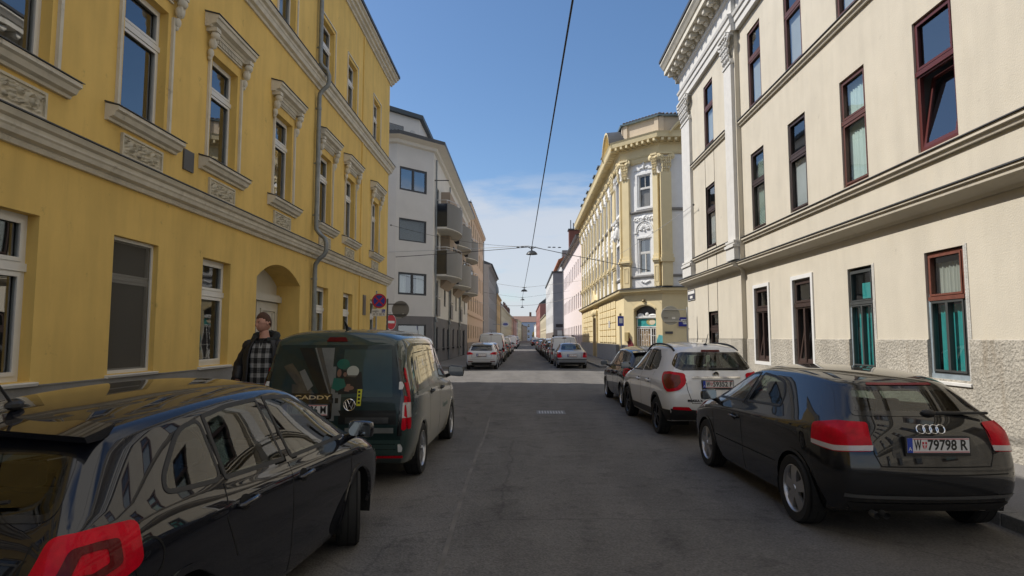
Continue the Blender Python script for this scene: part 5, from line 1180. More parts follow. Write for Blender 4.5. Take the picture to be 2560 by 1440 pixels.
        b = MB(W); b.lathe([(0,f-.075),(rimr*.62,f-.075),(rimr*.62,f-.06),(rimr*.2,f-.058)], 30, (0,0,0), 0); b.lathe([(rimr*.97,f-.09),(0,f-.09)], 30, (0,0,0), 0, m=1); b.build('brake_disc', [M('brake_steel', (.16,.155,.15), rough=.5, metal=.6), gap_m], wh)
    def wheels(s, root, style, ry, fy, r, tx, w=.21, steer=0.0, arch=.035, archm=None, liner=True, lip=True):
        S = s.S; ar = r+S.get('archgap', .045)
        for y in (ry, fy):
            s.wheelcut(y, r, ar)
            for sd in (-1, 1): s.wheel(root, sd*(tx-w/2), y, r, sd, style, w, steer if y == fy else 0)
        for y in (ry, fy):
            for sd, pj in ((-1,'L'),(1,'R')):
                g = s.mb(); n = 20; A = []
                for k in range(n+1):
                    a = -.35+(pi+.7)*k/n; A.append((y+(ar+.012)*cos(a), r+(ar+.012)*sin(a)))
                for p, q in zip(A, A[1:]): g.face([(sd*(tx-.015),p[0],p[1]),(sd*(tx-.015),q[0],q[1]),(sd*.40,q[0],q[1]),(sd*.40,p[0],p[1])])
                g.face([(sd*.40,p[0],p[1]) for p in A]); g.build('wheel_arch_liner', gap_m, root, recalc=False)
                g = s.mb(); n = 26; zmin = S.get('sill', .24); a0 = math.asin(max(-1, min(1, (zmin-r)/ar))); ang = [a0+(pi-2*a0)*k/n for k in range(n+1)]
                poly = [Vector((y+(ar-.006)*cos(a), r+(ar-.006)*sin(a))) for a in ang]+[Vector((y+(ar+arch)*cos(a), r+(ar+arch)*sin(a))) for a in reversed(ang)]
                s.decal(g, pj, poly, None, .007, .05, 0, .03, nmin=.2); g.build('arch_lip', archm, root, smooth=True, sharp=180, merge=0, recalc=False)
    def plate(s, root, zc, txt, shield=True, w=.52, h=.12, frame=trim, hh=None, band=True):
        h0 = s.ray('B', 0, zc); y = h0[0].y-.03
        g = s.mb(); g.box(-w/2-.012, w/2+.012, y-.004, y+.05, zc-h/2-.028, zc+h/2+.010, 0); p = g.build('number_plate_holder', frame, root)
        g = s.mb(); g.box(-w/2, w/2, y-.010, y-.0045, zc-h/2, zc+h/2, 0)
        if band: g.box(-w/2, -w/2+.045, y-.0112, y-.0102, zc-h/2, zc+h/2, 1)
        g.box(-w/2+.05, w/2-.004, y-.0112, y-.0102, zc+h/2-.010, zc+h/2-.004, 2); g.box(-w/2+.05, w/2-.004, y-.0112, y-.0102, zc-h/2+.004, zc-h/2+.010, 2)
        q = g.build('number_plate', [plate_w, plate_b, plate_r], p)
        g = MB(); T = lambda cx: (lambda a, b, c: s.T(cx+a, y-.0115-c, zc+b))
        a, b = txt
        text_mesh(g, a, .118, T(0), .0006, bold=.0025, fit=(-w/2+.058,-w/2+.118)); text_mesh(g, b, .118, T(0), .0006, bold=.0025, fit=(-w/2+.172,w/2-.016))
        g.build('lettering', plate_k, q)
        if band and hh is None: g = MB(); text_mesh(g, 'A', .045, lambda a, b, c: s.T(-w/2+.0225+a, y-.0118-c, zc-.03+b), .0003); g.build('country_letter', plate_w, q)
        if shield:
            g = s.mb(); x0 = -w/2+.145; P = lambda k, sc: [(x0+.020*sc*a, y-.0113-.0003*k, zc+.03*sc*b) for a, b in ((-1,1),(1,1),(1,0),(.6,-.7),(0,-1.1),(-.6,-.7),(-1,0))]
            g.face(P(0,1), 0); g.box(x0-.004, x0+.004, y-.0122, y-.0118, zc-.03, zc+.028, 1); g.box(x0-.018, x0+.018, y-.0122, y-.0118, zc+.002, zc+.010, 1); g.build('crest', [plate_r, plate_w], q, recalc=False)
    def mirror(s, root, y, z, x, mat, glassm=chrome, big=1.0):
        for sd in (-1, 1):
            g = MB(lambda a, b, c: s.T(sd*(x+.085*big+a*big), y+b*big+a*.12*big, z+(c-.10*a)*big)); g.bbox(-.10, .095, -.035, .085, -.066, .064, .045)
            g.T = s.T; g.tube([(sd*(x-.06),y+.05,z-.085),(sd*(x+.03),y+.03,z-.05)], [.032,.026], 10); o = g.build('wing_mirror', mat, root, smooth=True, sharp=60)
            g = MB(lambda a, b, c: s.T(sd*(x+.085*big+a*big), y+b*big+a*.12*big, z+(c-.10*a)*big)); g.face([(p[0], -.0375, p[1]) for p in rnd_poly([(-.085,-.056),(.09,-.056),(.09,.056),(-.085,.056)], .035)]); g.build('mirror_glass', M('mirror_face', (.30,.33,.35), rough=.03, metal=1, var=0), o)
    def handles(s, root, spots, mat):
        for (y, z) in spots:
            for pj, sd in (('L',-1),('R',1)):
                h = s.ray(pj, y, z)
                if h[0] is None: continue
                g = s.mb(); n = 20; s.decal(g, pj, [Vector((y-.01+.060*cos(2*pi*k/n), z+.005+.042*sin(2*pi*k/n))) for k in range(n)], None, .0015, .03, 1, 0)
                x = h[0].x+sd*.028; P = [(x-sd*.03,y+.095,z+.012),(x,y+.08,z+.012),(x+sd*.004,y,z+.010),(x,y-.085,z+.004),(x-sd*.03,y-.10,z+.004)]; g.tube(P, [.013,.016,.016,.016,.014], 8); g.build('door_handle', [mat, gap_m], root, smooth=True)
    def gaps(s, root, lines, w=.009):
        g = s.mb()
        for pj, pts in lines: s.decal(g, pj, strip(sub([Vector(p) for p in pts], .08, False)+[Vector(pts[-1])], w), None, .0016, .06, 0, 0)
        return g.build('panel_gap', gap_m, root, merge=0, recalc=False)
    def interior(s, root, belt, rear_y, cowl_y, hw, seats=True, top=1.25, mat=None):
        g = s.mb(); mat = mat or cabin; g.box(-hw, hw, rear_y, cowl_y, .45, .60); g.bbox(-hw, hw, cowl_y-.35, cowl_y+.05, .6, belt-.01, .04)
        ys = s.S.get('seat_y', (rear_y+.55, rear_y+1.45))
        for sx in (-.36, .36):
            y = ys[1]; g.bbox(sx-.23, sx+.23, y-.02, y+.13, .6, top-.20, .05); g.bbox(sx-.22, sx+.22, y, y+.5, .58, .72, .05); g.bbox(sx-.12, sx+.12, y-.03, y+.06, top-.16, top+.02, .04); g.tube([(sx-.05,y+.02,top-.25),(sx-.05,y+.02,top-.1)], .008, 5); g.tube([(sx+.05,y+.02,top-.25),(sx+.05,y+.02,top-.1)], .008, 5)
        y = ys[0]; g.bbox(-hw+.04, hw-.04, y-.05, y+.10, .6, belt+.02, .05)
        for sx in (-.38, 0, .38): g.bbox(sx-.12, sx+.12, y-.05, y+.03, belt+.03, belt+.17, .035)
        g.build('seats', mat, root, smooth=True, sharp=40)
        g = s.mb(); n = 20; c = (-.36, cowl_y-.48, belt+.02); P = [(c[0]+.18*cos(2*pi*k/n), c[1]-.07*sin(2*pi*k/n), c[2]+.17*sin(2*pi*k/n)) for k in range(n+1)]; g.tube(P, .015, 6, cap=False); g.build('steering_wheel', trim, root)
def mk_rings(W, z0, rows, spec):
    """spec rows: (ys[7] or y, widths[5], zs[5], top=(y5,hw5,z5,y6,hw6,z6))"""
    R = []
    for ys, ws, zs, tp in spec:
        if not isinstance(ys, (list, tuple)): ys = [ys]*5
        R.append([(W/2*ws[k], ys[k], zs[k]) for k in range(5)]+[(tp[1],tp[0],tp[2]),(tp[4],tp[3],tp[5])])
    return R
def mir(poly): return [(-a, b) for a, b in poly]
# ------------------------------------------------------------------ the car models
def both(poly, m=0): return [('L', poly, m), ('R', poly, m)]
Z0 = [.20,.38,.60,.86]
def hatch_rings(W, L, H, a):
    """five door hatchback; a: small adjustments"""
    k = L/3.97; h = H/1.455; w = W/1.682
    t = lambda *v: (v[0]*k, v[1]*w, v[2]*h, v[3]*k, v[4]*w, v[5]*h)
    y = lambda *v: [q*k for q in v]; z = lambda *v: [q*h for q in v]
    return mk_rings(W, .2, 7, [
        (y(.17,.05,.02,.06,.11), [.76,.85,.87,.85,.79], z(.26,.38,.60,.86,.99), t(.40,.52,1.30,.42,.40,1.35)),
        (y(.30,.21,.19,.22,.30), [.90,.97,.985,.965,.90], z(.22,.38,.60,.86,.99), t(.62,.565,1.345,.62,.42,1.395)),
        (.66*k, [.92,.99,1.0,.985,.925], z(.20,.38,.60,.86,.985), t(.95,.585,1.375,.95,.44,1.425)),
        (1.25*k, [.92,.985,1.0,.985,.925], z(.19,.38,.60,.86,.955), t(1.35,.59,1.40,1.35,.45,1.45)),
        (1.9*k, [.92,.985,1.0,.98,.925], z(.19,.38,.60,.85,.935), t(1.9,.59,1.40,1.9,.45,1.455)),
        (2.55*k, [.92,.985,1.0,.98,.925], z(.19,.38,.60,.84,.915), t(2.36,.57,1.365,2.33,.44,1.42)),
        (3.05*k, [.92,.985,1.0,.98,.92], z(.19,.38,.60,.82,.905), t(3.08,.67,.95,3.02,.5,.985)),
        (3.40*k, [.92,.985,1.0,.97,.90], z(.20,.38,.58,.78,.86), t(3.42,.62,.905,3.40,.42,.93)),
        (y(3.66,3.70,3.72,3.72,3.72), [.90,.96,.965,.94,.86], z(.20,.38,.56,.70,.77), t(3.72,.58,.80,3.72,.40,.82)),
        (y(3.80,3.90,3.93,3.90,3.86), [.78,.84,.85,.82,.76], z(.22,.38,.54,.66,.71), t(3.84,.50,.735,3.83,.36,.75))])
CR = {0:.6, 3:.25, 4:.55, 5:.5}
def scalep(poly, k, h): return [(a*k, b*h) for a, b in poly]
def make_hatch(label, loc, rz, body, group, L=3.97, W=1.682, H=1.455, wheel_style=None, steer=0, near=False, txt=('W','· · ·'), lamp='tall', glassm=None, cat='car', handle=None, doors=5, badge=True, rear_dark=False):
    t = thing('parked_hatchback', label, cat, loc, rz, group, world=False); k = L/3.97; h = H/1.455; w = W/1.682
    c = Car(dict(L=L, rings=hatch_rings(W, L, H, None), crease=CR, rcrease={0:.30, 9:.3}, bulge=.05, crown=.035, sill=.27, archgap=.04), 3)
    gm = glassm or car_glass; P = lambda q: scalep(q, k, h)
    rq = rnd_poly(P([(.60,1.02),(.62,1.10),(.86,1.295),(1.06,1.328),(1.06,.985)]), .07); rd = rnd_poly(P([(1.085,.985),(1.085,1.335),(1.35,1.365),(1.70,1.372),(1.80,.955)]), .025); fd = rnd_poly(P([(1.885,.952),(1.785,1.372),(2.20,1.345),(2.52,1.215),(2.90,1.0),(2.93,.935)]), .03)
    for pj in 'LR': c.glass(t, pj, rq, gm, .022); c.glass(t, pj, rd, gm, .024); c.glass(t, pj, fd, gm, .024)
    rg = rnd_poly([(-.60*w,1.02*h),(.60*w,1.02*h),(.50*w,1.28*h),(-.50*w,1.28*h)], .08); c.glass(t, 'B', rg, dark_glass if rear_dark else gm, .026, name='rear_window', fm=gloss_black)
    fg = rnd_poly([(-.62*w,.985*h),(.62*w,.985*h),(.50*w,1.35*h),(-.50*w,1.35*h)], .06); c.glass(t, 'F', fg, gm, .03, name='windscreen')
    c.wheels(t, wheel_style or dict(n=5), .655*k, 3.125*k, .305, W/2-.015, .19, steer, .028, body)
    c.body(t, body)
    c.interior(t, .90*h, .5*k, 2.95*k, .62*w, top=1.22*h)
    # rear end details
    lx = W/2
    if lamp == 'tall':
        lb = rnd_poly([(.52*lx,.74*h),(1.2*lx,.72*h),(1.2*lx,1.0*h),(.64*lx,.99*h)], .05); ls = rnd_poly([(-.3,.72*h),(.36*k,.80*h),(.34*k,.985*h),(-.3,1.0*h)], .05)
    else:
        lb = rnd_poly([(.46*lx,.83*h),(1.2*lx,.79*h),(1.2*lx,.97*h),(.66*lx,.95*h)], .04); ls = rnd_poly([(-.3,.79*h),(.44*k,.88*h),(.42*k,.96*h),(-.3,.97*h)], .04)
    for sd, pj in ((1,'R'),(-1,'L')):
        cp = rnd_poly(c.corner([(.60*lx,.07,.755*h),(.92*lx,.13,.735*h),(.985*lx,.36*k,.80*h),(.965*lx,.34*k,.975*h),(.88*lx,.20,.985*h),(.70*lx,.13,.975*h)] if lamp == 'tall' else [(.46*lx,.06,.835*h),(.98*lx,.10,.80*h),(.985*lx,.42*k,.88*h),(.96*lx,.40*k,.955*h),(.66*lx,.12,.945*h)]), .04); cj = 'B'+pj
        lm = c.part(t, 'tail_lamp', lampred, [(cj, cp)], .010, .02, .03); ci = [sum((Vector(p) for p in cp), Vector((0,0)))/len(cp)]
        c.part(lm, 'lamp_insert', lampdark, [(cj, [ci[0]+(Vector(p)-ci[0])*.55 for p in cp], 0, [ci[0]+(Vector(p)-ci[0])*.30 for p in cp])], .014, .006, .03)
    c.part(t, 'bumper_insert', trim, [('B', rnd_poly([(-.52*w,.27),(.52*w,.27),(.56*w,.40*h),(-.56*w,.40*h)], .04))], .006)
    for sd in (1,-1): q = rnd_poly([(sd*.55*lx,.43*h),(sd*.86*lx,.43*h),(sd*.86*lx,.47*h),(sd*.55*lx,.47*h)], .015); c.part(t, 'reflector', lampdark, [('B', q)], .006)
    c.gaps(t, [('B', [(-.66*lx,.95*h),(-.60*lx,.64*h),(.60*lx,.64*h),(.66*lx,.95*h)]), ('L', P([(1.83,.94),(1.80,.5),(1.84,.24)])), ('R', P([(1.83,.94),(1.80,.5),(1.84,.24)])), ('L', P([(1.06,.97),(1.02,.80),(1.12,.58)])), ('R', P([(1.06,.97),(1.02,.80),(1.12,.58)])), ('R', [(.42*k+.085*cos(2*pi*q/24), .80*h+.085*sin(2*pi*q/24)) for q in range(25)]), ('L', P([(2.95,.92),(2.86,.5),(2.80,.24)])), ('R', P([(2.95,.92),(2.86,.5),(2.80,.24)])), ('B', [(-.86*lx,.55*h),(.86*lx,.55*h)])], .010)
    g = MB(lambda x, y, z: c.T(x*w, y*k, z*h))
    for a_, b_ in ((-1,0),(0,1)): g.face([(a_*.55,.52,1.405-.045*abs(a_)),(b_*.55,.52,1.405-.045*abs(b_)),(b_*.56,.27+.05*abs(b_),1.375-.045*abs(b_)),(a_*.56,.27+.05*abs(a_),1.375-.045*abs(a_))]); g.face([(a_*.56,.27+.05*abs(a_),1.375-.045*abs(a_)),(b_*.56,.27+.05*abs(b_),1.375-.045*abs(b_)),(b_*.56,.29+.05*abs(b_),1.345-.045*abs(b_)),(a_*.56,.29+.05*abs(a_),1.345-.045*abs(a_))]); g.face([(a_*.56,.29+.05*abs(a_),1.345-.045*abs(a_)),(b_*.56,.29+.05*abs(b_),1.345-.045*abs(b_)),(b_*.54,.48,1.34-.04*abs(b_)),(a_*.54,.48,1.34-.04*abs(a_))])
    for q in (-1,1): g.face([(q*.55,.52,1.36),(q*.56,.32,1.33),(q*.56,.34,1.30),(q*.54,.48,1.30)])
    g.build('roof_spoiler', body, t, smooth=True, sharp=30)
    c.plate(t, .80*h, txt, shield=near)
    c.mirror(t, 2.93*k, 1.0*h, W/2-.03, body)
    c.handles(t, [(1.22*k,.835*h),(2.0*k,.82*h)], handle or body)
    g = c.mb(); g.tube([(0,.55*k,1.44*h),(0,.42*k,1.60*h)], [.008,.004], 6); g.ell((0,.56*k,1.435*h),(.03,.05,.025),8); g.build('aerial', trim, t)
    g = c.mb(); hit = c.ray('B', 0, 1.05*h); y0 = hit[0].y-.02; g.tube([(0,y0,1.03*h),(.18,y0+.02,1.07*h),(.40*w,y0+.035,1.10*h)], [.018,.012,.008], 6); g.build('rear_wiper', trim, t)
    hl = rnd_poly([(.55*lx,.58*h),(.95*lx,.58*h),(.93*lx,.74*h),(.66*lx,.70*h)], .05)
    for sd in (1,-1): c.part(t, 'headlamp', lampclear, [('F', hl if sd > 0 else mir(hl))], .008)
    c.part(t, 'grille', trim, [('F', rnd_poly([(-.45,.30),(.45,.30),(.45,.48),(-.45,.48)], .04)), ('F', rnd_poly([(-.40,.58),(.40,.58),(.42,.66),(-.42,.66)], .02))], .006)
    return t, c
def make_coupe(label, loc, rz, body):
    """three door hatchback with sloping tailgate"""
    L, W = 4.21, 1.765; t = thing('parked_hatchback', label, 'car', loc, rz, None, world=False)
    R = mk_rings(W, .2, 7, [
        ([.20,.08,.05,.12,.22], [.72,.80,.82,.79,.715], [.25,.38,.62,.93,1.045], (.52,.50,1.305,.55,.38,1.34)),
        ([.34,.27,.25,.32,.42], [.87,.935,.95,.925,.83], [.22,.38,.62,.94,1.055], (.80,.55,1.345,.82,.42,1.385)),
        (.80, [.92,.99,1.005,.98,.895], [.20,.38,.62,.93,1.04], (1.18,.578,1.372,1.18,.45,1.415)),
        (1.35, [.92,.98,.995,.985,.918], [.19,.38,.60,.91,1.01], (1.55,.59,1.372,1.55,.45,1.42)),
        (2.0, [.92,.98,.995,.985,.92], [.19,.38,.60,.89,.975], (2.0,.59,1.37,2.0,.45,1.42)),
        (2.65, [.92,.98,.995,.985,.92], [.19,.38,.60,.87,.945], (2.40,.57,1.335,2.36,.44,1.385)),
        (3.20, [.92,.98,.995,.98,.92], [.19,.38,.60,.84,.915], (3.22,.68,.955,3.16,.52,.985)),
        (3.60, [.92,.985,1.0,.97,.90], [.20,.38,.58,.79,.865], (3.60,.64,.90,3.58,.44,.925)),
        ([3.90,3.94,3.96,3.96,3.95], [.90,.955,.96,.93,.86], [.20,.38,.56,.69,.76], (3.95,.59,.785,3.95,.40,.80)),
        ([4.04,4.14,4.17,4.14,4.10], [.78,.84,.85,.82,.76], [.22,.38,.54,.65,.70], (4.08,.5,.725,4.07,.36,.735))])
    c = Car(dict(L=L, rings=R, crease={0:.6,3:.45,4:.5,5:.5}, rcrease={0:.20,9:.3}, bulge=.085, crown=.03, sill=.27, archgap=.035), 3)
    rs = rnd_poly([(1.16,1.035),(1.20,1.16),(1.36,1.285),(1.62,1.325),(1.97,1.345),(2.05,1.00)], .045); fs = rnd_poly([(2.14,.992),(2.055,1.345),(2.30,1.325),(2.66,1.185),(3.06,.995),(3.06,.96)], .03)
    for pj in 'LR': c.glass(t, pj, rs, car_glass, .024); c.glass(t, pj, fs, car_glass, .024)
    rg = rnd_poly([(-.575,1.06),(.575,1.06),(.48,1.305),(-.48,1.305)], .045); c.glass(t, 'B', rg, car_glass, .04, name='rear_window', fm=gloss_black)
    fg = rnd_poly([(-.64,.99),(.64,.99),(.50,1.31),(-.50,1.31)], .06); c.glass(t, 'F', fg, car_glass, .03, name='windscreen')
    c.wheels(t, dict(n=5, wo=.30, wi=.20), .775, 3.345, .316, W/2-.005, .205, 0, .024, body)
    c.body(t, body); c.interior(t, .94, .75, 3.08, .66, top=1.20)
    lb = rnd_poly([(.545,.775),(1.1,.755),(1.1,1.03),(.60,1.025)], .04); ls = rnd_poly([(-.3,.755),(.36,.795),(.36,.99),(-.3,1.035)], .05)
    for sd, pj in ((1,'R'),(-1,'L')):
        f = (lambda q: q) if sd > 0 else mir; cj = 'B'+pj; cp = rnd_poly(c.corner([(.50,.06,.785),(.80,.16,.765),(.865,.42,.795),(.855,.42,.975),(.74,.22,1.015),(.52,.13,1.01)]), .03); lm = c.part(t, 'tail_lamp', lampred, [(cj, cp)], .010, .02, .03)
        s1 = [(.552,.782),(1.1,.765),(1.1,.815),(.556,.83)]; s2 = [(-.3,.765),(.355,.80),(.355,.835),(-.3,.815)]; c.part(lm, 'lamp_insert', lampclear, [(cj, c.corner([(.505,.065,.79),(.80,.16,.772),(.865,.41,.80),(.865,.41,.835),(.80,.16,.815),(.508,.065,.832)]))], .014, .006, .03)
    # rounded recess for the plate, four rings, badges
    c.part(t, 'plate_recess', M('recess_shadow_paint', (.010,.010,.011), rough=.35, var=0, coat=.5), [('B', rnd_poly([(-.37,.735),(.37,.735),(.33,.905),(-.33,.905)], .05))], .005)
    c.plate(t, .845, ('W','79798 R'))
    g = c.mb(); zc = .965; h0 = c.ray('B', 0, zc)[0]
    for k in range(4):
        x = -.084+k*.056; n = 20; hy = c.ray('B', x, zc)[0].y-.006; g.tube([(x+.036*cos(2*pi*j/n), hy-.006*0+.35*(.036*sin(2*pi*j/n)), zc+.036*sin(2*pi*j/n)) for j in range(n+1)], .0058, 6, cap=False)
    g.build('ring_emblem', chrome, t, smooth=True)
    c.part(t, 'brake_light', M('red_brake_strip', (.22,.012,.02), rough=.2, var=0), [('B', rnd_poly([(-.30,1.303),(.30,1.303),(.29,1.322),(-.29,1.322)], .008))], .010)
    c.part(t, 'bumper_strip', M('satin_grey_strip', (.10,.10,.10), rough=.35, var=0), [('B', [(-.72,.395),(.72,.395),(.72,.425),(-.72,.425)])], .006)
    for z in (.655,): pass
    c.gaps(t, [('B', [(-.53,1.03),(-.50,.76),(-.46,.665),(.46,.665),(.50,.76),(.53,1.03)]), ('B', [(-.86,.60),(.86,.60)]), ('L', [(2.10,.95),(2.03,.55),(2.06,.24)]), ('R', [(2.10,.95),(2.03,.55),(2.06,.24)]), ('L', [(3.08,.93),(3.0,.5),(2.96,.24)]), ('R', [(3.08,.93),(3.0,.5),(2.96,.24)]), ('L', [(.0,.585),(.44,.585)]), ('R', [(.0,.585),(.44,.585)])], .010)
    c.gaps(t, [('L', [(1.15,.50),(2.95,.50)]), ('R', [(1.15,.50),(2.95,.50)])], .012)
    c.mirror(t, 2.98, 1.0, W/2-.03, body); c.handles(t, [(2.28,.80)], body)
    g = c.mb(); y0 = c.ray('B', .1, 1.09)[0].y-.025; g.bbox(.02, .58, y0-.0, y0+.03, 1.075, 1.10, .01); g.ell((.06,y0+.01,1.09),(.07,.035,.03),8); g.build('rear_wiper', trim, t, smooth=True)
    g = c.mb(); h = c.ray('L', 3.42, .80)[0]; g.ell((h.x,3.42,.80),(.008,.022,.012),8); h = c.ray('R', 3.42, .80)[0]; g.ell((h.x,3.42,.80),(.008,.022,.012),8); g.build('side_indicator', lampclear, t)
    c.part(t, 'bumper_insert', trim, [('B', rnd_poly([(-.62,.255),(.62,.255),(.70,.35),(-.70,.35)], .04))], .006)
    g = c.mb()
    for x in (-.52,-.44): g.tube([(x,.10,.27),(x,.02,.265)], .028, 10, cap=False)
    g.build('exhaust_tip', M('dull_steel', (.25,.25,.25), rough=.4, metal=.9), t)
    hl = rnd_poly([(.50,.60),(.84,.60),(.82,.74),(.52,.70)], .04)
    for sd in (1,-1): c.part(t, 'headlamp', lampclear, [('F', hl if sd > 0 else mir(hl))], .008)
    c.part(t, 'grille', trim, [('F', rnd_poly([(-.30,.32),(.30,.32),(.33,.68),(-.33,.68)], .04))], .006)
    return t, c
def make_suv(label, loc, rz, body, group=None, near=False, L=4.28, W=1.78, H=1.64, txt=('W','· · ·'), glassm=None, style=None, name='parked_crossover'):
    t = thing(name, label, 'car', loc, rz, group, world=False); k = L/4.28; h = H/1.64; w = W/1.78
    T_ = lambda *v: (v[0]*k, v[1]*w, v[2]*h, v[3]*k, v[4]*w, v[5]*h); y = lambda *v: [q*k for q in v]; z = lambda *v: [q*h for q in v]
    R = mk_rings(W, .24, 7, [
        (y(.20,.08,.05,.11,.17), [.78,.86,.88,.86,.81], z(.30,.45,.70,.98,1.09), T_(.42,.52,1.50,.45,.40,1.55)),
        (y(.32,.22,.20,.25,.34), [.90,.98,1.0,.975,.90], z(.28,.45,.70,.99,1.10), T_(.68,.57,1.545,.68,.44,1.595)),
        (.80*k, [.92,1.0,1.025,1.0,.915], z(.26,.45,.70,.99,1.105), T_(1.05,.595,1.57,1.05,.46,1.62)),
        (1.40*k, [.92,.98,.995,.98,.92], z(.25,.45,.70,.97,1.09), T_(1.50,.605,1.58,1.50,.46,1.635)),
        (2.05*k, [.92,.98,.99,.98,.925], z(.25,.45,.70,.96,1.06), T_(2.05,.605,1.575,2.05,.46,1.63)),
        (2.70*k, [.92,.98,.99,.98,.925], z(.25,.45,.70,.95,1.04), T_(2.50,.58,1.525,2.46,.45,1.58)),
        (3.22*k, [.92,.98,.99,.98,.92], z(.25,.45,.70,.94,1.03), T_(3.24,.70,1.08,3.18,.54,1.115)),
        (3.62*k, [.92,.995,1.01,.97,.90], z(.26,.45,.68,.90,.98), T_(3.62,.66,1.02,3.60,.45,1.05)),
        (y(3.94,3.98,4.00,4.00,4.0), [.90,.96,.965,.94,.86], z(.28,.45,.64,.80,.88), T_(4.0,.60,.92,4.0,.42,.935)),
        (y(4.10,4.21,4.24,4.22,4.18), [.78,.84,.85,.82,.76], z(.30,.45,.62,.76,.82), T_(4.16,.52,.85,4.15,.38,.86))])
    c = Car(dict(L=L, rings=R, crease={0:.6,3:.3,4:.5,5:.45}, rcrease={0:.25,9:.3}, bulge=.06, crown=.035, sill=.30, archgap=.045), 3)
    gm = glassm or car_glass; P = lambda q: scalep(q, k, h)
    rd = rnd_poly(P([(.98,1.19),(1.06,1.36),(1.30,1.50),(1.62,1.525),(1.96,1.53),(2.03,1.095),(1.5,1.11)]), .05); fd = rnd_poly(P([(2.12,1.085),(2.045,1.53),(2.36,1.495),(2.72,1.33),(3.10,1.12),(3.10,1.065)]), .03)
    for pj in 'LR': c.glass(t, pj, rd, dark_glass if near else gm, .026); c.glass(t, pj, fd, gm, .026)
    rg = rnd_poly([(-.70*w,1.25*h),(-.60*w,1.175*h),(.60*w,1.175*h),(.70*w,1.25*h),(.56*w,1.485*h),(-.56*w,1.485*h)], .08); c.glass(t, 'B', rg, gm, .045, name='rear_window', fm=gloss_black)
    fg = rnd_poly([(-.68*w,1.11*h),(.68*w,1.11*h),(.52*w,1.50*h),(-.52*w,1.50*h)], .06); c.glass(t, 'F', fg, gm, .03, name='windscreen')
    c.wheels(t, style or dict(n=5, split=.16, wo=.05, wi=.04, mat=black_alloy), .80*k, 3.36*k, .335, W/2, .21, 0, .05, trim)
    c.body(t, body); c.interior(t, 1.04*h, .6*k, 3.1*k, .66*w, top=1.36*h)
    lx = W/2
    # black lower bumper and sill cladding
    lowb = rnd_poly([(-.99*lx,.30*h),(.99*lx,.30*h),(.99*lx,.50*h),(.80*lx,.54*h),(.40*lx,.50*h),(-.40*lx,.50*h),(-.80*lx,.54*h),(-.99*lx,.50*h)], .03)
    c.part(t, 'bumper_cladding', trim, [('B', lowb)]+both([(.02,.31*h),(.38*k,.31*h),(.40*k,.50*h),(.02,.50*h)]), .007)
    c.part(t, 'sill_cladding', trim, both([(1.22*k,.29*h),(2.94*k,.29*h),(2.94*k,.40*h),(1.22*k,.43*h)]), .007)
    lb = rnd_poly([(.62*lx,.93*h),(.68*lx,.83*h),(1.15*lx,.79*h),(1.15*lx,1.14*h),(.66*lx,1.12*h)], .06); ls = rnd_poly([(-.3,.79*h),(.16*k,.83*h),(.42*k,1.05*h),(.44*k,1.135*h),(-.3,1.15*h)], .06)
    for sd, pj in ((1,'R'),(-1,'L')):
        f = (lambda q: q) if sd > 0 else mir; cj = 'B'+pj; cp = rnd_poly(c.corner([(.62*lx,.06,.95*h),(.72*lx,.08,.84*h),(.99*lx,.10,.80*h),(1.0*lx,.22*k,.85*h),(1.0*lx,.44*k,1.06*h),(.97*lx,.46*k,1.13*h),(.90*lx,.25,1.15*h),(.64*lx,.12,1.12*h)]), .05); lm = c.part(t, 'tail_lamp', lampred, [(cj, cp)], .014, .026, .03); ci = sum((Vector(p) for p in cp), Vector((0,0)))/len(cp)
        c.part(lm, 'lamp_insert', M('amber_red_lamp_insert', (.13,.016,.008), rough=.3, var=.35, scale=18, coat=.35, spec=.2), [(cj, [ci+(Vector(p)-ci)*.72 for p in cp])], .018, .006, .03)
        c.part(t, 'reflector', lampred, [('B', f(rnd_poly([(.50*lx,.50*h),(.86*lx,.515*h),(.86*lx,.56*h),(.56*lx,.555*h)], .02)))], .012)
    c.gaps(t, [('B', [(-.60*lx,1.10*h),(-.58*lx,.85*h),(-.50*lx,.62*h),(.50*lx,.62*h),(.58*lx,.85*h),(.60*lx,1.10*h)]), ('L', P([(2.08,1.07),(2.03,.6),(2.08,.32)])), ('R', P([(2.08,1.07),(2.03,.6),(2.08,.32)])), ('L', P([(3.10,1.05),(3.02,.6),(2.95,.32)])), ('R', P([(3.10,1.05),(3.02,.6),(2.95,.32)])), ('L', P([(1.10,1.12),(1.22,.72)])), ('R', P([(1.10,1.12),(1.22,.72)]))], .010)
    c.part(t, 'brake_light', lampdark, [('B', rnd_poly([(-.17,1.49*h),(.17,1.49*h),(.16,1.52*h),(-.16,1.52*h)], .01))], .012)
    c.plate(t, .945 if near else .88*h, txt, shield=near)
    if near:
        c.part(t, 'chrome_bar', chrome, [('B', rnd_poly([(-.42,1.035),(.42,1.035),(.42,1.068),(-.42,1.068)], .012))], .014, .02)
        g = c.mb(); hz = 1.105; hy = c.ray('B', 0, hz)[0].y-.012; n = 24; g.tube([(.052*cos(2*pi*j/n), hy, hz+.052*sin(2*pi*j/n)) for j in range(n+1)], .007, 6, cap=False); em = g.build('ring_emblem', chrome, t, smooth=True)
        g = c.mb(); g.face([(-.064,hy-.008,hz+.006),(.012,hy-.008,hz+.016),(.004,hy-.008,hz+.002),(.064,hy-.008,hz-.006),(-.012,hy-.008,hz-.016),(-.004,hy-.008,hz-.002)]); g.build('lightning_mark', chrome, em); g = c.mb(); g.lathe([(0,0),(.048,0)], 20, (0,hy+.003,hz), 1); g.build('emblem_disc', gloss_black, em)
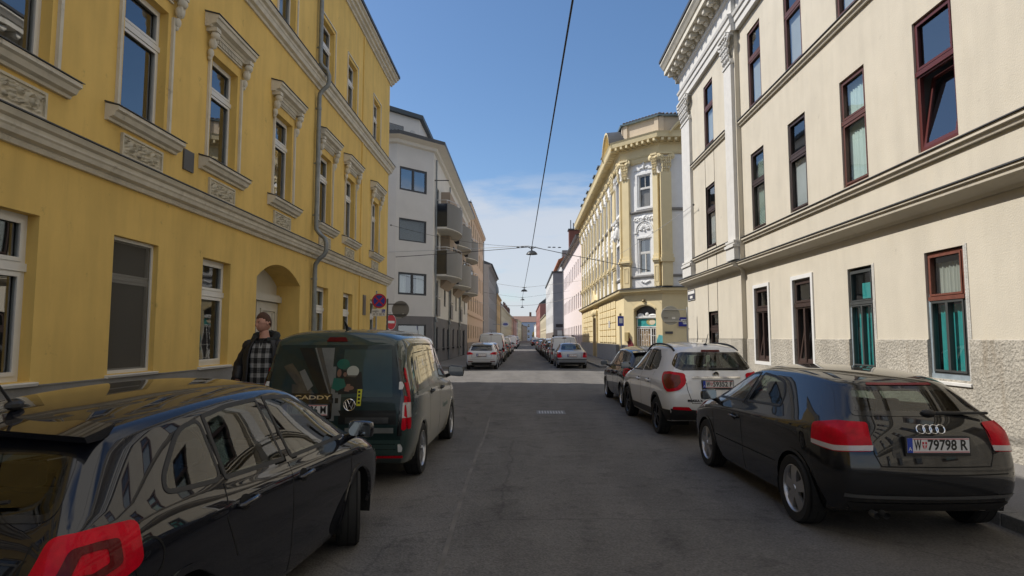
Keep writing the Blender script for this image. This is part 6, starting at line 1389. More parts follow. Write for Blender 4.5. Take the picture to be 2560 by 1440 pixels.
        g = MB(); hb = c.ray('B', -.40, .665)[0].y; text_mesh(g, 'MOKKA X', .055, lambda a, b, d: c.T(-.40+a, c.ray('B', -.40+a, .665)[0].y-.008-d, .665+b), .001, bold=.002); g.build('model_lettering', gloss_black, t)
        c.part(t, 'handle_recess', M('grey_plastic', (.20,.20,.20), rough=.5), [('B', rnd_poly([(.09,.655),(.25,.655),(.25,.685),(.09,.685)], .008))], .006)
    for sd in (-1, 1):
        g = c.mb(); pts = []
        for j in range(13):
            yy = (.62+2.0*j/12)*k; hh = c.ray('T', sd*.575*w, yy)[0]; pts.append((sd*.575*w, yy, hh.z+.008+.032*sin(pi*j/12)**.4))
        g.tube(pts, .019, 8); g.build('roof_rail', trim, t, smooth=True)
    c.mirror(t, 3.10*k, 1.14*h, W/2-.02, gloss_black if near else body, big=1.1); c.handles(t, [(1.40*k,.93*h),(2.26*k,.91*h)], body)
    g = c.mb(); hz = c.ray('T', 0, .62*k)[0].z; g.tube([(0,.62*k,hz),(0,.46*k,hz+.20)], [.010,.005], 6); g.ell((0,.64*k,hz),(.035,.06,.03),8); g.build('aerial', trim, t)
    g = c.mb(); y0 = c.ray('B', .05, 1.20*h)[0].y-.02; g.bbox(-.05,.40,y0-.0,y0+.03,1.19*h,1.215*h,.008); g.ell((-.02,y0+.01,1.20*h),(.09,.03,.03),8); g.build('rear_wiper', trim, t, smooth=True)
    hl = rnd_poly([(.52*lx,.66*h),(.95*lx,.68*h),(.92*lx,.84*h),(.60*lx,.80*h)], .05)
    for sd in (1,-1): c.part(t, 'headlamp', lampclear, [('F', hl if sd > 0 else mir(hl))], .008)
    c.part(t, 'grille', trim, [('F', rnd_poly([(-.42,.36),(.42,.36),(.46,.74),(-.46,.74)], .06))], .006)
    return t, c
def van_rings(W, L, H):
    k = L/4.5; h = H/1.80; w = W/1.855
    T_ = lambda *v: (v[0]*k, v[1]*w, v[2]*h, v[3]*k, v[4]*w, v[5]*h); y = lambda *v: [q*k for q in v]; z = lambda *v: [q*h for q in v]
    return mk_rings(W, .22, 7, [
        (y(.12,.03,.0,.035,.055), [.84,.91,.925,.915,.895], z(.27,.42,.72,1.02,1.14), T_(.155,.715,1.66,.20,.58,1.745)),
        (y(.20,.13,.11,.13,.15), [.91,.975,.985,.975,.955], z(.25,.42,.72,1.02,1.14), T_(.27,.755,1.70,.34,.60,1.785)),
        (.85*k, [.92,.99,1.0,.99,.965], z(.22,.42,.72,1.02,1.14), T_(.85,.775,1.715,.85,.62,1.80)),
        (1.6*k, [.92,.985,1.0,.99,.965], z(.21,.42,.72,1.02,1.14), T_(1.6,.78,1.715,1.6,.62,1.80)),
        (2.3*k, [.92,.985,1.0,.985,.96], z(.21,.42,.72,1.01,1.11), T_(2.25,.775,1.705,2.25,.62,1.79)),
        (2.95*k, [.92,.985,1.0,.985,.955], z(.21,.42,.72,.98,1.05), T_(2.72,.74,1.645,2.68,.6,1.73)),
        (3.50*k, [.92,.985,1.0,.985,.95], z(.21,.42,.72,.96,1.03), T_(3.66,.74,1.06,3.60,.58,1.10)),
        (3.85*k, [.92,.99,1.0,.975,.92], z(.22,.42,.70,.90,.97), T_(3.88,.68,.99,3.86,.48,1.02)),
        (y(4.18,4.22,4.24,4.24,4.22), [.90,.96,.965,.94,.88], z(.22,.42,.64,.80,.86), T_(4.2,.62,.885,4.2,.44,.91)),
        (y(4.32,4.43,4.46,4.44,4.38), [.78,.84,.86,.83,.78], z(.24,.42,.60,.74,.79), T_(4.36,.54,.82,4.35,.4,.84))])
def make_van(label, loc, rz, body, group=None, near=False, L=4.5, W=1.855, H=1.80, txt=('W','· · ·'), rear_glass=False, name='parked_van', roofbars=False, lampm=None):
    t = thing(name, label, 'van', loc, rz, group, world=False); k = L/4.5; h = H/1.80; w = W/1.855
    c = Car(dict(L=L, rings=van_rings(W, L, H), crease={0:.6,4:.25,5:.55}, rcrease={0:.42,9:.3}, bulge=.035, crown=.03, sill=.30, archgap=.045), 3)
    P = lambda q: scalep(q, k, h)
    fd = rnd_poly(P([(2.32,1.13),(2.28,1.60),(2.58,1.58),(2.90,1.40),(3.42,1.085),(3.42,1.05)]), .04)
    for pj in 'LR': c.glass(t, pj, fd, car_glass, .028)
    fg = rnd_poly([(-.74*w,1.12*h),(.74*w,1.12*h),(.62*w,1.62*h),(-.62*w,1.62*h)], .06); c.glass(t, 'F', fg, car_glass, .03, name='windscreen')
    c.wheels(t, dict(n=5, split=.2, wo=.06, wi=.05) if near else dict(n=7, wo=.09, wi=.06), .865*k, 3.62*k, .325*max(1,h*.98), W/2-.005, .205, 0, .03, body if near else trim)
    c.body(t, body); c.interior(t, 1.06*h, 1.9*k, 3.4*k, .70*w, top=1.45*h)
    lx = W/2
    if near:
        # photographic wrap on the two rear doors: girders, helmets, level; grey-green elsewhere
        wr = [M('wrap_dark_teal', (.014,.028,.029), rough=.25, var=.35, scale=2.2, coat=.45, spec=.2), M('wrap_pale_grey', (.15,.16,.16), rough=.25, var=.25, scale=5, coat=.45, spec=.2), M('wrap_black', (.012,.014,.015), rough=.25, var=0, coat=.45, spec=.2), M('wrap_green_helmet', (.012,.11,.085), rough=.25, var=.2, coat=.45, spec=.2), M('wrap_white_helmet', (.40,.42,.38), rough=.25, var=.08, coat=.45, spec=.2), M('wrap_yellow', (.55,.55,.04), rough=.25, var=0, coat=.45, spec=.2), M('wrap_skin', (.20,.11,.08), rough=.3, var=.1, coat=.45, spec=.2), M('wrap_green_grey', (.032,.060,.056), rough=.25, var=.22, scale=1.6, coat=.45, spec=.2), M('wrap_dim_plank', (.045,.047,.048), rough=.25, var=.3, scale=9, coat=1)]
        g = c.mb()
        door = rnd_poly([(-.80,.36),(.80,.36),(.80,1.10),(.70,1.655),(-.70,1.655),(-.80,1.10)], .07)
        c.decal(g, 'B', door, None, .0020, .06, 0, .006)
        win_ = lambda s: rnd_poly([(s*.05,1.02),(s*.70,1.02),(s*.62,1.56),(s*.05,1.56)], .06)
        items = [([(-.80,.37),(.80,.37),(.80,.56),(-.80,.56)],7,.0030), ([(.10,1.05),(.70,1.05),(.66,1.6),(.10,1.6)],7,.0030), ([(-.45,1.62),(-.28,1.62),(.0,.98),(-.10,.98)],2,.0042), ([(-.26,1.62),(-.02,1.62),(-.02,1.22),(-.04,1.05)],1,.0034), ([(-.24,1.62),(-.18,1.62),(-.01,1.10),(-.03,1.08)],8,.0044), ([(-.62,1.40),(-.52,1.44),(-.06,.90),(-.14,.84)],8,.0036), ([(-.50,1.20),(-.40,1.18),(-.18,.82),(-.46,.82)],8,.0036), ([(-.42,1.34),(-.36,1.37),(-.24,1.18),(-.30,1.12)],1,.0044), ([(-.02,1.40),(.02,1.40),(.03,.78),(-.02,.78)],1,.0050), ([(-.05,1.10),(.10,1.10),(.10,.84),(-.05,.84)],1,.0042), ([(-.03,1.04),(.01,1.04),(.01,.98),(-.03,.98)],2,.0052), ([(.03,1.04),(.07,1.04),(.07,.98),(.03,.98)],2,.0052), ([(.09,1.36),(.32,1.34),(.36,1.10),(.06,1.08)],2,.0048), ([(.08,.90),(.75,.90),(.75,.74),(.08,.74)],2,.0042), ([(.16,.82),(.66,.82),(.66,.75),(.16,.75)],8,.0050), ([(.16,.70),(.72,.70),(.72,.64),(.16,.64)],1,.0046)]
        for pl, m, o in items: c.decal(g, 'B', pl, None, o, .07, m, 0)
        for (cx, cz, rx, rz_, m, o) in ((.10,1.43,.075,.06,3,.0058),(.22,1.345,.072,.065,4,.0062),(.06,1.325,.026,.045,6,.0056),(.13,1.31,.022,.026,6,.0056),(.19,1.155,.055,.026,6,.0056)):
            n = 20; c.decal(g, 'B', [Vector((cx+rx*cos(2*pi*j/n), cz+rz_*sin(2*pi*j/n))) for j in range(n)], None, o, .04, m, 0)
        c.decal(g, 'B', [(.29,1.14),(.345,1.14),(.335,.95),(.285,.95)], None, .0060, .05, 5, 0)
        c.decal(g, 'B', [(.02,1.44),(.03,1.415),(.18,1.395),(.19,1.41)], None, .0064, .04, 3, 0); c.decal(g, 'B', [(.14,1.30),(.15,1.285),(.25,1.275),(.28,1.30)], None, .0066, .04, 8, 0); c.decal(g, 'B', [(.0,1.27),(.12,1.26),(.15,1.17),(.05,1.12),(-.02,1.15)], None, .0054, .05, 3, 0); c.decal(g, 'B', [(.16,1.20),(.20,1.20),(.19,1.11),(.13,1.12)], None, .0060, .04, 6, 0)
        for j in range(4): c.decal(g, 'B', [(.298,.975+j*.041),(.325,.975+j*.041),(.325,1.0+j*.041),(.298,1.0+j*.041)], None, .0066, .05, 2, 0)
        for sd in (1,): pass
        o = g.build('rear_door_wrap', wr, t, smooth=True, merge=0)
        c.gaps(t, [('B', [(.05,1.66),(.05,.36)]), ('B', [(-.79,.36),(.79,.36)]), ('B', [(.80,.38),(.795,1.08),(.69,1.66)]), ('B', [(-.80,.38),(-.795,1.08),(-.69,1.66)]), ('B', [(.09,1.02),(.70,1.02),(.61,1.555),(.09,1.565)]), ('B', [(.01,1.02),(-.70,1.02),(-.61,1.555),(.01,1.565)])], .008)
        g = MB(); text_mesh(g, 'Hausgeräte', .12, lambda a, b, d: c.T(c.ray('R', 2.78+a, .70+b)[0].x+.003+d, 2.78+a, .70+b), .0008); g.build('side_lettering', M('grey_green_lettering', (.22,.27,.25)), t)
        # round emblem with V over W strokes
        g = c.mb(); ex, ez = .21, .965; ey = c.ray('B', ex, ez)[0].y-.018; n = 26; g.lathe([(0,0),(.068,0),(.068,.012)], 26, (ex,ey,ez), 1); em = g.build('emblem_disc', gloss_black, t)
        g = c.mb(); g.tube([(ex+.066*cos(2*pi*j/n), ey-.004, ez+.066*sin(2*pi*j/n)) for j in range(n+1)], .006, 6, cap=False)
        for pl in ([(-.026,.056),(0,.006),(.026,.056)], [(-.052,.034),(-.026,-.048),(0,.0),(.026,-.048),(.052,.034)]): g.tube([(ex+a, ey-.004, ez+b) for a, b in pl], .0065, 6)
        g.build('emblem_strokes', chrome, em)
        g = MB(); text_mesh(g, 'CADDY', .062, lambda a, b, d: c.T(-.235+a, c.ray('B', -.235+a, 1.045+b)[0].y-.014-d, 1.045+b), .001, xs=2.0, bold=.0015); 
        c.part(t, 'trim_panel', gloss_black, [('B', rnd_poly([(-.62,.80),(.0,.80),(.0,1.09),(-.62,1.09)], .02))], .007); g.build('model_lettering', chrome, t)
    else:
        c.gaps(t, [('B', [(0,1.68*h),(0,.36*h)]), ('B', [(-.80*w,1.08*h),(-.70*w,1.66*h),(.70*w,1.66*h),(.80*w,1.08*h),(.80*w,.36*h),(-.80*w,.36*h),(-.80*w,1.08*h)])], .012)
        if rear_glass: c.glass(t, 'B', rnd_poly([(-.64*w,1.10*h),(.64*w,1.10*h),(.57*w,1.56*h),(-.57*w,1.56*h)], .07), dark_glass, .04, name='rear_window')
    c.gaps(t, [('L', P([(2.27,1.6),(2.25,.7),(2.28,.30)])), ('R', P([(2.27,1.6),(2.25,.7),(2.28,.30)])), ('L', P([(3.46,1.02),(3.36,.5),(3.30,.30)])), ('R', P([(3.46,1.02),(3.36,.5),(3.30,.30)])), ('R', P([(1.40,.45),(1.36,1.15),(1.36,1.62),(2.26,1.62)])), ('L', P([(1.40,.45),(1.36,1.15),(1.36,1.62),(2.26,1.62)])), ('R', P([(.55,1.08),(.50,1.30),(.62,1.52),(1.28,1.54),(1.30,1.10)])), ('R', P([(1.42,1.12),(1.42,1.54),(2.15,1.54)]))], .010)
    if near:
        for pj in 'LR': c.part(t, 'slide_rail', M('satin_grey_rail', (.30,.31,.30), rough=.35, var=0), [(pj, rnd_poly([(.52,1.03),(1.34,1.03),(1.34,1.075),(.52,1.075)], .015))], .008)
    lb = rnd_poly([(.872*lx,.66*h),(1.15*lx,.66*h),(1.15*lx,1.36*h),(.86*lx,1.36*h),(.90*lx,1.02*h)], .03); ls = rnd_poly([(-.3,.66*h),(.13*k,.67*h),(.13*k,1.05*h),(.17*k,1.36*h),(-.3,1.38*h)], .03)
    for sd, pj in ((1,'R'),(-1,'L')):
        f = (lambda q: q) if sd > 0 else mir; lm = c.part(t, 'tail_lamp', lampred, [('B', f(lb)), (pj, ls)], .012, .024)
        c.part(lm, 'lamp_insert', lampclear, [('B', f([(.882*lx,.80*h),(1.15*lx,.80*h),(1.15*lx,.97*h),(.885*lx,.97*h)])), (pj, [(-.3,.80*h),(.125*k,.80*h),(.125*k,.97*h),(-.3,.97*h)])], .016, .006)
        c.part(lm, 'lamp_surround', gloss_black, [('B', f([(.82*lx,.60*h),(.88*lx,.60*h),(.90*lx,1.02*h),(.86*lx,1.36*h),(1.1*lx,1.36*h),(1.1*lx,1.50*h),(.84*lx,1.64*h),(.77*lx,1.64*h),(.86*lx,1.05*h)]))], .009, .01)
        c.part(t, 'reflector', lampred, [('B', f(rnd_poly([(.55*lx,.34*h),(.88*lx,.34*h),(.88*lx,.37*h),(.55*lx,.365*h)], .01)))], .008)
        for z in (.47, 1.18):
            if near: q = rnd_poly([(.77,z-.045),(.81,z-.045),(.82,z),(.80,z+.045),(.77,z+.045)], .01); c.part(t, 'door_hinge', M('white_hinge', (.70,.70,.70), rough=.4, var=0), [('B', f(q))], .016, .02)
    c.part(t, 'bumper', M('wrap_green_black', (.035,.05,.05), rough=.35, var=.2) if near else trim, [('B', rnd_poly([(-.98*lx,.26*h),(.98*lx,.26*h),(.98*lx,.355*h),(-.98*lx,.355*h)], .03))], .006)
    c.part(t, 'brake_light', lampdark, [('B', rnd_poly([(-.13,1.665*h),(.13,1.665*h),(.10,1.715*h),(-.10,1.715*h)], .012))], .010)
    if near:
        pc = Car.__new__(Car); pc.__dict__.update(c.__dict__); pc.T = lambda x, y, z: c.T(x-.30, y, z); pc.plate(t, .905, txt, shield=False)
    else: c.plate(t, .78*h, txt, shield=False)
    c.mirror(t, 3.36*k, 1.16*h, W/2-.02, trim, big=1.35)
    for pj in ('R','L'): pass
    c.handles(t, [(1.50*k,.98*h),(2.14*k if False else 2.42*k,.96*h)], trim)
    g = c.mb(); hz = c.ray('T', 0, .55*k)[0].z; g.tube([(0,.55*k,hz),(0,.45*k,hz+.07),(0,.40*k,hz+.10)], [.02,.012,.006], 8); g.ell((0,.58*k,hz),(.035,.08,.03),8); g.build('aerial', trim, t)
    if roofbars:
        g = c.mb()
        for yy in (.6, 1.5, 2.2): g.box(-.70*w,.70*w,yy*k-.02,yy*k+.02,1.86*h,1.89*h); g.box(-.70*w,-.66*w,yy*k-.02,yy*k+.02,1.74*h,1.86*h); g.box(.66*w,.70*w,yy*k-.02,yy*k+.02,1.74*h,1.86*h)
        g.build('roof_bars', trim, t)
    hl = rnd_poly([(.52*lx,.62*h),(.95*lx,.64*h),(.92*lx,.82*h),(.60*lx,.76*h)], .05)
    for sd in (1,-1): c.part(t, 'headlamp', lampclear, [('F', hl if sd > 0 else mir(hl))], .008)
    c.part(t, 'grille', trim, [('F', rnd_poly([(-.48,.32),(.48,.32),(.50,.70),(-.50,.70)], .05))], .006)
    return t, c
def make_sedan(label, loc, rz, body, group=None, L=4.64, W=1.74, H=1.45, txt=('W','· · ·')):
    t = thing('parked_saloon', label, 'car', loc, rz, group, world=False)
    R = mk_rings(W, .2, 7, [
        ([.16,.04,.0,.05,.09], [.80,.88,.90,.89,.86], [.25,.38,.60,.85,.94], (.11,.64,.975,.13,.5,.985)),
        ([.28,.20,.18,.20,.24], [.90,.965,.98,.965,.92], [.22,.38,.60,.86,.955], (.30,.68,.995,.32,.52,1.01)),
        (.62, [.92,.985,1.0,.985,.94], [.20,.38,.60,.87,.965], (.66,.665,1.02,.66,.50,1.035)),
        (1.0, [.92,.985,1.0,.985,.935], [.19,.38,.60,.87,.965], (1.38,.56,1.36,1.36,.43,1.405)),
        (1.75, [.92,.985,1.0,.98,.93], [.19,.38,.60,.86,.95], (1.75,.58,1.39,1.75,.44,1.44)),
        (2.4, [.92,.985,1.0,.98,.93], [.19,.38,.60,.85,.93], (2.35,.58,1.39,2.35,.44,1.44)),
        (3.0, [.92,.985,1.0,.98,.93], [.19,.38,.60,.84,.92], (2.82,.56,1.34,2.78,.43,1.395)),
        (3.55, [.92,.985,1.0,.975,.92], [.19,.38,.60,.82,.905], (3.58,.68,.95,3.52,.5,.985)),
        (4.0, [.92,.985,1.0,.965,.90], [.20,.38,.58,.78,.85], (4.0,.62,.885,3.98,.42,.91)),
        ([4.32,4.37,4.39,4.39,4.38], [.90,.95,.955,.93,.86], [.20,.38,.56,.68,.75], (4.38,.56,.775,4.38,.4,.79)),
        ([4.46,4.56,4.59,4.57,4.53], [.78,.84,.85,.82,.76], [.22,.38,.54,.64,.69], (4.5,.5,.715,4.5,.36,.725))])
    c = Car(dict(L=L, rings=R, crease={0:.6,3:.35,4:.55,5:.45}, rcrease={0:.45,10:.3}, bulge=.045, crown=.03, sill=.27, archgap=.04), 3)
    rd = rnd_poly([(1.02,1.0),(1.22,1.20),(1.50,1.33),(2.12,1.355),(2.2,.965),(1.5,.985)], .04); fd = rnd_poly([(2.28,.96),(2.2,1.355),(2.72,1.32),(3.05,1.16),(3.42,.975),(3.42,.94)], .03)
    for pj in 'LR': c.glass(t, pj, rd, car_glass, .024); c.glass(t, pj, fd, car_glass, .024)
    c.glass(t, 'B', rnd_poly([(-.60,1.06),(.60,1.06),(.50,1.37),(-.50,1.37)], .06), car_glass, .03, name='rear_window')
    c.glass(t, 'F', rnd_poly([(-.64,.985),(.64,.985),(.50,1.34),(-.50,1.34)], .06), car_glass, .03, name='windscreen')
    c.wheels(t, dict(n=6, wo=.14, wi=.1), .86, 3.60, .312, W/2-.01, .195, 0, .024, body); c.S['seat_y'] = (1.35, 2.3)
    c.body(t, body); c.interior(t, .93, 1.0, 3.4, .64, top=1.24)
    lx = W/2; lb = rnd_poly([(.66*lx,.64),(.97*lx,.63),(.95*lx,.93),(.72*lx,.92)], .05); ls = rnd_poly([(.01,.64),(.22,.66),(.24,.90),(.05,.93)], .04)
    for sd, pj in ((1,'R'),(-1,'L')):
        f = (lambda q: q) if sd > 0 else mir; lm = c.part(t, 'tail_lamp', lampred, [('B', f(lb)), (pj, ls)], .010, .02); c.part(lm, 'lamp_insert', lampdark, [('B', f(rnd_poly([(.70*lx,.80),(.94*lx,.80),(.93*lx,.90),(.73*lx,.90)], .02)))], .014, .006)
    c.part(t, 'bumper_strip', trim, [('B', [(-.90*lx,.50),(.90*lx,.50),(.90*lx,.545),(-.90*lx,.545)])]+both([(.0,.50),(.45,.50),(.45,.545),(.0,.545)]), .008)
    c.part(t, 'bumper_insert', trim, [('B', rnd_poly([(-.80,.26),(.80,.26),(.80,.36),(-.80,.36)], .03))], .006)
    c.gaps(t, [('B', [(-.64*lx,.95),(-.60*lx,.60),(.60*lx,.60),(.64*lx,.95)]), ('L', [(2.24,.95),(2.2,.24)]), ('R', [(2.24,.95),(2.2,.24)]), ('L', [(3.44,.93),(3.34,.3)]), ('R', [(3.44,.93),(3.34,.3)])], .010)
    c.plate(t, .755, txt, shield=False); c.mirror(t, 3.36, 1.02, W/2-.03, body); c.handles(t, [(1.45,.82),(2.45,.81)], body)
    g = c.mb(); g.tube([(0,1.42,1.42),(0,1.22,1.62)], [.008,.004], 6); g.build('aerial', trim, t)
    hl = rnd_poly([(.52*lx,.56),(.95*lx,.57),(.92*lx,.70),(.6*lx,.68)], .03)
    for sd in (1,-1): c.part(t, 'headlamp', lampclear, [('F', hl if sd > 0 else mir(hl))], .008)
    c.part(t, 'grille', trim, [('F', rnd_poly([(-.40,.54),(.40,.54),(.42,.68),(-.42,.68)], .03))], .006)
    return t, c
# ------------------------------------------------------------------ parked cars
def wrap_fade(m):
    """printed foil: grey green over the tail and roof, fading to ivory along the doors"""
    t = m.node_tree; L = t.links.new; b = t.nodes['Principled BSDF']; tc = N(t,'ShaderNodeTexCoord'); sp = N(t,'ShaderNodeSeparateXYZ'); L(tc.outputs['Object'], sp.inputs[0])
    n = N(t,'ShaderNodeTexNoise'); n.inputs['Scale'].default_value = 1.3; n.inputs['Detail'].default_value = 3; L(tc.outputs['Object'], n.inputs['Vector'])
    a = N(t,'ShaderNodeMath',operation='MULTIPLY_ADD'); L(sp.outputs[2],a.inputs[0]); a.inputs[1].default_value = -.45; L(sp.outputs[1],a.inputs[2])
    c = N(t,'ShaderNodeMath',operation='MULTIPLY_ADD'); L(n.outputs[0],c.inputs[0]); c.inputs[1].default_value = .5; L(a.outputs[0],c.inputs[2])
    r = N(t,'ShaderNodeMapRange',interpolation_type='SMOOTHSTEP'); L(c.outputs[0],r.inputs[0]); r.inputs[1].default_value = -2.15; r.inputs[2].default_value = -1.25
    x = N(t,'ShaderNodeMixRGB'); L(r.outputs[0],x.inputs[0]); x.inputs[1].default_value = (.026,.050,.047,1); x.inputs[2].default_value = (.56,.54,.48,1); L(x.outputs[0], b.inputs['Base Color'])
P_black = paint('black_car_paint', (.0035,.0045,.009)); P_anthr = paint('anthracite_car_paint', (.010,.0105,.012)); P_white = paint('white_car_paint', (.78,.79,.81))
P_grey_dark = paint('blackish_grey_paint', (.014,.014,.017), metal=.3); P_van = paint('ivory_white_van_paint', (.56,.54,.48)); wrap_fade(P_van); P_silverw = paint('silvery_white_paint', (.50,.51,.53)); P_silver = paint('silver_car_paint', (.34,.36,.40), metal=.5)
P_vanwhite = paint('white_van_paint', (.62,.62,.62)); P_red = paint('wine_red_paint', (.10,.008,.014)); P_blue = paint('steel_blue_paint', (.10,.14,.21), metal=.4); P_green = paint('dark_green_paint', (.02,.04,.03)); P_beige = paint('beige_metal_paint', (.30,.27,.22), metal=.4)
GR = 'cars parked along the right kerb'; GL = 'cars parked along the left kerb'
def place(x, y_rear, L, rz):    # rear bumper centre -> root
    return (x - sin(radians(rz))*L/2, y_rear + cos(radians(rz))*L/2, .012), radians(rz)
loc, rz = place(-2.455, 2.36, 3.88, -4.2)
make_hatch('glossy black hatchback with red tail lamp and roof aerial, nearest on the left', loc, rz, P_black, GL, near=True, steer=.36, txt=('W','41725 B'), L=3.88, H=1.44, handle=gloss_black)
loc, rz = place(-2.235, 7.22, 4.5, -.9)
make_van('green and ivory delivery van with a photo of workers on its rear doors', loc, rz, P_van, GL, near=True, txt=('W','73486 M'), H=1.83)
loc, rz = place(3.45, 5.30, 4.21, 1.5); make_coupe('dark anthracite three door hatchback with four rings on its tailgate, nearest on the right', loc, rz, P_anthr)
loc, rz = place(3.33, 10.72, 4.28, 2.2); make_suv('white crossover with black roof rails and chrome bar above its number plate', loc, rz, P_white, None, near=True, txt=('W','59352 F'))
loc, rz = place(3.30, 15.15, 4.02, 1.0); make_hatch('blackish grey hatchback parked just ahead of the white crossover', loc, rz, P_grey_dark, GR, L=4.02, W=1.72, H=1.50, txt=('W','21804 K'))
loc, rz = place(-2.33, 33.9, 4.05, 0); fi, _ = make_hatch('silvery white hatchback, first car beyond the crossing on the left', loc, rz, P_silverw, GL, L=4.05, W=1.735, H=1.48, lamp='wide', txt=('W','· · ·'), rear_dark=True)
loc, rz = place(2.72, 35.0, 4.64, 0); oc, _ = make_sedan('silver saloon with black bumper strip, first car beyond the crossing on the right', loc, rz, P_silver, GR)
vw, _ = make_van('tall white panel van towering over the hatchbacks on the left', (-2.35, 46.6, 0), 0, P_vanwhite, GL, L=5.3, W=1.96, H=2.12, name='parked_panel_van')
cw_, _ = make_van('white box van with black roof bars behind the silver saloon', (2.65, 42.8, 0), 0, P_vanwhite, GR, L=4.5, W=1.82, H=1.86, roofbars=True, rear_glass=False, name='parked_panel_van')
sv, _ = make_suv('wine red estate car with dark windows on the right beyond the white crossover', (2.55, 63.5, 0), 0, P_red, GR, H=1.70, W=1.82, style=dict(n=5,wo=.12,wi=.09), name='parked_estate')
ALL = []
def recolor(o, mat):
    for ch in o.children:
        if ch.name.split('.')[0] in ('body', 'wing_mirror', 'arch_lip', 'door_handle') and ch.type == 'MESH':
            for sl in ch.material_slots:
                if sl.material and sl.material.name.endswith('paint'): sl.link = 'OBJECT'; sl.material = mat
def again(src, label, x, y, mat, grp, s=1.0):
    o = copy_tree(src); o.location = (x, y, 0); o.rotation_euler = (0,0,0); o['label'] = label; o['group'] = grp; recolor(o, mat); return o
again(fi, 'wine red hatchback squeezed between the silvery hatchback and the tall white van', -2.33, 40.6, P_red, GL)
again(fi, 'dark blue hatchback just beyond the tall white panel van', -2.30, 52.2, P_blue, GL)
again(sv, 'beige estate car behind the blue hatchback on the left', -2.28, 57.4, P_beige, GL)
again(cw_, 'second white box van on the left, in front of the beige estate', -2.25, 66.5, P_vanwhite, GL)
again(fi, 'small white hatchback beyond the second box van on the left', -2.25, 73.0, P_white, GL)
again(oc, 'grey saloon far down the left kerb before the gap', -2.2, 79.0, P_silver, GL)
again(vw, 'white panel van standing alone beyond the left side street', -2.1, 101.0, P_vanwhite, GL)
again(fi, 'dark grey hatchback beyond the lone white van on the left', -2.0, 108.0, P_grey_dark, GL)
again(oc, 'black saloon far away on the left kerb', -2.0, 114.5, P_anthr, GL)
again(sv, 'white estate car far away on the left kerb', -2.0, 122.0, P_white, GL)
again(fi, 'green hatchback farthest but one on the left', -2.0, 131.0, P_green, GL)
again(vw, 'pale grey van farthest on the left', -2.0, 142.0, P_silver, GL)
again(oc, 'dark saloon between the white box van and the white crossover on the right', 2.62, 48.6, P_anthr, GR)
again(fi, 'black hatchback behind the dark saloon on the right', 2.60, 53.2, P_black, GR)
again(sv, 'white crossover in the middle of the right row', 2.58, 57.9, P_white, GR)
again(fi, 'beige hatchback ahead of the wine red estate on the right', 2.55, 68.6, P_beige, GR)
again(oc, 'blue grey saloon standing at the lit gap on the right', 2.55, 75.0, P_blue, GR)
again(fi, 'silver hatchback beyond the blue grey saloon on the right', 2.55, 81.0, P_silver, GR)
again(sv, 'dark green estate beyond the silver hatchback on the right', 2.55, 87.0, P_green, GR)
again(fi, 'black hatchback at the far side street on the right', 2.55, 93.0, P_anthr, GR)
again(oc, 'wine red saloon beyond the far side street on the right', 2.6, 136.0, P_red, GR)
again(cw_, 'white box van far away on the right', 2.6, 144.0, P_vanwhite, GR)
again(sv, 'grey estate far away behind the last white box van on the right', 2.6, 152.0, P_grey_dark, GR)
again(oc, 'pale saloon farthest on the right', 2.6, 162.0, P_beige, GR)

# ------------------------------------------------------------------ street lamps hanging over the road, span wires
lampm = M('dark_lamp_enamel', (.035,.04,.045), rough=.35, var=.1); wire = M('black_cable', (.012,.012,.013), rough=.6, var=0); rope = M('pale_steel_rope', (.42,.42,.42), rough=.5, metal=.4, var=0)
def street_lamp(x, y, z, label):
    t = thing('street_lamp', label, 'street lamp', (x, y, z), 0, 'street lamps hung over the middle of the road', world=False)
    g = MB(); g.lathe([(0,.16),(.06,.155),(.16,.12),(.25,.05),(.30,-.03),(.315,-.05),(.30,-.055),(.24,.02),(.12,.08),(0,.10)], 28); g.build('lamp_shade', lampm, t, smooth=True)
    g = MB(); g.tube([(0,0,.15),(0,0,.34)], .035, 8); g.tube([(-.22,0,.36),(-.08,0,.28),(.08,0,.28),(.22,0,.36)], .022, 6); g.ell((0,0,.34), (.06,.06,.05), 8); g.build('hanger', lampm, t, smooth=True)
    g = MB(); g.ell((0,0,.0), (.13,.13,.05), 12); g.build('bulb_cover', M('frosted_lamp_cover', (.5,.5,.48), rough=.4), t, smooth=True); return t
LP = [(.43,33.0,6.30),(.03,58.0,6.19),(-.2,84.0,6.95),(-.3,110,7.2)]
for (p, l) in zip(LP, ('dark dome street lamp hung above the crossing, nearest of all','dark dome street lamp beyond the first crossing, second along the cable','dark dome street lamp third along the cable','tiny dark dome street lamp farthest along the cable')): street_lamp(*p, l)
def cable(name, label, pts, r, m, sag=.0, n=14):
    P = []
    for a, b in zip(pts, pts[1:]):
        a, b = Vector(a), Vector(b)
        for k in range(n): t = k/n; p = a.lerp(b, t); p.z -= sag*4*t*(1-t); P.append(p)
    P.append(Vector(pts[-1])); g = MB(); g.tube(P, r, 6); o = g.build(name, m); tag(o, label, 'cable'); return o
cable('lamp_cable', 'long black feed cable running over the road from above the viewer to the lamps', [(.95,-14,6.6),(.74,8.9,6.81),(.43,33,6.66),(.03,58,6.55),(-.2,84,7.3),(-.3,110,7.55)], .017, wire, 0)
cable('span_wire', 'dark span wire carrying the nearest lamp across the crossing', [(-7.45,35.45,6.45),(.43,33,6.66),(7.6,37.4,5.85)], .017, wire, .02)
cable('span_wire', 'pale steel rope crossing just above the dark span wire', [(-7.9,35.5,6.75),(.3,33,6.72)], .014, rope, .02)
cable('span_wire', 'thin grey wire from the yellow house corner hook to the nearest lamp', [(-5.42,24.8,6.35),(.43,33,6.68)], .007, wire, .25)
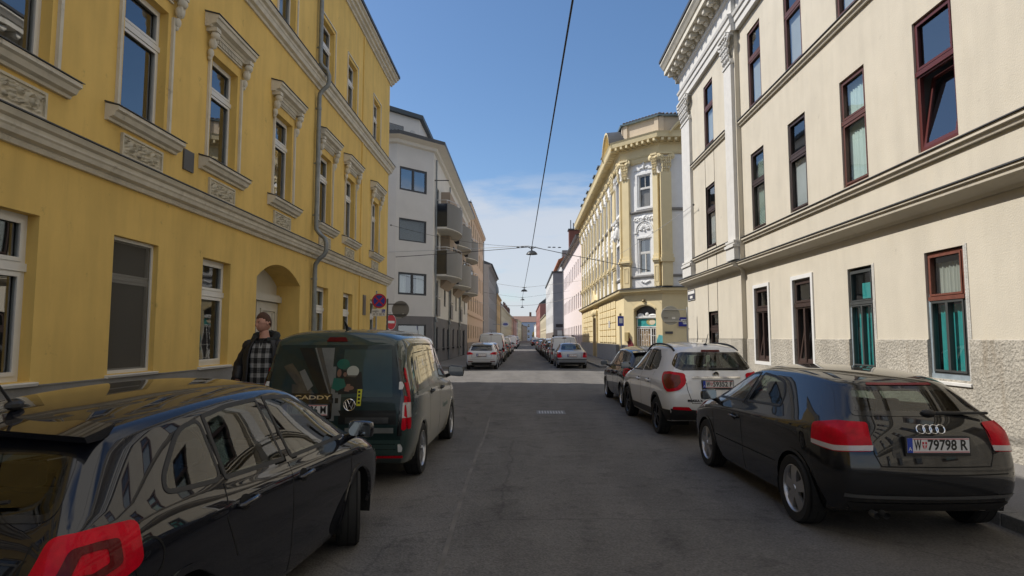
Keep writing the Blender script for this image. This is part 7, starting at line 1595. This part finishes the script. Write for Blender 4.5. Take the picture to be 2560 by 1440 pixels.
cable('span_wire', 'thin pale wire from the cream house hook towards the ornate house', [(6.0,21.6,6.45),(5.6,41.0,6.9),(.43,33,6.7)], .008, rope, .1)
cable('span_wire', 'thin wire holding the second lamp between the house fronts', [(-5.55,56.5,7.3),(.03,58,6.5),(6.25,59.5,7.4)], .012, rope, .05)
cable('span_wire', 'pale rope slung across the road between the peach and ornate houses', [(-5.55,63,5.6),(6.25,66,6.5)], .016, rope, .9)
cable('span_wire', 'fine wire holding the third lamp', [(-5.55,84,8.0),(-.2,84,7.25),(6.25,84.5,8.2)], .012, wire, .05)
g = MB()
for x in (-.75,-.5,-.3,.95,1.2,1.5): g.ell((.43+x, 33+abs(x)*.1, 6.66-abs(x)*.01), (.10,.03,.03), 8)
tag(g.build('cable_clamps', lampm), 'row of dark clamps and insulators on the span wire beside the nearest lamp', 'clamps')

# ------------------------------------------------------------------ traffic signs
galv = M('galvanised_post', (.34,.35,.36), rough=.45, metal=.5, var=.12); sred = M('traffic_red', (.50,.02,.035), rough=.4, var=.03); sblue = M('traffic_blue', (.025,.05,.36), rough=.4, var=.03); swhite = M('sign_white', (.74,.74,.73), rough=.4, var=.02); sblack = M('sign_black', (.015,.015,.016), rough=.5, var=0); sgrey = M('sign_back_grey', (.21,.20,.185), rough=.55, var=.08); sgrey2 = M('sign_back_pale_grey', (.36,.36,.33), rough=.5, var=.08)
def disc(mb, c, r0, r1, y, T, m, n=36, a0=0, a1=2*pi):
    for k in range(n):
        a, b = a0+(a1-a0)*k/n, a0+(a1-a0)*(k+1)/n
        mb.face([T(c[0]+r0*cos(a), c[1]+r0*sin(a), y), T(c[0]+r1*cos(a), c[1]+r1*sin(a), y), T(c[0]+r1*cos(b), c[1]+r1*sin(b), y), T(c[0]+r0*cos(b), c[1]+r0*sin(b), y)], m)
def no_stopping():
    t = thing('no_stopping_sign', 'round blue and red no stopping sign with white supplementary plate on a post', 'traffic sign', (-5.27, 22.05, .15))
    g = MB(); g.tube([(-5.31,22.05,.15),(-5.31,22.05,3.42)], .03, 10); g.ell((-5.31,22.05,3.43),(.032,.032,.02),8); g.build('post', galv, t)
    T = lambda x, z, y: (-5.20+x, 22.0-y, 3.08+z)
    g = MB(); g.lathe([(0,0),(.262,0),(.265,.004),(.262,.010),(0,.010)], 36, (-5.20,22.0,3.08), 1, 0); g.build('sign_back', sgrey, t)
    g = MB(); disc(g, (0,0), 0, .258, .002, T, 0); disc(g, (0,0), .205, .255, .004, T, 1)
    for a in (pi/4, -pi/4):
        c, s = cos(a), sin(a); g.face([T(.21*c+.024*s,.21*s-.024*c,.0045+.0005*(a>0)), T(.21*c-.024*s,.21*s+.024*c,.0045+.0005*(a>0)), T(-.21*c-.024*s,-.21*s+.024*c,.0045+.0005*(a>0)), T(-.21*c+.024*s,-.21*s-.024*c,.0045+.0005*(a>0))], 1)
    g.build('sign_face', [sblue, sred], t, recalc=False)
    g = MB(); g.box(-5.46,-4.96,22.0,22.012,2.53,2.79); p = g.build('supplementary_plate', swhite, t)
    q = MB(); text_mesh(q, 'ausgen.', .115, lambda x, y, d: (-5.44+x, 21.998-d, 2.715+y), .0006, align='LEFT', xs=.72); text_mesh(q, 'W 15 567 A', .115, lambda x, y, d: (-5.21+x, 21.998-d, 2.595+y), .0006, xs=.72); q.build('lettering', sblack, p)
    q = MB(); q.box(-5.10,-4.985,21.997,21.9995,2.66,2.775,0); q.tube([(-5.06,21.995,2.755),(-5.055,21.995,2.715),(-5.02,21.995,2.71),(-5.0,21.995,2.68)], .006, 5, 1); q.ell((-5.062,21.996,2.762),(.010,.003,.010),8,1); q.tube([(-5.045+.03*cos(a),21.995,2.70+.03*sin(a)) for a in [pi*.75+k*.35 for k in range(12)]], .005, 5, 1); q.build('wheelchair_symbol', [sblue, swhite], p)
    g = MB()
    for z in (2.66, 3.0, 3.2): g.box(-5.35,-5.16,22.012,22.04,z-.015,z+.015)
    g.box(-5.40,-5.30,22.0,22.03,1.95,2.12); g.build('bracket', galv, t)
no_stopping()
def sign_back(name, label, px, py, cx, cz, r, mat, post, top, flip=1):
    t = thing(name, label, 'traffic sign', (px, py, .14)); g = MB(); g.tube([(px,py,.14),(px,py,top)], .034, 12); g.build('post', post, t, smooth=True)
    g = MB(); g.lathe([(0,0),(r,0),(r+.004,.006),(r,.014),(0,.014)], 40, (cx,py+.06,cz), 1, 0); g.build('sign_disc', mat, t)
    g = MB(); x0, x1 = sorted((px, cx+(r*.72 if cx > px else -r*.72)))
    for z in (cz+r*.62, cz-r*.62): g.box(x0, x1, py-.0, py+.055, z-.02, z+.02)
    g.build('cross_arm', post, t); return t
s1 = sign_back('back_of_round_sign', 'grey back of a round sign on two dark arms beside the yellow house corner', -5.32, 23.9, -4.82, 2.86, .335, sgrey, M('dark_post', (.10,.10,.10), rough=.5, metal=.4), 3.28)
g = MB(); g.ell((-4.72,23.95,2.68),(.035,.008,.035),12); g.box(-4.98,-4.78,23.93,23.94,2.52,2.55); g.build('sticker', M('pale_sticker', (.42,.40,.34)), s1)
s2 = sign_back('back_of_round_sign', 'pale grey back of a round sign on a light post at the cream house corner', 5.84, 22.15, 5.26, 2.56, .335, sgrey2, M('pale_grey_post', (.48,.48,.46), rough=.45, metal=.3, var=.1), 2.86)
g = MB(); g.box(5.30,5.42,22.19,22.2,2.42,2.5); g.box(5.02,5.16,22.19,22.2,2.45,2.49,1); g.build('sticker', [swhite, sgrey], s2)
def no_entry():
    t = thing('no_entry_sign', 'red no entry sign with white bar turned half away at the yellow house corner', 'traffic sign', (-5.66, 25.95, .14)); g = MB(); g.tube([(-5.66,25.95,.14),(-5.66,25.95,2.85)], .03, 10); g.build('post', galv, t)
    a = radians(62); T = lambda x, z, y: (-5.60+x*cos(a)+y*sin(a), 25.88+x*sin(a)-y*cos(a), 2.42+z)
    g = MB(); disc(g, (0,0), 0, .33, .0, T, 0); disc(g, (0,0), 0, .31, .004, T, 1); g.face([T(-.22,-.05,.006),T(.22,-.05,.006),T(.22,.05,.006),T(-.22,.05,.006)], 0); g.build('sign_face', [swhite, sred], t, recalc=False)
    g = MB(); g.face([T(-.28,-.75,.0),T(.28,-.75,.0),T(.28,-.38,.0),T(-.28,-.38,.0)]); q = g.build('supplementary_plate', swhite, t); g = MB()
    for k, z in enumerate((-.47,-.55,-.63)): g.face([T(-.2,z-.022,.003),T(.2-.08*k,z-.022,.003),T(.2-.08*k,z+.018,.003),T(-.2,z+.018,.003)])
    g.build('printed_lines', sgrey, q, recalc=False)
no_entry()
def blue_sign():
    t = thing('parking_sign', 'small blue sign on a thin post before the ornate corner house', 'traffic sign', (5.55, 34.4, .14)); g = MB(); g.tube([(5.47,34.9,.14),(5.47,34.9,3.0)], .03, 8); g.build('post', galv, t)
    g = MB(); g.box(5.28,5.62,34.84,34.86,2.42,2.98,0); g.box(5.36,5.55,34.835,34.84,2.58,2.86,1); g.build('sign_face', [sblue, swhite], t)
blue_sign()
def shop_sign():
    t = thing('oval_shop_sign', 'white oval sign with blue panel projecting from the left side far away', 'sign', (-4.6, 100, 5)); g = MB(); c = (-3.3, 110.0, 4.2)
    g.lathe([(0,0),(1,0),(1.0,.12),(0,.12)], 30, (0,0,0), 1, 0); g.v = [Vector((c[0]+v.x*.62, c[1]+v.y, c[2]+v.z*.50)) for v in g.v]; g.build('sign_board', swhite, t)
    g = MB(); g.lathe([(0,0),(1,0)], 30, (0,0,0), 1, 0); g.v = [Vector((c[0]+v.x*.46, c[1]-.012, c[2]+v.z*.22)) for v in g.v]; g.build('sign_panel', M('faded_blue_sign', (.12,.15,.42), rough=.4), t)
    g = MB(); g.tube([(-5.5,110.05,4.2),(-3.6,110.05,4.2)], .05, 6); g.build('bracket', galv, t)
shop_sign()

# ------------------------------------------------------------------ the man on the left pavement
def person():
    X, Y, Zb = -3.39, 8.02, .14
    t = thing('person', 'man in dark quilted hooded jacket open over a black and white plaid shirt', 'person', (X, Y, Zb), 0, None, world=False)
    skin = M('fair_skin', (.52,.27,.20), rough=.55, var=.06, scale=30); hairm = M('reddish_brown_hair', (.075,.034,.019), rough=.8, var=.45, scale=60, bump=.004, bscale=120)
    jack = M('black_quilted_jacket', (.011,.011,.014), rough=.55, var=.25, scale=9, bump=.006, bscale=14); trou = M('black_trousers', (.012,.012,.014), rough=.8, var=.2); shoe = M('dark_shoes', (.02,.018,.016), rough=.5)
    pl = bpy.data.materials.new('black_white_plaid'); pl.use_nodes = True; n = pl.node_tree; L = n.links.new; b = n.nodes['Principled BSDF']; b.inputs['Roughness'].default_value = .9
    tc = N(n,'ShaderNodeTexCoord'); sp = N(n,'ShaderNodeSeparateXYZ'); L(tc.outputs['Object'], sp.inputs[0])
    def band(sock, per, off, wd):
        a = N(n,'ShaderNodeMath',operation='MULTIPLY_ADD'); L(sock,a.inputs[0]); a.inputs[1].default_value = 1/per; a.inputs[2].default_value = off+20
        f = N(n,'ShaderNodeMath',operation='FRACT'); L(a.outputs[0],f.inputs[0]); c = N(n,'ShaderNodeMath',operation='LESS_THAN'); L(f.outputs[0],c.inputs[0]); c.inputs[1].default_value = wd; return c.outputs[0]
    vx = band(sp.outputs[0], .095, .3, .48); hz = band(sp.outputs[2], .125, .2, .45); vf = band(sp.outputs[0], .024, 0, .3); hf = band(sp.outputs[2], .030, 0, .3)
    ad = N(n,'ShaderNodeMath',operation='ADD'); L(vx,ad.inputs[0]); L(hz,ad.inputs[1]); a2 = N(n,'ShaderNodeMath',operation='MULTIPLY_ADD'); L(ad.outputs[0],a2.inputs[0]); a2.inputs[1].default_value = .42; fa = N(n,'ShaderNodeMath',operation='ADD'); L(vf,fa.inputs[0]); L(hf,fa.inputs[1]); fm = N(n,'ShaderNodeMath',operation='MULTIPLY'); L(fa.outputs[0],fm.inputs[0]); fm.inputs[1].default_value = .08; L(fm.outputs[0],a2.inputs[2])
    rp = N(n,'ShaderNodeValToRGB'); L(a2.outputs[0],rp.inputs[0]); rp.color_ramp.elements[0].color = (.012,.012,.013,1); rp.color_ramp.elements[1].color = (.36,.355,.35,1); rp.color_ramp.elements[0].position = .30; rp.color_ramp.elements[1].position = .90; L(rp.outputs[0], b.inputs['Base Color'])
    # skeleton -> one continuous skinned body
    J = []; E_ = []; Rr = []
    def j(p, r, par=None):
        J.append(p); Rr.append(r if isinstance(r, tuple) else (r, r)); k = len(J)-1
        if par is not None: E_.append((par, k))
        return k
    pel = j((0,0,1.0),(.155,.12)); ab = j((0,-.01,1.18),(.15,.11),pel); ch = j((0,.0,1.40),(.17,.125),ab); nk0 = j((.0,.01,1.585),.07,ch); nk = j((-.005,-.005,1.66),.058,nk0); hd0 = j((-.01,-.012,1.73),.06,nk)
    def arm(s, el, wr, sh=.205):
        a = j((s*sh,.01,1.53),.062,ch); e = j(el,.046,a); w = j(wr,.030,e); d = (Vector(wr)-Vector(el)).normalized(); side = Vector((s,0,0))-d*d.x*s; fwd = d.cross(side).normalized()*s
        pm = Vector(wr)+d*.05; p = j(tuple(pm),(.042,.022),w); up = Vector((0,-1,0)); acr = d.cross(up).normalized()
        if acr.length < .1: acr = Vector((1,0,0))
        if True:
            nrm = acr.cross(d).normalized()
            for k, ln in enumerate((.072,.082,.077,.060)):
                o = (k-1.5)*.021; base = pm+d*.045+acr*o*1.0; m1 = base+d*ln*.5+nrm*.004; m2 = m1+d*ln*.38-nrm*.016; m3 = m2+d*ln*.25-nrm*.02
                q = j(tuple(base),.0095,p); q = j(tuple(m1),.0088,q); q = j(tuple(m2),.008,q); j(tuple(m3),.0065,q)
            th = pm-d*.01+acr*s*-.040; q = j(tuple(th),.0125,p); q = j(tuple(th+d*.035-acr*s*.018-nrm*.01),.010,q); j(tuple(th+d*.062-acr*s*.016-nrm*.018),.008,q)
    arm(-1, (-.33,.06,1.255), (-.335,-.03,1.02)); arm(1, (.40,.02,1.30), (.56,-.20,1.22))
    for s, fy in ((-1,-.10),(1,.12)):
        h = j((s*.095,0,.95),.10,pel); k_ = j((s*.11,fy*.4-.02,.52),.062,h); an = j((s*.115,fy+.02,.10),.042,k_); j((s*.125,fy-.12,.045),(.045,.035),an)
    me = bpy.data.meshes.new('body'); me.from_pydata(J, E_, []); ob = bpy.data.objects.new('body', me); COL.objects.link(ob); sk = ob.modifiers.new('skin','SKIN'); ob.modifiers.new('s','SUBSURF').levels = 2
    for v, r in zip(me.skin_vertices[0].data, Rr): v.radius = r
    for v in me.skin_vertices[0].data: v.use_root = False
    me.skin_vertices[0].data[0].use_root = True; bpy.context.view_layer.update()
    m2 = bpy.data.meshes.new_from_object(ob.evaluated_get(bpy.context.evaluated_depsgraph_get())); bpy.data.objects.remove(ob)
    # head sculpted from a ball, turned to the man's right
    bm = bmesh.new(); bm.from_mesh(m2); bpy.data.meshes.remove(m2)
    hm = bmesh.new(); bmesh.ops.create_uvsphere(hm, u_segments=48, v_segments=36, radius=1)
    def g3(x, y, s): return math.exp(-(x*x+y*y)/(2*s*s))
    for v in hm.verts:
        x, y, z = v.co; f = max(0, -y); lo = max(0, -z-.15)                # face towards -y
        X_ = x*.077*(1-.30*lo)*(1+.10*g3(abs(x)-.9, z+.15, .3)); Y_ = y*.097; Z_ = z*.122
        if z < 0: X_ = x*.077*((1-.13*lo) if lo < .5 else (.935-.42*(lo-.5)))*(1+.35*lo*f)**.4
        if y < 0:
            Y_ -= .026*lo*f**.4 if lo < .55 else (.0143-.010*(lo-.55))*f**.4                          # jaw carried forward to the chin
            Y_ -= .024*g3(x*1.15, (z+.16)*.8, .095)*f + .008*g3(x*1.4, z-.02, .10)*f + .010*g3(x*.8, z+.74, .16)*f    # nose, bridge, chin
            Y_ += .012*g3(abs(x)-.38, z-.10, .13)*f; Y_ -= .008*g3(x*.4, z-.27, .075)*f; Y_ -= .006*g3(abs(x)-.55, z+.16, .16)*f; Y_ -= .005*g3(x*.55, z+.46, .055)*f; Y_ += .005*g3(x*.7, z+.58, .045)*f
        elif z < -.25: Z_ += .030*min(1, -z-.25)*y
        v.co = (X_, Y_, Z_)
    for s in (-1, 1):
        em = bmesh.ops.create_uvsphere(hm, u_segments=12, v_segments=8, radius=1)['verts']
        for v in em: v.co = Vector((s*.078+v.co.x*.009, .006+v.co.y*.017-.005*v.co.z, -.006+v.co.z*.029))
    RH = Matrix.Rotation(radians(-38), 3, 'Z') @ Matrix.Rotation(radians(7), 3, 'X'); HC_ = Vector((-.012,-.02,1.795)); HT = lambda p: HC_+RH @ Vector(p)
    for v in hm.verts: v.co = HT(v.co)
    tmp = bpy.data.meshes.new('h'); hm.to_mesh(tmp); hm.free(); bm.from_mesh(tmp); bpy.data.meshes.remove(tmp)
    for f in bm.faces: f.smooth = True
    me = bpy.data.meshes.new('body'); bm.to_mesh(me); bm.free(); me.materials.append(skin); ob = bpy.data.objects.new('body', me); COL.objects.link(ob); ob.parent = t
    g = MB(lambda x, y, z: HT((x,y,z)))
    for s in (-1, 1): g.ell((s*.030,-.0775,.011),(.0125,.007,.0048),10,0); g.ell((s*.030,-.0840,.011),(.0050,.0016,.0046),8,1); g.ell((s*.031,-.0865,.0275),(.019,.005,.0032),8,2); g.ell((s*.030,-.0790,.0165),(.015,.006,.0028),8,4)
    g.ell((0,-.1045,-.0575),(.022,.005,.0036),10,3); g.build('face_features', [M('eye_white', (.6,.58,.55), rough=.3, var=0), M('eye_iris', (.03,.025,.02), rough=.2, var=0), hairm, M('lips', (.36,.14,.11), rough=.5, var=0), skin], t, smooth=True)
    hm = bmesh.new(); bmesh.ops.create_uvsphere(hm, u_segments=40, v_segments=28, radius=1); rnd = random.Random(2); kill = []
    for v in hm.verts:
        x, y, z = v.co; lim = .46-.12*abs(x)+.05*sin(x*37)+.03*sin(x*61+1) if y < -.35 else (.44-(y+.35)*1.7 if y < .05 else -.20-.40*y)
        q = 1+.02*sin(x*23+z*9)*cos(y*19); v.co = Vector((x*.081*q, y*.102*q+.002, z*.124*q+.004+(.018*max(0,z)*(1-abs(x))*(1-.4*y))))
        if z < lim: kill.append(v)
    bmesh.ops.delete(hm, geom=kill, context='VERTS'); g = MB(lambda x, y, z: HT((x,y,z))); g.add_bm(hm); h_ = g.build('hair', hairm, t, smooth=True, recalc=False); md = h_.modifiers.new('thick','SOLIDIFY'); md.thickness = .010; md.offset = -1
    # clothing
    def loft(secs, n=28, a0=0, a1=2*pi, dist=None):
        g = MB(); R = []
        for (cx, cy, z, rx, ry) in secs:
            row = []
            for k in range(n+1):
                a = a0+(a1-a0)*k/n; w = 1+(dist(a, z) if dist else 0); ex = .82
                row.append(g.pt((cx+rx*w*math.copysign(abs(cos(a))**ex, cos(a)), cy+ry*w*math.copysign(abs(sin(a))**ex, sin(a)), z)))
            R.append(row)
        for A, B in zip(R, R[1:]):
            for k in range(n): g.f.append([A[k],A[k+1],B[k+1],B[k]]); g.mi.append(0)
        return g
    sh = loft([(0,-.01,.86,.185,.135),(0,-.01,1.0,.180,.135),(0,-.01,1.18,.176,.133),(0,0,1.38,.188,.140),(0,.005,1.50,.180,.115),(0,.01,1.57,.115,.09),(0,.01,1.60,.085,.075)], dist=lambda a, z: .02*sin(a*5+z*14)); o = sh.build('shirt', pl, t, smooth=True); c = MB()
    for s in (-1, 1): c.face([(s*.012,-.088,1.555),(s*.075,-.080,1.62),(s*.092,-.060,1.575),(s*.075,-.11,1.52)])
    c.build('collar', pl, o, recalc=False); c = MB(); c.face([(-.03,-.093,1.60),(.03,-.093,1.60),(.0,-.125,1.48)]); c.build('undershirt', M('black_undershirt', (.01,.01,.011)), o, recalc=False)
    jm = lambda a, z: .03*sin(z*42)+.02*sin(a*4+z*9)
    jk = loft([(0,.0,.84,.27,.19),(0,.0,.95,.262,.185),(0,.0,1.15,.245,.178),(0,.005,1.35,.245,.172),(0,.01,1.47,.232,.150),(0,.015,1.56,.16,.12),(0,.02,1.60,.115,.10)], 40, -pi/2+.62, 3*pi/2-.50, jm)
    def sleeve(a, b, c_, r):
        P = []; A, B, C = Vector(a), Vector(b), Vector(c_)
        for k in range(11): s = k/10; P.append(A.lerp(B, s*2) if s < .5 else B.lerp(C, s*2-1))
        jk.tube(P, [r*(1.12-.30*k/10)*(1+.055*sin(k*2.6)) for k in range(11)], 14, cap=False)
    sleeve((-.165,.01,1.50),(-.335,.065,1.25),(-.340,-.01,1.06),.088); sleeve((.165,.01,1.50),(.40,.03,1.30),(.55,-.18,1.225),.088)
    for s in (-1, 1): jk.ell((s*.19,.01,1.495),(.085,.085,.075),12)
    o = jk.build('jacket', jack, t, smooth=True, recalc=False); md = o.modifiers.new('thick','SOLIDIFY'); md.thickness = .016; md.offset = 1
    hd = MB(); n = 26; R = []
    for i in range(9):
        a = 2*pi*i/8; row = []
        for k in range(n+1):
            th = -.35*pi+(1.70*pi)*k/n; c_ = Vector((.135*cos(th), .025+.115*sin(th), 1.615+.035*sin(th)+ (.0 if sin(th) > 0 else -.02)))
            rr = .052*(1-.35*max(0,-sin(th)))*(1+.1*sin(k*1.7)); row.append(hd.pt(c_+Vector((cos(th)*rr*cos(a), sin(th)*rr*cos(a), rr*1.05*sin(a)))))
        R.append(row)
    for A, B in zip(R, R[1:]):
        for k in range(n): hd.f.append([A[k],A[k+1],B[k+1],B[k]]); hd.mi.append(0)
    hd.build('hood', M('black_green_lining', (.014,.018,.016), rough=.8, var=.4, scale=14, bump=.006, bscale=25), o, smooth=True)
    tr = MB()
    for s, fy in ((-1,-.10),(1,.12)): tr.tube([(s*.085,0,1.0),(s*.10,0,.80),(s*.112,fy*.4-.02,.50),(s*.115,fy+.02,.10)], [.125,.115,.085,.075], 16)
    tr.ell((0,0,.96),(.185,.135,.10),16); tr.build('trousers', trou, t, smooth=True)
    for s, fy in ((-1,-.10),(1,.12)): g = MB(); g.ell((s*.122,fy-.06,.05),(.052,.145,.05),14); g.box(s*.122-.05,s*.122+.05,fy-.19,fy+.07,.0,.022); g.build('shoe', shoe, t, smooth=True)
    t.scale = (1.005,1.005,1.005)
person()
